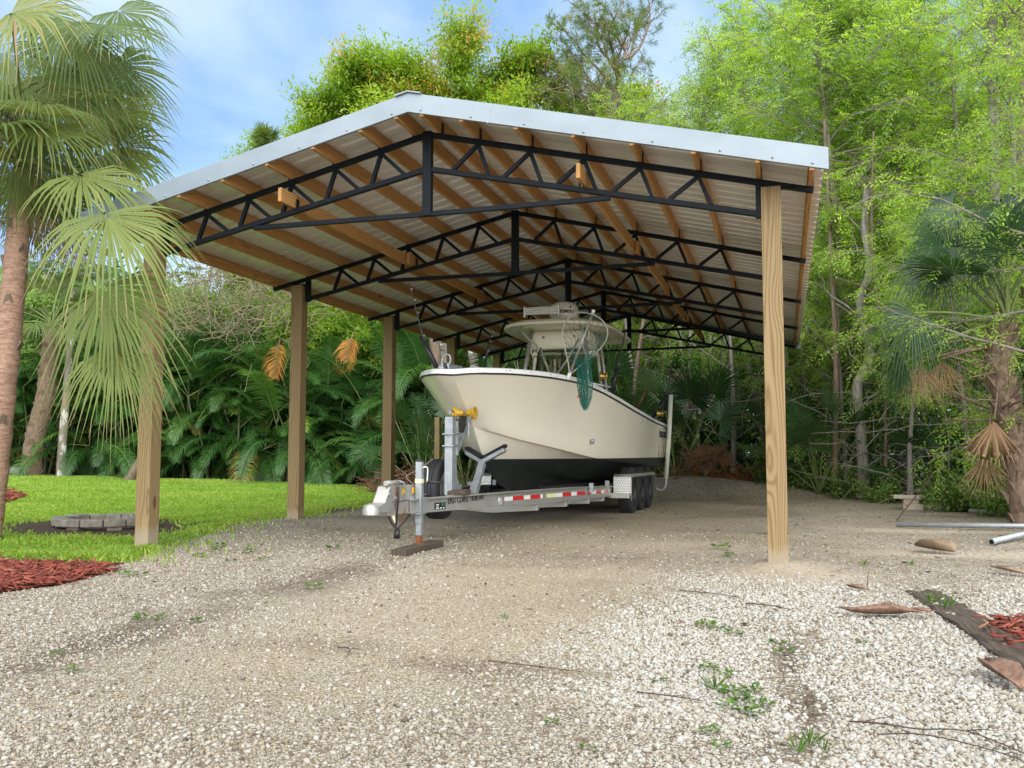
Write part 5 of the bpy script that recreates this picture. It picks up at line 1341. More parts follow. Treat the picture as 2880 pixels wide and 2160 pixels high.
twig([(0.20, 3.50, 0), (0.30, 3.42, 0.02), (0.42, 3.42, 0.01), (0.55, 3.36, 0.03), (0.70, 3.22, 0.01), (0.78, 3.15, 0)], 0.005, 'long dark branching twig in the bottom right corner', 9)
twig([(0.28, 3.36, 0), (0.42, 3.32, 0.02), (0.60, 3.24, 0.01), (0.70, 3.15, 0)], 0.004, 'second dark twig tangled with the one in the bottom right corner', 6)
twig([(-0.58, 3.72, 0), (-0.45, 3.66, 0.01), (-0.32, 3.66, 0)], 0.005, 'short brown twig on the gravel near the bottom middle', 2)
twig([(-2.05, 4.02, 0), (-1.95, 3.95, 0.01), (-1.9, 3.80, 0)], 0.005, 'forked twig on the gravel left of the bottom middle', 3)
twig([(-0.25, 5.98, 0), (-0.10, 5.85, 0.015), (0.02, 5.82, 0)], 0.007, 'dark twig on the stones in front of the right post', 2)
twig([(-1.30, 4.02, 0), (-1.05, 3.98, 0.005), (-0.85, 3.98, 0)], 0.005, 'thin twig lying across the dirt patch in the foreground', 2)
twig([(-0.70, 6.35, 0), (-0.45, 6.25, 0.01), (-0.3, 6.2, 0)], 0.006, 'twig on the packed gravel left of the right post', 1)
twig([(0.55, 7.1, 0.0), (0.56, 7.08, 0.12)], 0.006, 'small stick standing upright right of the right post', 0)
twig([(1.5, 14.0, 0.02), (2.0, 15.5, 0.35), (2.5, 16.6, 0.75), (2.75, 17.2, 0.3)], 0.018, 'arched bare branch sprouting from the bushes near the paver stack', 2)
# leaf litter and wood bits blown over the yard
n = 2600; ly = 3 + rng.random(n) ** .8 * 17; lx = -ly * .55 + rng.random(n) * (ly * .55 + .3 + ly * .22); k = (rng.random(n) < .25 + .75 * sstep(7.5, 10, ly)) & ~in_poly(lx, ly, LAWN); lx, ly = lx[k], ly[k]; n = len(lx)
a = rng.uniform(0, 6.28, n); el = rng.normal(0, .2, n); d = np.stack([np.cos(a) * np.cos(el), np.sin(a) * np.cos(el), np.sin(el)], 1); nr = np.array([[0, 0, 1.0]]) + rng.normal(0, .3, (n, 3)); nr /= np.linalg.norm(nr, axis=1, keepdims=True)
s_ = np.cross(d, nr); l = rng.uniform(.02, .07, n); w_ = l * rng.uniform(.15, .5, n); c = np.stack([lx, ly, gz(lx, ly) + .012], 1)
Vv = np.stack([c, c + d * (l * .5)[:, None] + s_ * (w_ / 2)[:, None], c + d * l[:, None], c + d * (l * .5)[:, None] - s_ * (w_ / 2)[:, None]], 1).reshape(-1, 3)
tt = np.clip(rng.normal(.35, .25, n), 0, 1)
o = np_mesh('leaf_litter', Vv, np.arange(4 * n).reshape(-1, 4), m_leaf('leaf_litter', [(0, (.035, .02, .012)), (.6, (.12, .07, .04)), (1, (.26, .15, .08))], 0, .9), tint=np.stack([tt] * 3, 1)); tag(o, 'dry brown leaf bits strewn over the gravel', 'leaf litter', kind='stuff')
# weeds
M['weed'] = m_leaf('weed_leaves', [(0.0, (0.035, 0.085, 0.012)), (0.5, (0.07, 0.16, 0.02)), (1.0, (0.15, 0.25, 0.04))], 0.35, 0.5)
def leaf_quads(c, d, nrm, l, w_):
    """diamond leaves: base c, axis d, normal nrm, length l, width w_ -> verts, faces"""
    s_ = np.cross(d, nrm); s_ /= np.maximum(np.linalg.norm(s_, axis=1, keepdims=True), 1e-6)
    m_ = c + d * (l * 0.45)[:, None]
    v = np.stack([c, m_ + s_ * (w_ / 2)[:, None], c + d * l[:, None], m_ - s_ * (w_ / 2)[:, None]], 1).reshape(-1, 3)
    f = np.arange(len(c) * 4).reshape(-1, 4)
    return v, f
def unit(v): return v / np.maximum(np.linalg.norm(v, axis=1, keepdims=True), 1e-9)
def weed_mesh(kind, seed):
    r = np.random.default_rng(seed)
    if kind == 'grassy':
        n = 16; a = r.uniform(0, 2 * np.pi, n); el = r.uniform(0.4, 1.3, n)
        d = np.stack([np.cos(a) * np.cos(el), np.sin(a) * np.cos(el), np.sin(el)], 1); c = np.zeros((n, 3)) + d * 0.004
        nr = unit(np.cross(d, r.normal(size=(n, 3)))); l = r.uniform(.05, .12, n); w_ = r.uniform(.006, .010, n)
    else:
        n = 26; a = r.uniform(0, 2 * np.pi, n); rad = r.random(n) ** .6 * 0.055
        c = np.stack([np.cos(a) * rad, np.sin(a) * rad, 0.008 + r.random(n) * 0.03], 1); el = r.uniform(-.1, .6, n)
        d = np.stack([np.cos(a) * np.cos(el), np.sin(a) * np.cos(el), np.sin(el)], 1); nr = unit(np.array([[0, 0, 1.0]]) + r.normal(0, .35, (n, 3))); l = r.uniform(.022, .05, n); w_ = l * r.uniform(.5, .8, n)
    v, f = leaf_quads(c, d, nr, l, w_); tt = np.clip(r.normal(.5, .25, n), 0, 1)
    return v, f, np.stack([tt] * 3, 1)
wspots = [(-0.43, 5.16, 1.6), (-0.36, 5.10, 1.3), (-0.27, 5.0, 1.4), (-0.34, 4.22, 1.3), (-0.26, 4.12, 1.1), (-0.29, 3.86, 1.9), (-0.22, 3.80, 1.5), (-0.14, 3.84, 1.5), (-0.18, 3.70, 1.4), (-0.10, 3.66, 1.2), (-0.21, 3.56, 1.5), (-0.13, 3.52, 1.3), (-0.26, 3.26, 1.0), (-0.21, 3.10, 0.9), (0.06, 3.20, 1.6), (0.02, 3.10, 1.5), (0.10, 3.14, 1.2), (-0.05, 4.82, 1.2), (-0.02, 4.62, 1.3), (-4.80, 5.91, 1.7), (-4.70, 5.98, 1.5), (-3.46, 4.42, 1.6), (-3.40, 4.5, 1.2), (-3.17, 4.49, 1.2), (-3.27, 3.58, 1.0), (-2.93, 3.3, 1.1), (-4.87, 7.71, 2.2), (-4.4, 7.2, 1.4), (-3.20, 5.91, 1.8), (-4.62, 7.04, 1.6), (-5.2, 7.4, 1.6), (-5.35, 7.9, 2.2), (-4.2, 8.1, 2.0), (-5.6, 8.3, 2), (0.62, 8.3, 1.6), (-0.5, 8.6, 2.0), (-0.6, 9.2, 2.6), (1.0, 8.4, 1.4), (0.86, 6.35, 2.2), (0.95, 6.25, 2.0), (0.90, 6.1, 1.8), (-0.62, 2.95, 0.8), (-0.8, 3.2, 0.8), (-1.55, 5.1, 0.8), (-0.52, 3.95, 0.9), (0.35, 4.9, 0.8)]
protos = {}
for i, (x, y, s_) in enumerate(wspots):
    kind = 'grassy' if i in (5, 14, 15, 16, 38, 39, 40, 37, 34) else 'leafy'
    key = (kind, i % 3)
    if key not in protos:
        v, f, tt = weed_mesh(kind, 50 + i); o = np_mesh('weed', v, f, M['weed'], tint=tt); protos[key] = o
    else:
        o = protos[key].copy(); COL.objects.link(o)
    o.location = (x, y, gzf(x, y) + 0.004); o.rotation_euler = (0, 0, i * 1.3); s_ *= 0.52; o.scale = (s_, s_, s_)
    zone = 'white gravel in the right foreground' if x > -1 and y < 5.3 else ('gravel at left, nearest the lawn side' if x < -2.5 else 'sand around the right post and railway tie')
    tag(o, ('small grass tuft sprouting from ' if kind == 'grassy' else 'small leafy green weed growing through ') + zone, 'weed', 'weeds in the ' + zone)
# ================================================================== VEGETATION
M['bark_grey'] = m_bark('grey_cypress_bark', (0.11, 0.092, 0.075), (0.31, 0.28, 0.25), (7, 7, 0.9))
M['bark_brown'] = m_bark('brown_bark', (0.07, 0.05, 0.035), (0.22, 0.165, 0.12), (6, 6, 1.2))
M['bark_blotch'] = m_bark('lichen_blotched_bark', (0.12, 0.10, 0.075), (0.26, 0.23, 0.19), (5, 5, 1.5), 0.01, spots=(0.52, 0.51, 0.47))
M['bark_pine'] = m_bark('pine_bark', (0.10, 0.075, 0.06), (0.32, 0.25, 0.20), (6, 6, 2.5))
M['palmtrunk'] = m_bark('ringed_palm_trunk', (0.20, 0.105, 0.07), (0.46, 0.30, 0.22), (3, 3, 14), 0.02)
M['boots'] = m_bark('palm_boots', (0.085, 0.058, 0.042), (0.24, 0.17, 0.125), (9, 9, 2.5), 0.01)
M['cypress'] = m_leaf('cypress_needles', [(0.0, (0.125, 0.225, 0.037)), (0.4, (0.275, 0.425, 0.069)), (0.75, (0.400, 0.562, 0.106)), (1.0, (0.525, 0.625, 0.175))], 0.6, 0.5)
M['bay'] = m_leaf('broad_leaves', [(0.0, (0.096, 0.192, 0.024)), (0.35, (0.204, 0.336, 0.036)), (0.7, (0.300, 0.432, 0.060)), (0.88, (0.408, 0.480, 0.084)), (0.93, (0.600, 0.384, 0.096)), (1.0, (0.624, 0.336, 0.168))], 0.52, 0.4)
M['shrub'] = m_leaf('light_shrub_leaves', [(0.0, (0.062, 0.125, 0.022)), (0.5, (0.175, 0.300, 0.062)), (1.0, (0.400, 0.537, 0.163))], 0.45, 0.4)
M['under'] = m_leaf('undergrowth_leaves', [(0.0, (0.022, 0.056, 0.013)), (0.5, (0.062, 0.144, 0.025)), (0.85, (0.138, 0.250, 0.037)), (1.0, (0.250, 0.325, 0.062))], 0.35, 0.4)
M['needle'] = m_leaf('pine_needles', [(0.0, (0.06, 0.11, 0.02)), (0.5, (0.13, 0.20, 0.03)), (0.85, (0.23, 0.27, 0.05)), (1.0, (0.36, 0.25, 0.08))], 0.3, 0.45)
M['areca'] = m_leaf('areca_fronds', [(0.0, (0.021, 0.068, 0.018)), (0.4, (0.045, 0.128, 0.027)), (0.75, (0.112, 0.225, 0.042)), (0.92, (0.195, 0.255, 0.045)), (1.0, (0.360, 0.255, 0.090))], 0.3, 0.32, spec=0.5)
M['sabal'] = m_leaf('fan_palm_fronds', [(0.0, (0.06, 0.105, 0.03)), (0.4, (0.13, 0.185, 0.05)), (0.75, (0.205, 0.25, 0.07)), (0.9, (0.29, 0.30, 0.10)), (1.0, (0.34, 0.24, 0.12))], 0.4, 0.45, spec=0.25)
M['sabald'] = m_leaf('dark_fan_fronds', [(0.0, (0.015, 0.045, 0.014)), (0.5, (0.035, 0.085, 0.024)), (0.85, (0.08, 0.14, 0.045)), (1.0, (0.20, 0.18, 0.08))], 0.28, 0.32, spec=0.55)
M['dead'] = m_leaf('dead_fronds', [(0.0, (0.12, 0.065, 0.035)), (0.5, (0.26, 0.15, 0.08)), (1.0, (0.42, 0.28, 0.17))], 0.2, 0.8)
M['orangefrond'] = m_leaf('orange_dead_frond', [(0.0, (0.26, 0.09, 0.015)), (0.5, (0.42, 0.17, 0.025)), (1.0, (0.52, 0.27, 0.05))], 0.35, 0.6)
M['petiole'] = m_plain('green_petiole', (0.16, 0.20, 0.06), 0.5, 0, 0.2, 8)
M['caneg'] = m_plain('palm_cane', (0.07, 0.09, 0.035), 0.6, 0, 0.35, 5)

class Wood:
    """many tapered limbs collected fast"""
    def __init__(self, n=6): self.V = []; self.F = []; self.n = n; self.o = 0
    def limb(self, pts, r):
        pts = np.asarray(pts, float); m = len(pts); n = self.n
        r = np.asarray(r, float)
        d = np.gradient(pts, axis=0); d = unit(d)
        ref = np.array([0.31, 0.17, 0.93]) if abs(d[0][2]) < 0.9 else np.array([1.0, 0.1, 0.0])
        s_ = unit(np.cross(d, ref[None])); u_ = np.cross(d, s_)
        a = np.arange(n) * 2 * np.pi / n
        v = pts[:, None] + (s_[:, None] * np.cos(a)[None, :, None] + u_[:, None] * np.sin(a)[None, :, None]) * r[:, None, None]
        self.V.append(v.reshape(-1, 3))
        i = np.arange(m - 1)[:, None] * n; k = np.arange(n)[None]; k2 = (k + 1) % n
        f = np.stack([i + k, i + k2, i + n + k2, i + n + k], -1).reshape(-1, 4) + self.o
        self.F.append(f); self.o += m * n
    def build(self, name, mat, parent):
        return np_mesh(name, np.concatenate(self.V), np.concatenate(self.F), mat, parent, smooth=True)
def wander(p, d, L, m, r_, bend=0.15, grav=0.0):
    """a wandering limb path"""
    pts = [np.array(p, float)]; d = np.array(d, float)
    for i in range(m):
        d = d + r_.normal(0, bend, 3) + np.array([0, 0, grav]); d /= np.linalg.norm(d)
        pts.append(pts[-1] + d * L / m)
    return np.array(pts), d
def tint3(t): return np.stack([np.clip(t, 0, 1)] * 3, 1)

def broadleaf(name, label, cat, seed, h, rad, trunk_r, mat, bark, leaf=(0.10, 0.04), nleaf=26000, crown0=0.3, group=None, warm=0.0, squash=1.0, tone0=.5, parts=('trunk', 'crown')):
    r = np.random.default_rng(seed); T = thing(name, label, cat, (0, 0, 0), group)
    w_ = Wood(7); tips = []
    tp, td = wander((0, 0, -0.3), (r.normal(0, .05), r.normal(0, .05), 1), h * 0.8, 9, r, 0.06, 0.03)
    w_.limb(tp, np.linspace(trunk_r, trunk_r * 0.25, len(tp)))
    nl = 16
    for i in range(nl):
        f = crown0 + (0.98 - crown0) * (i + r.random()) / nl
        k = f * (len(tp) - 1); k0 = int(min(k, len(tp) - 2)); p = tp[k0] * (1 - (k - k0)) + tp[k0 + 1] * (k - k0)
        a = i * 2.4 + r.normal(0, .4); up_ = 0.25 + 0.9 * f
        prof = math.sin(math.pi * min(1, (f - crown0) / (1 - crown0) * 0.75 + 0.22)) ** 0.7
        L = rad * prof * r.uniform(0.75, 1.1)
        lp, ld = wander(p, (math.cos(a), math.sin(a), up_), L, 6, r, 0.16, 0.02)
        w_.limb(lp, np.linspace(trunk_r * 0.34 * (1.15 - f * .6), 0.012, len(lp)))
        for q in range(2, len(lp)):
            for _ in range(3):
                sp, sd2 = wander(lp[q], unit((lp[q] - lp[q - 1] + r.normal(0, .6 * L / 6, 3) + np.array([0, 0, .12]))[None])[0], rad * 0.34 * r.uniform(.5, 1.2), 4, r, 0.2, 0.02)
                w_.limb(sp, np.linspace(0.022, 0.005, len(sp)))
                for z in (2, 3, 4): tips.append(sp[z])
    tips = np.array(tips)
    w_.build(parts[0], bark, T)
    per = max(4, nleaf // len(tips)); n = per * len(tips)
    cen = np.repeat(tips, per, axis=0); off = r.normal(0, 1, (n, 3)) * np.array([1, 1, .75]) * rad * 0.055
    c = cen + off
    d = unit(off + r.normal(0, rad * .06, (n, 3)) + np.array([0, 0, -0.02 * rad])); ctr = np.array([0, 0, h * .5]); nr = unit(np.array([[0, 0, .8]]) + unit(cen - ctr) * .9 + r.normal(0, .38, (n, 3)))
    l = leaf[0] * r.uniform(.6, 1.3, n); v, f = leaf_quads(c, d, nr, l, leaf[1] * r.uniform(.7, 1.2, n))
    cl = np.repeat(r.normal(0, .16, len(tips)), per)
    tt = tone0 + cl + r.normal(0, .06, n)
    if warm:
        top = np.repeat(r.random(len(tips)) < warm * np.clip((tips[:, 2] - tips[:, 2].min()) / np.ptp(tips[:, 2]) * 1.6 - .35, 0, 1), per) & (r.random(n) < .8)
        tt = np.where(top, r.uniform(.84, 1.0, n), np.minimum(tt, .82))
    np_mesh(parts[1], v, f, mat, T, tint=tint3(tt))
    return T

def cypress(name, label, cat, seed, h, rad, trunk_r, group=None, crown0=0.25, lean=0.0, nl=46, dens=1.0, bark=None, upsweep=0.25, top=1.0, leafm=None):
    """feathery drooping sprays on long thin limbs"""
    r = np.random.default_rng(seed); T = thing(name, label, cat, (0, 0, 0), group)
    w_ = Wood(7)
    tp, td = wander((0, 0, -0.3), (lean, r.normal(0, .04), 1), h, 14, r, 0.035, 0.02)
    rr = np.linspace(trunk_r, trunk_r * 0.12, len(tp)); rr[0] *= 1.7; rr[1] *= 1.25
    w_.limb(tp, rr)
    C, D, S = [], [], []
    for i in range(nl):
        f = crown0 + (0.985 - crown0) * ((i + r.random()) / nl) ** 0.9
        k = f * (len(tp) - 1); k0 = int(min(k, len(tp) - 2)); p = tp[k0] * (1 - (k - k0)) + tp[k0 + 1] * (k - k0)
        a = r.uniform(0, 2 * math.pi); ff = (f - crown0) / (1 - crown0)
        L = rad * (0.35 + 0.75 * math.sin(math.pi * min(1, .25 + ff * .72))) * r.uniform(.65, 1.2) * (1 if top == 1 else 1)
        lp, ld = wander(p, (math.cos(a), math.sin(a), upsweep + 0.5 * ff), L, 7, r, 0.14, -0.02)
        w_.limb(lp, np.linspace(trunk_r * 0.22 * (1.1 - .7 * ff) + .008, 0.006, len(lp)))
        for q in range(1, len(lp)):
            for _ in range(3):
                dd = unit((lp[q] - lp[q - 1] + r.normal(0, .75 * L / 7, 3) * np.array([1, 1, .35]))[None])[0]
                SL_ = rad * 0.32 * r.uniform(.5, 1.15)
                sp, sd2 = wander(lp[q], dd, SL_, 5, r, 0.16, -0.05)
                w_.limb(sp, np.linspace(0.010, 0.003, len(sp)))
                for z in range(1, 6):
                    for _2 in range(max(1, int(round(2 * dens)))):
                        C.append(sp[z]); D.append(sp[z] - sp[z - 1]); S.append(r.uniform(.7, 1.25))
    w_.build('trunk', bark or M['bark_grey'], T)
    C = np.array(C); D = unit(np.array(D)); S = np.array(S); n = len(C)
    # each spray: a drooping rachis with fine leaflets on both sides
    D = unit(D + r.normal(0, .55, D.shape) + np.array([0, 0, -.28])); RL = 0.40 * S
    side = unit(np.cross(D, r.normal(0, .35, D.shape) + np.array([0, 0, 1.0])))
    per = 7; VV = []; TT = []
    base_t = np.clip(0.45 + 0.16 * r.normal(size=n), 0, 1)
    for j in range(per):
        t_ = 0.08 + 0.9 * j / (per - 1); sg = 1 if j % 2 else -1
        p = C + D * (RL * t_)[:, None] + np.array([0, 0, -1.0]) * (RL * 0.35 * t_ ** 2)[:, None]
        ld = unit(D * 0.75 + side * sg * 0.8 + np.array([0, 0, -.25]) + r.normal(0, .15, D.shape))
        l = RL * (0.42 - 0.2 * t_) * r.uniform(.8, 1.25, n); wd = 0.026 + 0.022 * r.random(n)
        nr = unit(np.cross(side, D) * np.sign(np.cross(side, D)[:, 2:3] + 1e-6) + np.array([0, -.25, .4]) + r.normal(0, .3, D.shape))
        v, f = leaf_quads(p, ld, nr, l, wd); VV.append(v); TT.append(base_t + r.normal(0, .08, n))
    V_ = np.concatenate(VV); F_ = np.arange(len(V_)).reshape(-1, 4)
    np_mesh('crown', V_, F_, leafm or M['cypress'], T, tint=tint3(np.concatenate(TT)))
    return T

def frond_pinnate(base, d0, L, r, nleaf=46, ll=0.46, w=0.042, droop=0.9, twist=0.0, ref=(0, 0, 1.0)):
    """arching feather frond -> leaflets (verts, faces), rachis points"""
    d = np.array(d0, float) / np.linalg.norm(d0); p = np.array(base, float); pts = [p.copy()]; m = 14
    for i in range(m):
        d = d + np.array([0, 0, -droop * (0.03 + 0.16 * i / m)]); d /= np.linalg.norm(d); p = p + d * L / m; pts.append(p.copy())
    pts = np.array(pts); tan = unit(np.gradient(pts, axis=0))
    t_ = np.linspace(.16, 1.0, nleaf); k = t_ * m; k0 = np.minimum(k.astype(int), m - 1); fr = (k - k0)[:, None]
    P = pts[k0] * (1 - fr) + pts[k0 + 1] * fr; Tn = unit(tan[k0] * (1 - fr) + tan[k0 + 1] * fr)
    sd_ = unit(np.cross(Tn, np.array([ref]) + r.normal(0, .05, (1, 3)))); up_ = np.cross(sd_, Tn)
    VV, n = [], nleaf
    prof = np.sin(np.pi * np.clip(0.12 + 0.86 * t_, 0, 1)) ** .55
    for sg in (1, -1):
        l = ll * prof * r.uniform(.85, 1.1, n) * L / 2.0
        ld = unit(sd_ * sg * 0.85 + Tn * (0.45 + .5 * t_[:, None]) + up_ * (0.28 + r.normal(0, .08, (n, 1))))
        p0 = P; p1 = P + ld * (l * .5)[:, None]
        l2 = unit(ld + np.array([0, 0, -.75])); p2 = p1 + l2 * (l * .5)[:, None]
        wv = Tn * (w / 2)
        VV.append(np.stack([p0 - wv * .5, p0 + wv * .5, p1 + wv, p1 - wv, p2 + wv * .15, p2 - wv * .15], 1))
    V_ = np.concatenate(VV).reshape(-1, 3); i0 = np.arange(2 * n) * 6
    F_ = np.concatenate([np.stack([i0, i0 + 1, i0 + 2, i0 + 3], 1), np.stack([i0 + 3, i0 + 2, i0 + 4, i0 + 5], 1)])
    return V_, F_, pts

def areca(label, seed, h, nfr=34, group=None, dead=0):
    r = np.random.default_rng(seed); T = thing('areca_palm', label, 'palm', (0, 0, 0), group)
    w_ = Wood(6); rw = Wood(4); VV, FF, TT = [], [], []; o = 0
    canes = []
    for i in range(11):
        a = r.uniform(0, 6.28); q = r.random() ** .5 * 0.75; b0 = np.array([math.cos(a) * q, math.sin(a) * q, -0.1]); H_ = h * r.uniform(.25, .62)
        cp, cd = wander(b0, (math.cos(a) * .25, math.sin(a) * .25, 1), H_, 6, r, .05, .02); w_.limb(cp, np.linspace(.04, .028, len(cp))); canes.append((cp[-1], cd))
    for i in range(nfr):
        tip, cd = canes[i % len(canes)]; a = r.uniform(0, 6.28); low = i % 2 == 0
        p = tip if not low else np.array([tip[0] * 1.1, tip[1] * 1.1, tip[2] * r.uniform(.25, .7)])
        el = r.uniform(.55, 1.35) if not low else r.uniform(.15, .9)
        d = np.array([math.cos(a) * math.cos(el), math.sin(a) * math.cos(el), math.sin(el)])
        v, f, pts = frond_pinnate(p, d, r.uniform(1.8, 2.8) * (h / 5) ** .5, r, droop=r.uniform(1.0, 1.6))
        rw.limb(pts, np.linspace(.014, .003, len(pts)))
        VV.append(v); FF.append(f + o); o += len(v); base = r.choice([.2, .35, .45, .6, .8, .95], p=[.24, .26, .24, .16, .07, .03])
        TT.append(np.clip(base + r.normal(0, .06, len(f)), 0, 1))
    w_.build('canes', M['caneg'], T); rw.build('rachis', M['petiole'], T)
    np_mesh('fronds', np.concatenate(VV), np.concatenate(FF), M['areca'], T, tint=tint3(np.concatenate(TT)))
    return T

def fan(hub, ax, nrm, R_, r, nseg=42, spread=115, droop=0.35, tipdroop=0.5, join=0.5, cost=0.10, shrivel=0.0):
    """costapalmate fan leaf: folded segments joined near the hub, free and drooping at the tips"""
    hub = np.array(hub, float); a = np.array(ax, float); a /= np.linalg.norm(a); nrm = np.array(nrm, float); nrm -= a * nrm.dot(a); nrm /= np.linalg.norm(nrm); b = np.cross(nrm, a)
    ph = np.radians(np.linspace(-spread, spread, nseg)) + r.normal(0, .012, nseg)
    ts = np.array([0.02, .22, join, .68, .85, 1.0]); wf_ = np.array([0.03, .23, join * .98, join * .62, join * .32, .02])
    dphi = np.radians(2 * spread) / nseg
    VV = []; n = nseg
    lenf = (0.62 + 0.38 * np.cos(ph * 0.72)) * r.uniform(.93, 1.06, n) * R_
    # costa: hub of each segment slides along the axis for the middle segments
    D = np.cos(ph)[:, None] * a + np.sin(ph)[:, None] * b; Sd = -np.sin(ph)[:, None] * a + np.cos(ph)[:, None] * b
    h0 = hub + a * (cost * R_ * np.clip(np.cos(ph), 0, 1) ** 1.5 * .5)[:, None] - nrm * (cost * R_ * .10 * np.clip(np.cos(ph), 0, 1))[:, None]
    dr = droop * (0.6 + 0.8 * r.random(n)); td = tipdroop * r.uniform(.5, 1.5, n)
    cupk = 0.10
    for t_, w_ in zip(ts, wf_):
        c = h0 + D * (lenf * t_)[:, None] + nrm * (R_ * cupk * (np.abs(np.sin(ph)) ** 1.5) * t_)[:, None]
        c = c + np.array([0, 0, -1.0]) * (lenf * (dr * t_ ** 2 * .35 + td * np.clip(t_ - join, 0, 1) ** 1.6 * 1.1))[:, None]
        c = c + r.normal(0, .006 + .02 * shrivel, (n, 3)) * t_
        wd = (w_ * R_ * dphi * .5) * (1 - shrivel * .6)
        fold = wd * 0.55
        VV += [c - Sd * wd - nrm * fold * .0, c + nrm * fold, c + Sd * wd]
    Vv = np.stack(VV, 1).reshape(-1, 3); m = 3 * len(ts); i0 = (np.arange(n) * m)[:, None]
    q = []
    for k in range(len(ts) - 1):
        q += [(3 * k, 3 * k + 1, 3 * k + 4, 3 * k + 3), (3 * k + 1, 3 * k + 2, 3 * k + 5, 3 * k + 4)]
    q = np.array(q); Fv = (i0[:, :, None] + q[None]).reshape(-1, 4)
    return Vv, Fv, len(q)
def frond_obj(parent, base, hub, nrm, R_, r, mat, tone=0.5, axis=None, name='frond', pr=0.016, tipbrown=0.0, dst=None, label=None, **kw):
    base = np.array(base, float); hub = np.array(hub, float)
    sag = (base + hub) / 2 + np.array([0, 0, .10 * np.linalg.norm(hub - base)])
    pp = np.array([base * (1 - t_) ** 2 + 2 * sag * t_ * (1 - t_) + hub * t_ ** 2 for t_ in np.linspace(0, 1, 7)])
    ax = axis if axis is not None else pp[-1] - pp[-2]
    v, f, k = fan(hub, ax, nrm, R_, r, **kw)
    ns = len(f) // k; tt = np.repeat(np.clip(tone + r.normal(0, .08, ns), 0, 1), k).reshape(ns, k)
    if tipbrown: tt[:, -2:] = np.where(r.random((ns, 1)) < tipbrown, .97, tt[:, -2:])
    o = np_mesh(name, v, f, mat, parent, tint=tint3(tt.ravel()))
    w_ = Wood(6); w_.limb(pp, np.linspace(pr * 1.5, pr * .8, len(pp))); w_.build('petiole', M['petiole'] if mat is not M['dead'] else M['boots'], o)
    if label: o['label'] = label
    return o

def sabal_trunk(T, pts, r0, r1, boots=True, r=None, nb=60, mat=None, long=0.22):
    w_ = Wood(14); P = np.array(smooth_path(pts, 8), float); rr = np.linspace(r0, r1, len(P)) * (1 + .05 * np.sin(np.arange(len(P)) * 2.1)); w_.limb(P, rr)
    tr = w_.build('trunk', mat or M['palmtrunk'], T)
    if boots:
        b = MB(); n = len(P)
        for i in range(nb):
            f = (i + .5) / nb; k = min(int(f * (n - 1)), n - 2); p = P[k] + (P[k + 1] - P[k]) * (f * (n - 1) - k); a = i * 2.4; rad = rr[k]
            d = Vector((math.cos(a), math.sin(a), 0)); tdir = V3(P[k + 1] - P[k]).normalized(); s_ = Vector((-math.sin(a), math.cos(a), 0))
            L = long * r.uniform(.6, 1.4); wd = rad * .42
            c = V3(p) + d * rad * .93
            e = c + tdir * L * .75 + d * L * .42
            b.add([c - s_ * wd - tdir * .05, c + s_ * wd - tdir * .05, e + s_ * wd * .35, e - s_ * wd * .35, c - d * .02 + tdir * .08 - s_ * wd * .6, c - d * .02 + tdir * .08 + s_ * wd * .6], [(0, 1, 2, 3), (4, 3, 2, 5), (0, 3, 4), (1, 5, 2)])
        b.build('boots', M['boots'], tr)
    return P

rS = np.random.default_rng(21)
# ---- near cabbage palm at the left edge of the picture -------------------------------------------
palm = thing('cabbage_palm', 'leaning cabbage palm with long drooping fan fronds at the left foreground', 'palm', (-8.75, 7.75, 0))
PB = [tuple(at(-40, 1540, 8.0)), tuple(at(-12, 1290, 8.0)), tuple(at(18, 1010, 8.0)), tuple(at(42, 760, 8.05)), tuple(at(54, 620, 8.1)), tuple(at(66, 480, 8.2))]
sabal_trunk(palm, PB, 0.145, 0.105, True, rS, 20, long=0.07)
CR = np.array(at(68, 450, 8.2))
def toward(u, v, y): return np.array(at(u, v, y))
cam_dir = lambda p: -unit((np.array(p) - np.array([0, 0, H]))[None])[0]
# (hub pixel, plane y, tip pixel, radius, tone, normal tilt)
FR = [((294, 70), 8.2, (500, 125), 1.0, .30, .3, 95), ((104, 353), 7.6, (300, 420), 1.08, .55, .5, 78), ((221, 490), 7.4, (430, 570), 1.06, .66, .5, 80),
      ((294, 600), 7.0, (470, 770), 1.12, .66, .6, 84), ((290, 803), 7.0, (420, 1010), 1.02, .58, .75, 84), ((318, 965), 7.1, (350, 1160), 0.80, .66, .8, 62),
      ((30, 40), 6.9, (150, 20), 1.05, .84, .6, 100), ((345, 300), 9.0, (440, 360), 0.80, .55, .8, 115), ((330, 410), 9.1, (430, 440), 0.85, .6, .8, 115), ((150, 130), 8.6, (250, 260), 1.0, .35, .4, 100),
      ((190, 200), 8.0, (210, 360), 1.0, .4, .4, 80), ((60, 220), 8.6, (110, 330), 1.0, .45, .5, 80), ((250, 180), 9.2, (330, 250), .9, .4, .6, 100),
      ((-60, 300), 7.8, (0, 430), 1.0, .55, .5, 80), ((330, 30), 8.8, (420, 40), .9, .3, .4, 100), ((230, 330), 9.0, (320, 330), .95, .45, .7, 110), ((150, 420), 8.3, (140, 560), .85, .5, .6, 80), ((160, 560), 8.8, (230, 680), .8, .6, .7, 80), ((40, 470), 8.0, (30, 620), .8, .5, .6, 80), ((110, 500), 8.5, (125, 660), .8, .4, .6, 80), ((200, 60), 8.0, (260, 190), 1.0, .35, .5, 85), ((120, 230), 7.8, (150, 380), 1.0, .45, .5, 85), ((265, 140), 8.6, (330, 250), .95, .3, .5, 85), ((20, 150), 7.6, (60, 300), 1.0, .5, .5, 85), ((330, 180), 9.0, (410, 250), .9, .35, .6, 105), ((90, 20), 8.2, (180, 90), 1.0, .4, .4, 90)]
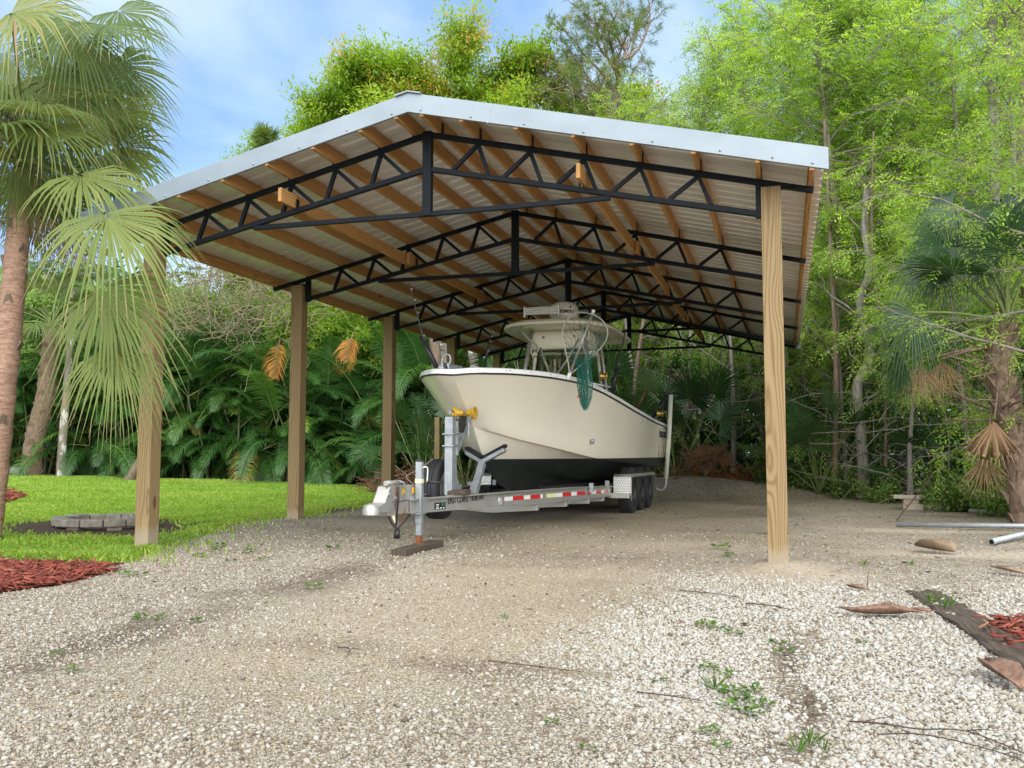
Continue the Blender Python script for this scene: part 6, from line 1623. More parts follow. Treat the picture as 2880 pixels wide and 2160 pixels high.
for (hu, hv), y, (tu, tv), R_, tone, nt, spr in FR:
    hub = toward(hu, hv, y); tip = toward(tu, tv, y + rS.uniform(-.25, .15)); ax = tip - hub
    nrm = cam_dir(hub) * nt + np.array([0, 0, 1.0]) * (1 - nt) + rS.normal(0, .12, 3)
    base = CR + np.array([rS.normal(0, .06), rS.normal(0, .06), rS.uniform(-.25, .3)])
    frond_obj(palm, base, hub, nrm, R_ * .9, rS, M['sabal'], tone, axis=ax, spread=spr * rS.uniform(.94, 1.06), nseg=int(26 + spr * .2), droop=rS.uniform(.2, .5), tipdroop=rS.uniform(.5, 1.1), tipbrown=.35)
for i in range(16):
    a = rS.uniform(0, 6.28); el = rS.uniform(-.3, 1.1); L = rS.uniform(.8, 1.25)
    d = np.array([math.cos(a) * math.cos(el), math.sin(a) * math.cos(el), math.sin(el)])
    hub = CR + d * L
    frond_obj(palm, CR + rS.normal(0, .08, 3), hub, np.array([0, 0, 1.0]) + rS.normal(0, .2, 3), rS.uniform(.8, 1.0), rS, M['sabal'], rS.uniform(.25, .65), spread=rS.uniform(100, 125), droop=.45, tipdroop=.7, tipbrown=.25)
# dead hanging fronds and old flower stalks under the crown
for i, (hu, hv, y) in enumerate(((60, 560, 8.1), (215, 640, 8.6), (110, 600, 8.5))):
    hub = toward(hu, hv, y)
    frond_obj(palm, CR + np.array([0, 0, -.3]), hub, cam_dir(hub), .7, rS, M['dead'], .5, axis=np.array([.1, 0, -1.0]), name='dead_frond', spread=55, shrivel=.6, droop=.1, tipdroop=.2)
st = Wood(5)
for i in range(9):
    a = rS.uniform(0, 6.28); p, d = wander(CR + np.array([0, 0, -.05]), (math.cos(a), math.sin(a), .45), 1.1, 8, rS, .07, -.09); st.limb(p, np.linspace(.012, .006, len(p)))
    for k in range(3, 9):
        for _ in range(5):
            q, _d = wander(p[k], unit((p[k] - p[k - 1] + rS.normal(0, .09, 3))[None])[0], .34, 4, rS, .25, -.16); st.limb(q, np.linspace(.004, .0015, len(q)))
st.build('flower_stalks', M['boots'], palm)

# ---- booted palm at the right edge --------------------------------------------------------------
palm2 = thing('cabbage_palm', 'booted cabbage palm with brown hanging dead fan at the right edge', 'palm', tuple(at(2885, 1450, 14.0)))
PB2 = [tuple(at(2885, 1500, 14.0)), tuple(at(2868, 1330, 14.0)), tuple(at(2845, 1190, 14.0)), tuple(at(2815, 1060, 14.05)), tuple(at(2812, 985, 14.1)), tuple(at(2822, 930, 14.1))]
sabal_trunk(palm2, PB2, 0.17, 0.15, True, rS, 84, mat=M['boots'], long=0.22)
CR2 = np.array(at(2822, 915, 14.1))
FR2 = [((2570, 880), 13.7, (2500, 985), .98, .55, .6), ((2640, 745), 14.3, (2560, 790), 1.0, .45, .5), ((2545, 1020), 13.9, (2490, 1080), .8, .5, .5), ((2650, 905), 14.2, (2660, 1000), .8, .35, .7),
       ((2620, 690), 14.8, (2560, 740), .9, .75, .4), ((2700, 600), 14.5, (2760, 630), .95, .5, .5), ((2680, 575), 14.3, (2620, 590), .9, .35, .5), ((2760, 590), 14.0, (2830, 600), .95, .4, .5), ((2850, 700), 13.8, (2900, 640), 1.0, .5, .4), ((2830, 620), 14.2, (2870, 540), 1.0, .45, .3), ((2730, 700), 14.0, (2700, 800), .9, .3, .7), ((2960, 800), 13.8, (3050, 850), 1.0, .5, .5)]
for (hu, hv), y, (tu, tv), R_, tone, nt in FR2:
    hub = toward(hu, hv, y); tip = toward(tu, tv, y + rS.uniform(-.2, .2)); nrm = cam_dir(hub) * nt + np.array([0, 0, 1.0]) * (1 - nt) + rS.normal(0, .1, 3)
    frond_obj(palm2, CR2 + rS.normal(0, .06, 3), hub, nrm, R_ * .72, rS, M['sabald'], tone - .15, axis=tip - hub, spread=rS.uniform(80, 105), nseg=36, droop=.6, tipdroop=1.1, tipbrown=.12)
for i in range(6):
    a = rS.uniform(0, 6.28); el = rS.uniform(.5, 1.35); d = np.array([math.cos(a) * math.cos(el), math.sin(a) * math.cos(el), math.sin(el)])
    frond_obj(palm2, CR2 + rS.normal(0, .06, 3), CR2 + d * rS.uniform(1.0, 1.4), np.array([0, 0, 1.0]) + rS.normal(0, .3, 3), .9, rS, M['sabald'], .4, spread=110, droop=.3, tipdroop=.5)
hub = toward(2797, 1180, 13.7)
frond_obj(palm2, np.array(PB2[3]) + np.array([0, 0, .1]), hub, cam_dir(hub), .62, rS, M['dead'], .6, axis=np.array([-.12, 0, -1.0]), name='dead_frond', spread=40, nseg=15, shrivel=.05, droop=.05, tipdroop=.1, join=.8, label='brown folded dead fan hanging against the trunk')
for (hu, hv), tt_ in (((2650, 1010), .5), ((2585, 1020), .6), ((2770, 1280), .4)):
    hub = toward(hu, hv, 14.0); frond_obj(palm2, CR2 - np.array([0, 0, .3]), hub, cam_dir(hub), .6, rS, M['dead'], tt_, axis=np.array([rS.normal(0, .2), 0, -1.0]), name='dead_frond', spread=45, nseg=26, shrivel=.5, droop=.05, tipdroop=.1)
pw = Wood(5)
for i in range(16):
    a = rS.uniform(2.2, 5.4); p, d = wander(np.array(PB2[3]) + np.array([0, 0, rS.uniform(-.7, .3)]), (math.cos(a), math.sin(a), rS.uniform(-.1, .8)), rS.uniform(.6, 1.3), 5, rS, .05, -.03); pw.limb(p, np.linspace(.022, .009, len(p)))
pw.build('old_petioles', M['boots'], palm2)

# ---- fan palm seedlings and clumps in the understorey ------------------------------------------------
def palmetto(label, seed, n=12, R_=.62, H_=1.2, mat=None, group=None):
    r = np.random.default_rng(seed); T = thing('fan_palm', label, 'palm', (0, 0, 0), group)
    for i in range(n):
        a = i * 2.4 + r.normal(0, .3); el = r.uniform(.5, 1.35); d = np.array([math.cos(a) * math.cos(el), math.sin(a) * math.cos(el), math.sin(el)])
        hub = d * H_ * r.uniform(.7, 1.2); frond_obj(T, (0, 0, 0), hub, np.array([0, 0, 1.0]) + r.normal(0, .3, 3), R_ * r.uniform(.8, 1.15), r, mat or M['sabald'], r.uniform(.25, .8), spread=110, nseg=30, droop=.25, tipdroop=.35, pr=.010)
    return T
pm0 = palmetto('low fan palm in the shade at the edge of the woods', 31, group='low fan palms under the trees')
pm1 = palmetto('tall stemmed fan palm in the shade at the edge of the woods', 32, 14, .8, 1.9, group='low fan palms under the trees')
def put(T, x, y, rz=0.0, s=1.0, label=None, first=False, z=None):
    o = T if first else copy_tree(T)
    o.location = (x, y, gzf(x, y) if z is None else z); o.rotation_euler = (0, 0, rz); o.scale = (s, s, s)
    if label: o['label'] = label
    return o
def put_top(T, u, y, v, rz=0.0, label=None, wide=1.0):
    """stand a tree at photo column u, y metres ahead, as tall as its top shows (row v)"""
    x = at(u, 1276, y).x; zt = at(u, v, y).z - gzf(x, y)
    hs_ = max(float(max(c[2] for c in ch.bound_box)) for ch in T.children if ch.name.startswith('crown'))
    s_ = zt / hs_; T.location = (x, y, gzf(x, y)); T.rotation_euler = (0, 0, rz); T.scale = (s_ * wide, s_ * wide, s_)
    if label: T['label'] = label
    return T
ux = lambda u, y: at(u, 1276, y).x        # x of the photo column u at distance y
spots = [(1700, 24.0, 1.3, 'wide fan palm right behind the boat stern, half hidden by the rods'), (1190, 21.0, 1.0, 'low fan palm between the third and fourth left posts'), (1560, 25.5, 1.5, 'tall fan palm behind the hardtop legs'), (1905, 23.0, 1.2, 'fan palm by the white guide pole behind the gravel heap'), (1420, 23.0, 1.1, 'low fan palm seen under the bow of the boat'), (1310, 22.0, 1.0, 'fan palm beside the spare wheel, behind the winch post'), (2060, 24.0, 1.1, 'dark fan palm left of the right front post'), (2300, 20.5, .9, 'small fan palm right of the right front post'), (2630, 19.0, .9, 'fan palm in the gloom behind the paver stack'), (1800, 26.0, 1.6, 'tall fan palm above the outboard motors')]
for i, (u, y, s_, lb) in enumerate(spots):
    put((pm0, pm1)[i % 2], ux(u, y), y, i * 1.9, s_, lb, first=i < 2)

# ---- areca hedge ----------------------------------------------------------------------------------
ar = [areca('areca palm clump in the dark hedge behind the lawn', 41, 5.0, 40, 'areca palms in the hedge'), areca('areca palm clump in the dark hedge behind the lawn', 42, 4.4, 38, 'areca palms in the hedge'), areca('areca palm clump in the dark hedge behind the lawn', 43, 5.6, 42, 'areca palms in the hedge')]
hs = []
for i, u in enumerate(np.linspace(395, 1260, 15)):
    hs.append((u, float(np.interp(u, [0, 500, 1000, 1300], [22.5, 23.2, 24.6, 25.0])) + 0.9 * (i % 2)))
for i, u in enumerate((470, 640, 800, 960, 1100, 1230)): hs.append((u, float(np.interp(u, [0, 500, 1000, 1300], [24.6, 25.4, 26.6, 27.0]))))
hs += [(20, 21.6), (115, 22.2), (300, 23.4), (215, 24.2)]
for i, (u, y) in enumerate(hs):
    lb = None
    if i == len(hs) - 4: lb = 'sunlit feathery palm at the far left behind the leaning trunk'
    elif i == len(hs) - 3: lb = 'feathery palm with a yellow frond around the stout booted trunk'
    elif i == len(hs) - 2: lb = 'feathery palm just right of the thin pale trunk'
    elif i == len(hs) - 1: lb = 'feathery palm behind the thin pale trunk'
    o = put(ar[i % 3], ux(u, y), y, i * 1.37, 1.0 + .12 * math.sin(i * 2.3) + (.15 if 15 <= i < 21 else 0), lb, first=i < 3)
# hanging orange fronds
for k, (u0, v0, u1, v1, y, lb) in enumerate(((975, 940, 965, 1045, 23.4, 'orange dead frond hanging in the hedge right of the second left post'), (768, 960, 765, 1048, 22.6, 'rust coloured dead frond hanging in the hedge left of the second left post'))):
    r = np.random.default_rng(60 + k); a_, b_ = toward(u0, v0, y), toward(u1, v1, y - .3)
    v, f, pts = frond_pinnate(a_ + np.array([.15, .1, .05]), unit((b_ - a_)[None])[0] + np.array([-.1, 0, .35]), 1.15, r, 20, 1.05, .05, .9, ref=(0, -1.0, .1))
    T = thing('dead_palm_frond', lb, 'palm frond', tuple(a_)); np_mesh('leaflets', v, f, M['orangefrond'], T, tint=tint3(r.uniform(.2, 1, len(f)))); w_ = Wood(5); w_.limb(pts, np.linspace(.02, .006, len(pts))); w_.build('rachis', M['boots'], T)

# ---- trunks on the left ----------------------------------------------------------------------------
def sabal_full(name, label, pts, r0, r1, seed, nfr, R_, mat, boots=40, tone=(.3, .6), trunkmat=None):
    r = np.random.default_rng(seed); T = thing(name, label, 'palm', tuple(pts[0])); sabal_trunk(T, pts, r0, r1, boots > 0, r, boots, mat=trunkmat, long=.16); top = np.array(pts[-1], float)
    for i in range(nfr):
        a = i * 2.4; el = r.uniform(-.5, 1.2); d = np.array([math.cos(a) * math.cos(el), math.sin(a) * math.cos(el), math.sin(el)])
        dead = el < -.25
        frond_obj(T, top, top + d * r.uniform(.8, 1.2), np.array([0, 0, 1.0]) + r.normal(0, .2, 3), R_, r, M['dead'] if dead else mat, r.uniform(*tone), name='dead_frond' if dead else 'frond', spread=105 if not dead else 60, droop=.4, tipdroop=.7, nseg=34, shrivel=.5 if dead else 0)
    return T
y = 20.6; bx = ux(100, y); zb = gzf(bx, y)
sabal_full('cabbage_palm', 'stout booted palm trunk standing at the far edge of the lawn', [(bx - .15, y, zb - .2), (bx - .05, y, zb + 1.0), (bx + .25, y, zb + 2.2), (bx + .35, y, zb + 3.4), (bx + .40, y, zb + 4.2)], .27, .20, 71, 16, .85, M['sabal'], 46, trunkmat=M['boots'])
y = 20.9; bx = ux(172, y); zb = gzf(bx, y)
T = thing('royal_palm', 'thin pale grey palm trunk with white blotches at the lawn edge', 'palm', (bx, y, zb)); w_ = Wood(10); p = np.array([(bx, y, zb - .2), (bx + .03, y, zb + 1), (bx + .10, y, zb + 2.4), (bx + .16, y, zb + 4.0), (bx + .2, y, zb + 5.2)]); w_.limb(p, [.13, .115, .10, .09, .08]); w_.build('trunk', M['bark_blotch'], T)
VV, FF, o_ = [], [], 0
for i in range(12):
    a = i * .55; v, f, pts = frond_pinnate(p[-1], (math.cos(a), math.sin(a), .9), 1.9, rS, 44, .45, .03, 1.0); VV.append(v); FF.append(f + o_); o_ += len(v)
np_mesh('fronds', np.concatenate(VV), np.concatenate(FF), M['areca'], T, tint=tint3(rS.uniform(.4, .8, sum(len(f) for f in FF))))
y = 20.2; bx = ux(362, y); zb = gzf(bx, y); w_ = Wood(9); w_.limb(np.array([(bx, y, zb - .1), (bx + .15, y + .05, zb + .25), (bx + .36, y + .1, zb + .62)]), [.14, .12, .11]); o = w_.build('tree_stump', M['bark_brown'], None); tag(o, 'short leaning brown stump at the foot of the dark hedge', 'stump')
for k, (u, y, L, lb) in enumerate(((25, 20.3, 1.1, 'grey log lying nearest the lawn at the far left'), (40, 20.7, .9, 'second grey log lying behind the first at the far left'))):
    bx = ux(u, y); zb = gzf(bx, y); b = Wood(9); b.limb(np.array([(bx - L / 2, y + .1, zb + .08), (bx, y, zb + .12), (bx + L / 2, y - .1, zb + .10)]), [.10, .11, .09]); o = b.build('log', M['bark_grey'], None); tag(o, lb, 'log')

# ---- broad-leaved trees ----------------------------------------------------------------------------
bl = []
G_ = 'bay trees behind the carport'
bl.append(put_top(broadleaf('bay_tree', 'rounded yellow green broadleaf tree behind the left half of the roof', 'tree', 101, 13.5, 3.6, .22, M['bay'], M['bark_brown'], (.14, .058), 100000, .25, G_, warm=.03), 935, 28, 185, 0))
bl.append(put_top(broadleaf('bay_tree', 'tallest broadleaf tree behind the roof peak, dark at its tip', 'tree', 102, 15, 2.6, .24, M['bay'], M['bark_brown'], (.14, .058), 76000, .3, G_, warm=.03), 1105, 29, 85, 0))
bl.append(put_top(broadleaf('bay_tree', 'broadleaf tree with orange young leaves right of the roof peak', 'tree', 103, 14, 3.6, .22, M['bay'], M['bark_brown'], (.13, .055), 100000, .25, G_, warm=.14), 1400, 29.5, 140, 0))
put_top(copy_tree(bl[2]), 1245, 30.5, 125, 2.0, 'broadleaf tree with orange young leaves directly behind the roof peak')
put_top(copy_tree(bl[0]), 1560, 31.5, 215, 1.0, 'broadleaf tree below the pine, right of the orange leaved tree')
put_top(copy_tree(bl[0]), 860, 29.5, 290, 2.5, 'lower broadleaf tree at the left end of the row behind the roof')
lt = broadleaf('shrub_tree', 'light green leafy tree behind the lawn at the far left', 'tree', 111, 7.0, 3.0, .14, M['shrub'], M['bark_brown'], (.12, .055), 34000, .12, 'leafy trees behind the lawn', tone0=.72)
put(lt, ux(60, 24), 24, 0, 1, first=True)
for i, (u, y, s_, lb) in enumerate(((250, 24.5, 1.0, 'light green leafy tree behind the hanging fan frond'), (420, 26, 1.0, 'light green leafy tree just right of the left front post'), (600, 27, .98, 'leafy tree above the dry vine tangle'), (760, 27.5, 1.02, 'leafy tree right above the second left post'), (-60, 25, 1.1, 'light green leafy tree cut by the left edge'), (900, 28.5, 1.0, 'leafy tree behind the hedge between second and third left posts'), (1090, 29.5, 1.05, 'leafy tree behind the hedge at the fourth left post'))):
    put(copy_tree(lt), ux(u, y), y, 1.3 * i + .5, s_, lb, first=True)
# dry vine tangle over the hedge
vt = Wood(4); r = np.random.default_rng(77)
for i in range(420):
    u, v = r.uniform(470, 880), r.uniform(740, 930); y = 22.0 + r.uniform(-.4, .9)
    p, d = wander(toward(u, v, y), unit(r.normal(0, 1, (1, 3)) * np.array([1, .5, .6]))[0], r.uniform(.8, 2.2), 9, r, .38, -.03); vt.limb(p, np.full(len(p), r.uniform(.005, .011)))
o = vt.build('vine_tangle', m_plain('bare_vine', (0.23, 0.185, 0.12), .9, 0, .3, 5), None); tag(o, 'tangle of bare tan vines draped over the palm hedge', 'vines')

# ---- pines -----------------------------------------------------------------------------------------
def pine(label, seed, h, rad, trunk_r, crown0, nl, per=4, lean=(0, 0)):
    r = np.random.default_rng(seed); T = thing('pine_tree', label, 'tree'); w_ = Wood(7)
    tp, td = wander((0, 0, -.3), (lean[0], lean[1], 1), h, 14, r, .045, .03); w_.limb(tp, np.linspace(trunk_r, trunk_r * .2, len(tp))); tips = []
    for i in range(nl):
        f = crown0 + (.99 - crown0) * (i + r.random()) / nl; k = f * (len(tp) - 1); k0 = int(min(k, len(tp) - 2)); p = tp[k0] * (1 - (k - k0)) + tp[k0 + 1] * (k - k0)
        a = r.uniform(0, 6.28); L = rad * (1.1 - .6 * (f - crown0) / (1 - crown0)) * r.uniform(.6, 1.2); lp, ld = wander(p, (math.cos(a), math.sin(a), .15 + .5 * f), L, 8, r, .2, .05); w_.limb(lp, np.linspace(trunk_r * .32, .014, len(lp)))
        for q in range(3, 9):
            for _ in range(per):
                sp, sd2 = wander(lp[q], unit((lp[q] - lp[q - 1] + r.normal(0, .9 * L / 8, 3))[None])[0], rad * .24 * r.uniform(.5, 1.2), 4, r, .22, .06); w_.limb(sp, np.linspace(.016, .008, len(sp)))
                for z in (3, 4): tips.append((sp[z], sp[z] - sp[z - 1]))
    w_.build('trunk', M['bark_pine'], T); C = np.array([t_[0] for t_ in tips]); D = unit(np.array([t_[1] for t_ in tips])); n = len(C); per_ = 30
    c = np.repeat(C, per_, 0); d = unit(np.repeat(D, per_, 0) * .55 + r.normal(0, .62, (n * per_, 3)) + np.array([0, 0, -.06])); l = r.uniform(.20, .38, n * per_); v, f = leaf_quads(c, d, unit(r.normal(0, 1, c.shape)), l, np.full(len(c), .017))
    tt = np.repeat(np.clip(r.normal(.45, .2, n), 0, 1), per_) + r.normal(0, .06, n * per_); np_mesh('crown', v, f, M['needle'], T, tint=tint3(tt)); return T
put_top(pine('tall pine with crooked bare limbs rising above the roof', 121, 19.0, 5.2, .24, .62, 26, 3, (-.02, 0)), 1585, 30, -60, 2.2)
put_top(pine('small pine tip showing at the left end of the broadleaf trees', 122, 9.9, 1.3, .12, .55, 12, 3), 770, 28, 365)

# ---- cypress forest ----------------------------------------------------------------------------------
cy = [cypress('cypress_tree', 'x', 'tree', 131, 14.5, 3.4, .16, 'feathery cypress trees', .30, .0, 42, .5),
      cypress('cypress_tree', 'x', 'tree', 132, 15.5, 3.0, .15, 'feathery cypress trees', .20, .02, 44, .5),
      cypress('cypress_tree', 'x', 'tree', 133, 13.5, 3.7, .18, 'feathery cypress trees', .15, -.03, 46, .5, upsweep=.1),
      cypress('cypress_tree', 'x', 'tree', 134, 13.6, 2.5, .13, 'feathery cypress trees', .34, .0, 40, .5, upsweep=.75)]
# (photo column, distance, kind, scale, label)
CT_ = [(1770, 28.0, 2, 195, 'feathery cypress behind the roof, right of the pine'), (1690, 31.0, 0, 330, 'smaller feathery cypress between the pine and the roof edge'),
       (2050, 26.0, 3, -25, 'upswept open cypress standing alone against the sky above the roof'), (2200, 27.5, 0, 40, 'cypress behind the roof end, right of the open one'), (1925, 31, 1, 330, 'cypress low behind the roof, left of the open one'),
       (2330, 25.0, 1, -60, 'cypress at the right end of the roof'), (2440, 22.0, 0, -150, 'cypress right of the roof corner with long bare limbs'), (2560, 24.5, 1, -150, 'tall cypress filling the sky between roof and right edge'), (2690, 21.0, 2, -120, 'bright cypress with wide drooping sprays over the booted palm'), (2800, 23.0, 1, -150, 'dark trunked cypress near the right edge'), (2900, 19.5, 0, -200, 'nearest cypress cut by the right edge'), (3050, 13.6, 2, -330, 'cypress just outside the right edge reaching in with sprays'), (2480, 28.0, 2, 260, 'cypress deeper in the woods behind the roof corner'), (2640, 28.5, 0, 200, 'cypress deeper in the woods right of the roof corner'), (2820, 28.0, 3, 220, 'deep cypress with upswept limbs near the right edge'),
       (2380, 21.0, 3, 560, 'short bushy cypress just right of the roof corner'), (2560, 18.6, 3, 540, 'short bushy cypress in front of the crooked pale trunk'), (2740, 17.2, 0, 560, 'young cypress with sprays hanging before the booted palm'), (2250, 23.5, 0, 700, 'young cypress beside the right front post')]
used = [False] * 4
for i, (u, y, k, v_, lb) in enumerate(CT_):
    put_top(cy[k] if not used[k] else copy_tree(cy[k]), u, y, v_, i * 1.71, lb, wide=1.0); used[k] = True
deep = 'slender grey trunked cypress deep in the woods behind the carport'
for i, (u, y) in enumerate(((1300, 30.5), (1390, 29), (1470, 27.5), (1545, 30), (1620, 27), (1700, 28.5), (1780, 30), (1850, 26.5), (1930, 28), (2010, 25.5), (2090, 29), (2150, 24.5), (2240, 23.0), (2290, 27), (2370, 30), (2720, 25), (2540, 21))):
    o = put(cy[(i * 3 + 1) % 3], ux(u, y), y, i * 2.13 + .4, (.62 if u < 1660 else .72) + .06 * math.sin(i * 1.7), deep, first=False); o['group'] = 'cypress trees deep in the woods'
# bare pale trunks
def bare(label, pts, r0, r1, mat, br=5, seed=1, cat='tree', name='bare_tree', group=None):
    r = np.random.default_rng(seed); T = thing(name, label, cat, tuple(pts[0]), group); w_ = Wood(8); P = np.array(smooth_path(pts, 7), float); rr = np.linspace(r0, r1, len(P)); rr[:3] *= np.array([1.5, 1.2, 1.05]); w_.limb(P, rr); w2 = w_
    for i in range(br):
        k = r.integers(len(P) // 3, len(P)); a = r.uniform(0, 6.28); p, d = wander(P[k], (math.cos(a), math.sin(a), r.uniform(-.1, .9)), r.uniform(.6, 2.0), 7, r, .25, .0); w2.limb(p, np.linspace(.022, .005, len(p)))
        for q in (3, 5):
            p2, d = wander(p[q], unit((p[q] - p[q - 1] + r.normal(0, .2, 3))[None])[0], r.uniform(.3, .8), 4, r, .3); w2.limb(p2, np.linspace(.009, .003, len(p2)))
    w_.build('trunk', mat, T)
    return T
def pxs(l, y): return [tuple(at(u, v, y + dy)) for u, v, dy in l]
bare('crooked pale grey trunk leaning between the right post and the booted palm', pxs([(2432, 1400, 0), (2420, 1200, 0), (2412, 1085, .1), (2448, 1000, .2), (2420, 850, .2), (2448, 760, .1), (2432, 640, 0), (2440, 520, 0)], 20.0), .12, .07, M['bark_grey'], 9, 201)
bare('pale straight trunk with peeling bark high in the right trees', pxs([(2800, 1330, 0), (2802, 900, 0), (2798, 600, 0), (2800, 400, .2), (2790, 200, .3), (2795, 0, .3)], 19.0), .14, .08, M['bark_grey'], 10, 202)
bare('dark trunk climbing out of frame at the right edge', pxs([(2900, 1300, 0), (2890, 800, 0), (2876, 420, 0), (2884, 250, 0), (2878, 0, 0)], 17.5), .11, .08, M['bark_brown'], 8, 203)
bare('white blotched trunk behind the fourth left post', pxs([(1262, 1330, 0), (1252, 1150, 0), (1248, 1020, 0), (1236, 900, 0), (1215, 760, 0), (1190, 540, 0)], 24.0), .17, .12, M['bark_blotch'], 3, 204)
bare('dark leaning trunk beside the anchor behind the bow', pxs([(1225, 1330, 0), (1228, 1080, 0), (1222, 960, 0), (1190, 830, 0), (1150, 700, 0), (1100, 520, 0)], 23.0), .16, .12, M['bark_brown'], 3, 205)
bare('pale trunk leaning left behind the fifth left post', pxs([(1352, 1330, 0), (1345, 1100, 0), (1330, 1000, 0), (1318, 900, 0), (1300, 760, 0), (1270, 540, 0)], 25.0), .16, .11, M['bark_blotch'], 3, 206)
r = np.random.default_rng(88)
thin = ['thin grey sapling trunk in the dark woods', 'thin grey sapling trunk in the dark woods']
for i in range(46):
    u = r.uniform(1880, 2860) if i < 34 else r.uniform(1480, 1880); y = r.uniform(19.5, 26) if u > 2250 else r.uniform(22.5, 29); x = ux(u, y); hh = r.uniform(4, 9); ln = r.normal(0, .05)
    pts = [(x, y, gzf(x, y) - .2), (x + ln * hh * .3 + r.normal(0, .08), y, hh * .35), (x + ln * hh * .7 + r.normal(0, .12), y, hh * .7), (x + ln * hh + r.normal(0, .15), y, hh)]
    bare('thin grey sapling trunk among the others in the dark woods', pts, r.uniform(.035, .10), .025, M['bark_grey'] if r.random() < .72 else M['bark_brown'], 4, 300 + i, 'tree', 'sapling', 'thin bare saplings in the woods')

# ---- undergrowth: a leafy mass one cannot count ------------------------------------------------------------
def leaf_mass(name, label, seed, clumps, mat, leaf, per, tone):
    r = np.random.default_rng(seed); cs = np.array(clumps); n = len(cs) * per; c0 = np.repeat(cs[:, :3], per, 0); rad = np.repeat(cs[:, 3], per)
    off = unit(r.normal(0, 1, (n, 3))) * (rad * r.random(n) ** .5)[:, None] * np.array([1, 1, .8]); c = c0 + off
    d = unit(off / np.maximum(rad, .01)[:, None] + r.normal(0, .7, (n, 3)) + np.array([0, 0, -.1])); nr = unit(np.array([[0, -.35, 1.0]]) + r.normal(0, .5, (n, 3))); l = leaf[0] * r.uniform(.55, 1.35, n)
    v, f = leaf_quads(c, d, nr, l, leaf[1] * r.uniform(.7, 1.2, n)); tt = np.repeat(r.normal(tone, .16, len(cs)), per) + r.normal(0, .14, n)
    o = np_mesh(name, v, f, mat, None, tint=tint3(tt)); return tag(o, label, 'undergrowth', kind='stuff')
r = np.random.default_rng(5); cl = []
for i in range(900):                                   # front edge of the woods at right and behind the boat
    u = r.uniform(1250, 3000); y = float(np.interp(u, [1250, 1700, 2200, 2500, 2900], [26.5, 25.0, 22.8, 19.8, 16.8])) + r.exponential(1.6); z = r.random() ** 1.5 * 3.6
    cl.append((ux(u, y), y, gzf(ux(u, y), y) + z + .1, r.uniform(.25, .6)))
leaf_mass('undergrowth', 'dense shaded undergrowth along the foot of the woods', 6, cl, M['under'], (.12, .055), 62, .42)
cl = []
for i in range(700):                                   # brighter small-leaved growth higher up between the trunks
    u = r.uniform(1280, 3000); y = float(np.interp(u, [1250, 1700, 2200, 2500, 2900], [28, 27, 25, 22, 19])) + r.exponential(2.2); z = 2.0 + r.random() * 4.5
    cl.append((ux(u, y), y, z, r.uniform(.3, .75)))
leaf_mass('undergrowth', 'sunlit leafy growth between the trunks higher in the woods', 7, cl, M['shrub'], (.13, .05), 42, .45)
cl = []
for i in range(1900):                                  # far wall of foliage that closes the view
    a = r.uniform(-.95, .42); d_ = r.uniform(33, 44); z = r.random() ** 1.4 * (7.5 if a < -.42 else (9 if a < -.12 else 10.5))
    cl.append((math.sin(a) * d_, math.cos(a) * d_, z, r.uniform(.8, 1.6)))
leaf_mass('far_woods', 'far mass of woodland foliage closing the view behind everything', 8, cl, M['under'], (.34, .17), 46, .62)['category'] = 'woods'
cl = []
for i in range(420):                                   # gloom behind the palm hedge
    u = r.uniform(-100, 1350); y = float(np.interp(u, [0, 500, 1000, 1300], [24.5, 26, 27.5, 28])) + r.random() * 2; z = r.random() * 5
    cl.append((ux(u, y), y, z, r.uniform(.4, .8)))
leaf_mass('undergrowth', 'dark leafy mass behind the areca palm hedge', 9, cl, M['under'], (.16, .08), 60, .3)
# dry sticks and leaning dead branches in the gloom
sk = Wood(4)
for i in range(330):
    u = r.uniform(1880, 2850); y = float(np.interp(u, [1700, 2200, 2500, 2900], [24.5, 22.0, 19.3, 16.6])) + r.exponential(1.2); x = ux(u, y); p, d = wander((x, y, r.random() ** 1.3 * 2.6), (r.normal(0, 1), r.normal(0, .5), r.normal(.5, .7)), r.uniform(.6, 2.6), 7, r, .16, -.03); sk.limb(p, np.linspace(r.uniform(.008, .022), .004, len(p)))
o = sk.build('dead_branches', M['bark_grey'], None); tag(o, 'dead grey sticks and brush among the trunks of the woods', 'brush', kind='stuff')
# individual leafy bushes at the right foreground edge of the woods
def bush(label, seed, h, w_, mat, leaf, n, group=None, tone=.5):
    r = np.random.default_rng(seed); T = thing('bush', label, 'bush', (0, 0, 0), group); st = Wood(5); tips = []
    for i in range(16):
        a = r.uniform(0, 6.28); p, d = wander((r.normal(0, .05), r.normal(0, .05), -.05), (math.cos(a) * w_ / h, math.sin(a) * w_ / h, 1), h * r.uniform(.5, 1.1), 7, r, .2, -.04); st.limb(p, np.linspace(.012, .004, len(p)))
        for q in range(2, 8): tips.append(p[q])
    tips = np.array(tips); per = n // len(tips); m = per * len(tips); c = np.repeat(tips, per, 0) + r.normal(0, .085, (m, 3)); d = unit(r.normal(0, .8, (m, 3)) + np.array([0, 0, .1])); nr = unit(np.array([[0, -.3, 1.0]]) + r.normal(0, .45, (m, 3))); l = leaf[0] * r.uniform(.6, 1.3, m)
    v, f = leaf_quads(c, d, nr, l, leaf[1] * r.uniform(.8, 1.2, m)); st.build('stems', M['bark_brown'], T); np_mesh('leaves', v, f, mat, T, tint=tint3(r.normal(tone, .22, m))); return T
b0 = bush('x', 151, 1.3, .9, M['shrub'], (.10, .055), 1500, 'leafy bushes along the gravel', .25); b1 = bush('x', 152, .8, .8, M['shrub'], (.085, .045), 1100, 'leafy bushes along the gravel', .35)
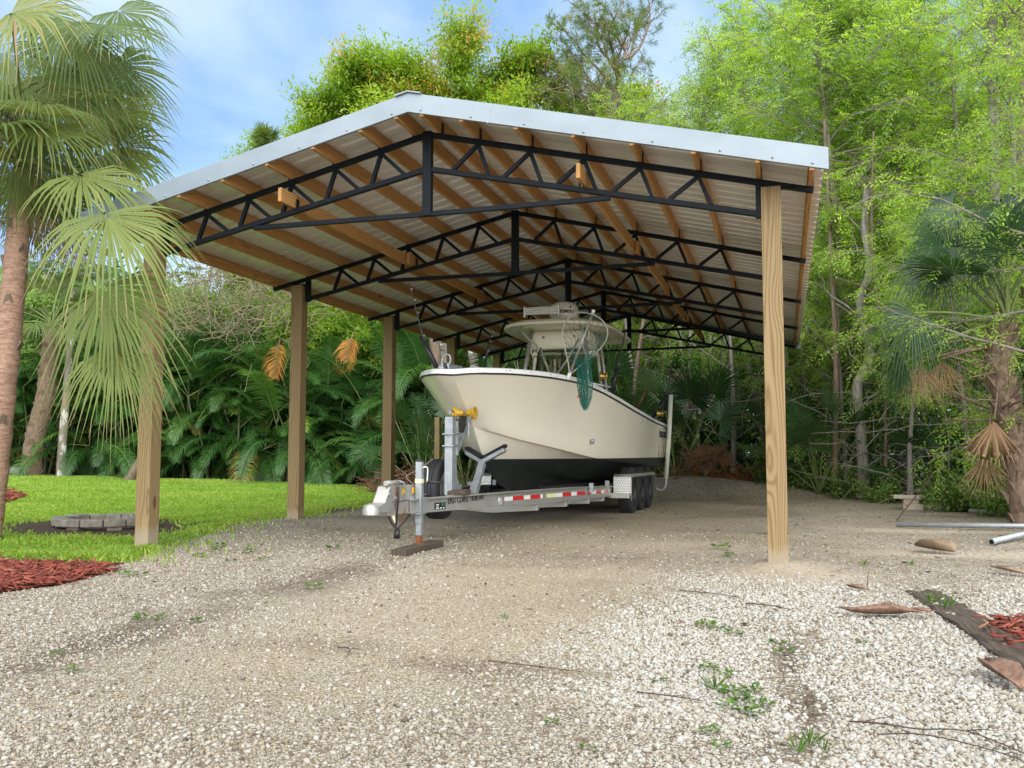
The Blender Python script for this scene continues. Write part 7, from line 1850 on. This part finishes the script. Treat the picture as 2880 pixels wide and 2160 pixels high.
for i, (u, y, k, s_, lb) in enumerate(((2770, 16.6, 0, 1.0, 'bright leafy bush behind the pipes, left of the booted trunk'), (2815, 15.9, 1, 1.1, 'low leafy bush behind the pipes'), (2890, 15.0, 0, .9, 'leafy bush at the foot of the booted palm, cut by the right edge'), (2690, 16.9, 1, .9, 'small bush right of the paver stack'), (2835, 16.6, 0, 1.15, 'taller bush hiding the base of the booted palm'), (2390, 20.2, 1, 1.0, 'low fern like bush behind the right post'), (2290, 21.0, 1, .9, 'small bush just right of the right post'), (2470, 18.9, 1, .85, 'small bush left of the paver stack'), (2190, 21.8, 0, .8, 'bush hidden partly by the right post'), (2240, 22.0, 0, 1.6, 'big leafed bush high beside the right post'), (2090, 24.2, 0, 1.9, 'pale leafed bush left of the right post'), (1930, 24.0, 1, 1.2, 'low bush behind the gravel heap'))):
    put((b0, b1)[k], ux(u, y), y, i * 1.1, s_, lb, first=i < 2)
# heap of brown palm litter on the gravel bank, and by the hedge
lt_ = Wood(4); r = np.random.default_rng(91)
for i in range(420):
    x = r.normal(-1.2, .75); y = 21.9 + r.normal(0, .35); p, d = wander((x, y, gzf(x, y) + abs(r.normal(0, .16))), (r.normal(), r.normal(), r.normal(.15, .35)), r.uniform(.2, .7), 4, r, .3, -.1); lt_.limb(p, np.linspace(.012, .004, len(p)))
o = lt_.build('palm_litter', M['rust'], None); tag(o, 'heap of reddish brown palm litter on the gravel bank behind the boat', 'litter heap')
lt_ = Wood(4)
for i in range(420):
    x = ux(r.uniform(1060, 1280), 19.5) + r.normal(0, .2); y = 19.6 + r.normal(0, .4); p, d = wander((x, y, gzf(x, y) + abs(r.normal(0, .22))), (r.normal(), r.normal(), r.normal(.15, .35)), r.uniform(.3, .9), 4, r, .25, -.08); lt_.limb(p, np.linspace(.014, .004, len(p)))
o = lt_.build('palm_litter', m_plain('brown_litter', (0.16, 0.075, 0.045), .95, 0, .4, 8), None); tag(o, 'heap of brown dead fronds behind the spare wheel', 'litter heap')
st_ = put(palmetto('dead black palm crown lying on the gravel bank behind the boat', 95, 12, .4, .55, M['dead']), -1.75, 21.5, 0, 1.0, first=True)
# wooden stake behind the spare wheel
y = 19.0; b = MB(); x0, x1 = at(1222, 1200, y).x, at(1236, 1200, y).x; zt_ = at(1230, 1173, y).z
b.box(x0, x1, y, y + .1, gzf(x0, y) - .1, zt_); o = b.build('wooden_stake', M['post'], None, .004); tag(o, 'square brown stake standing behind the spare wheel', 'stake')
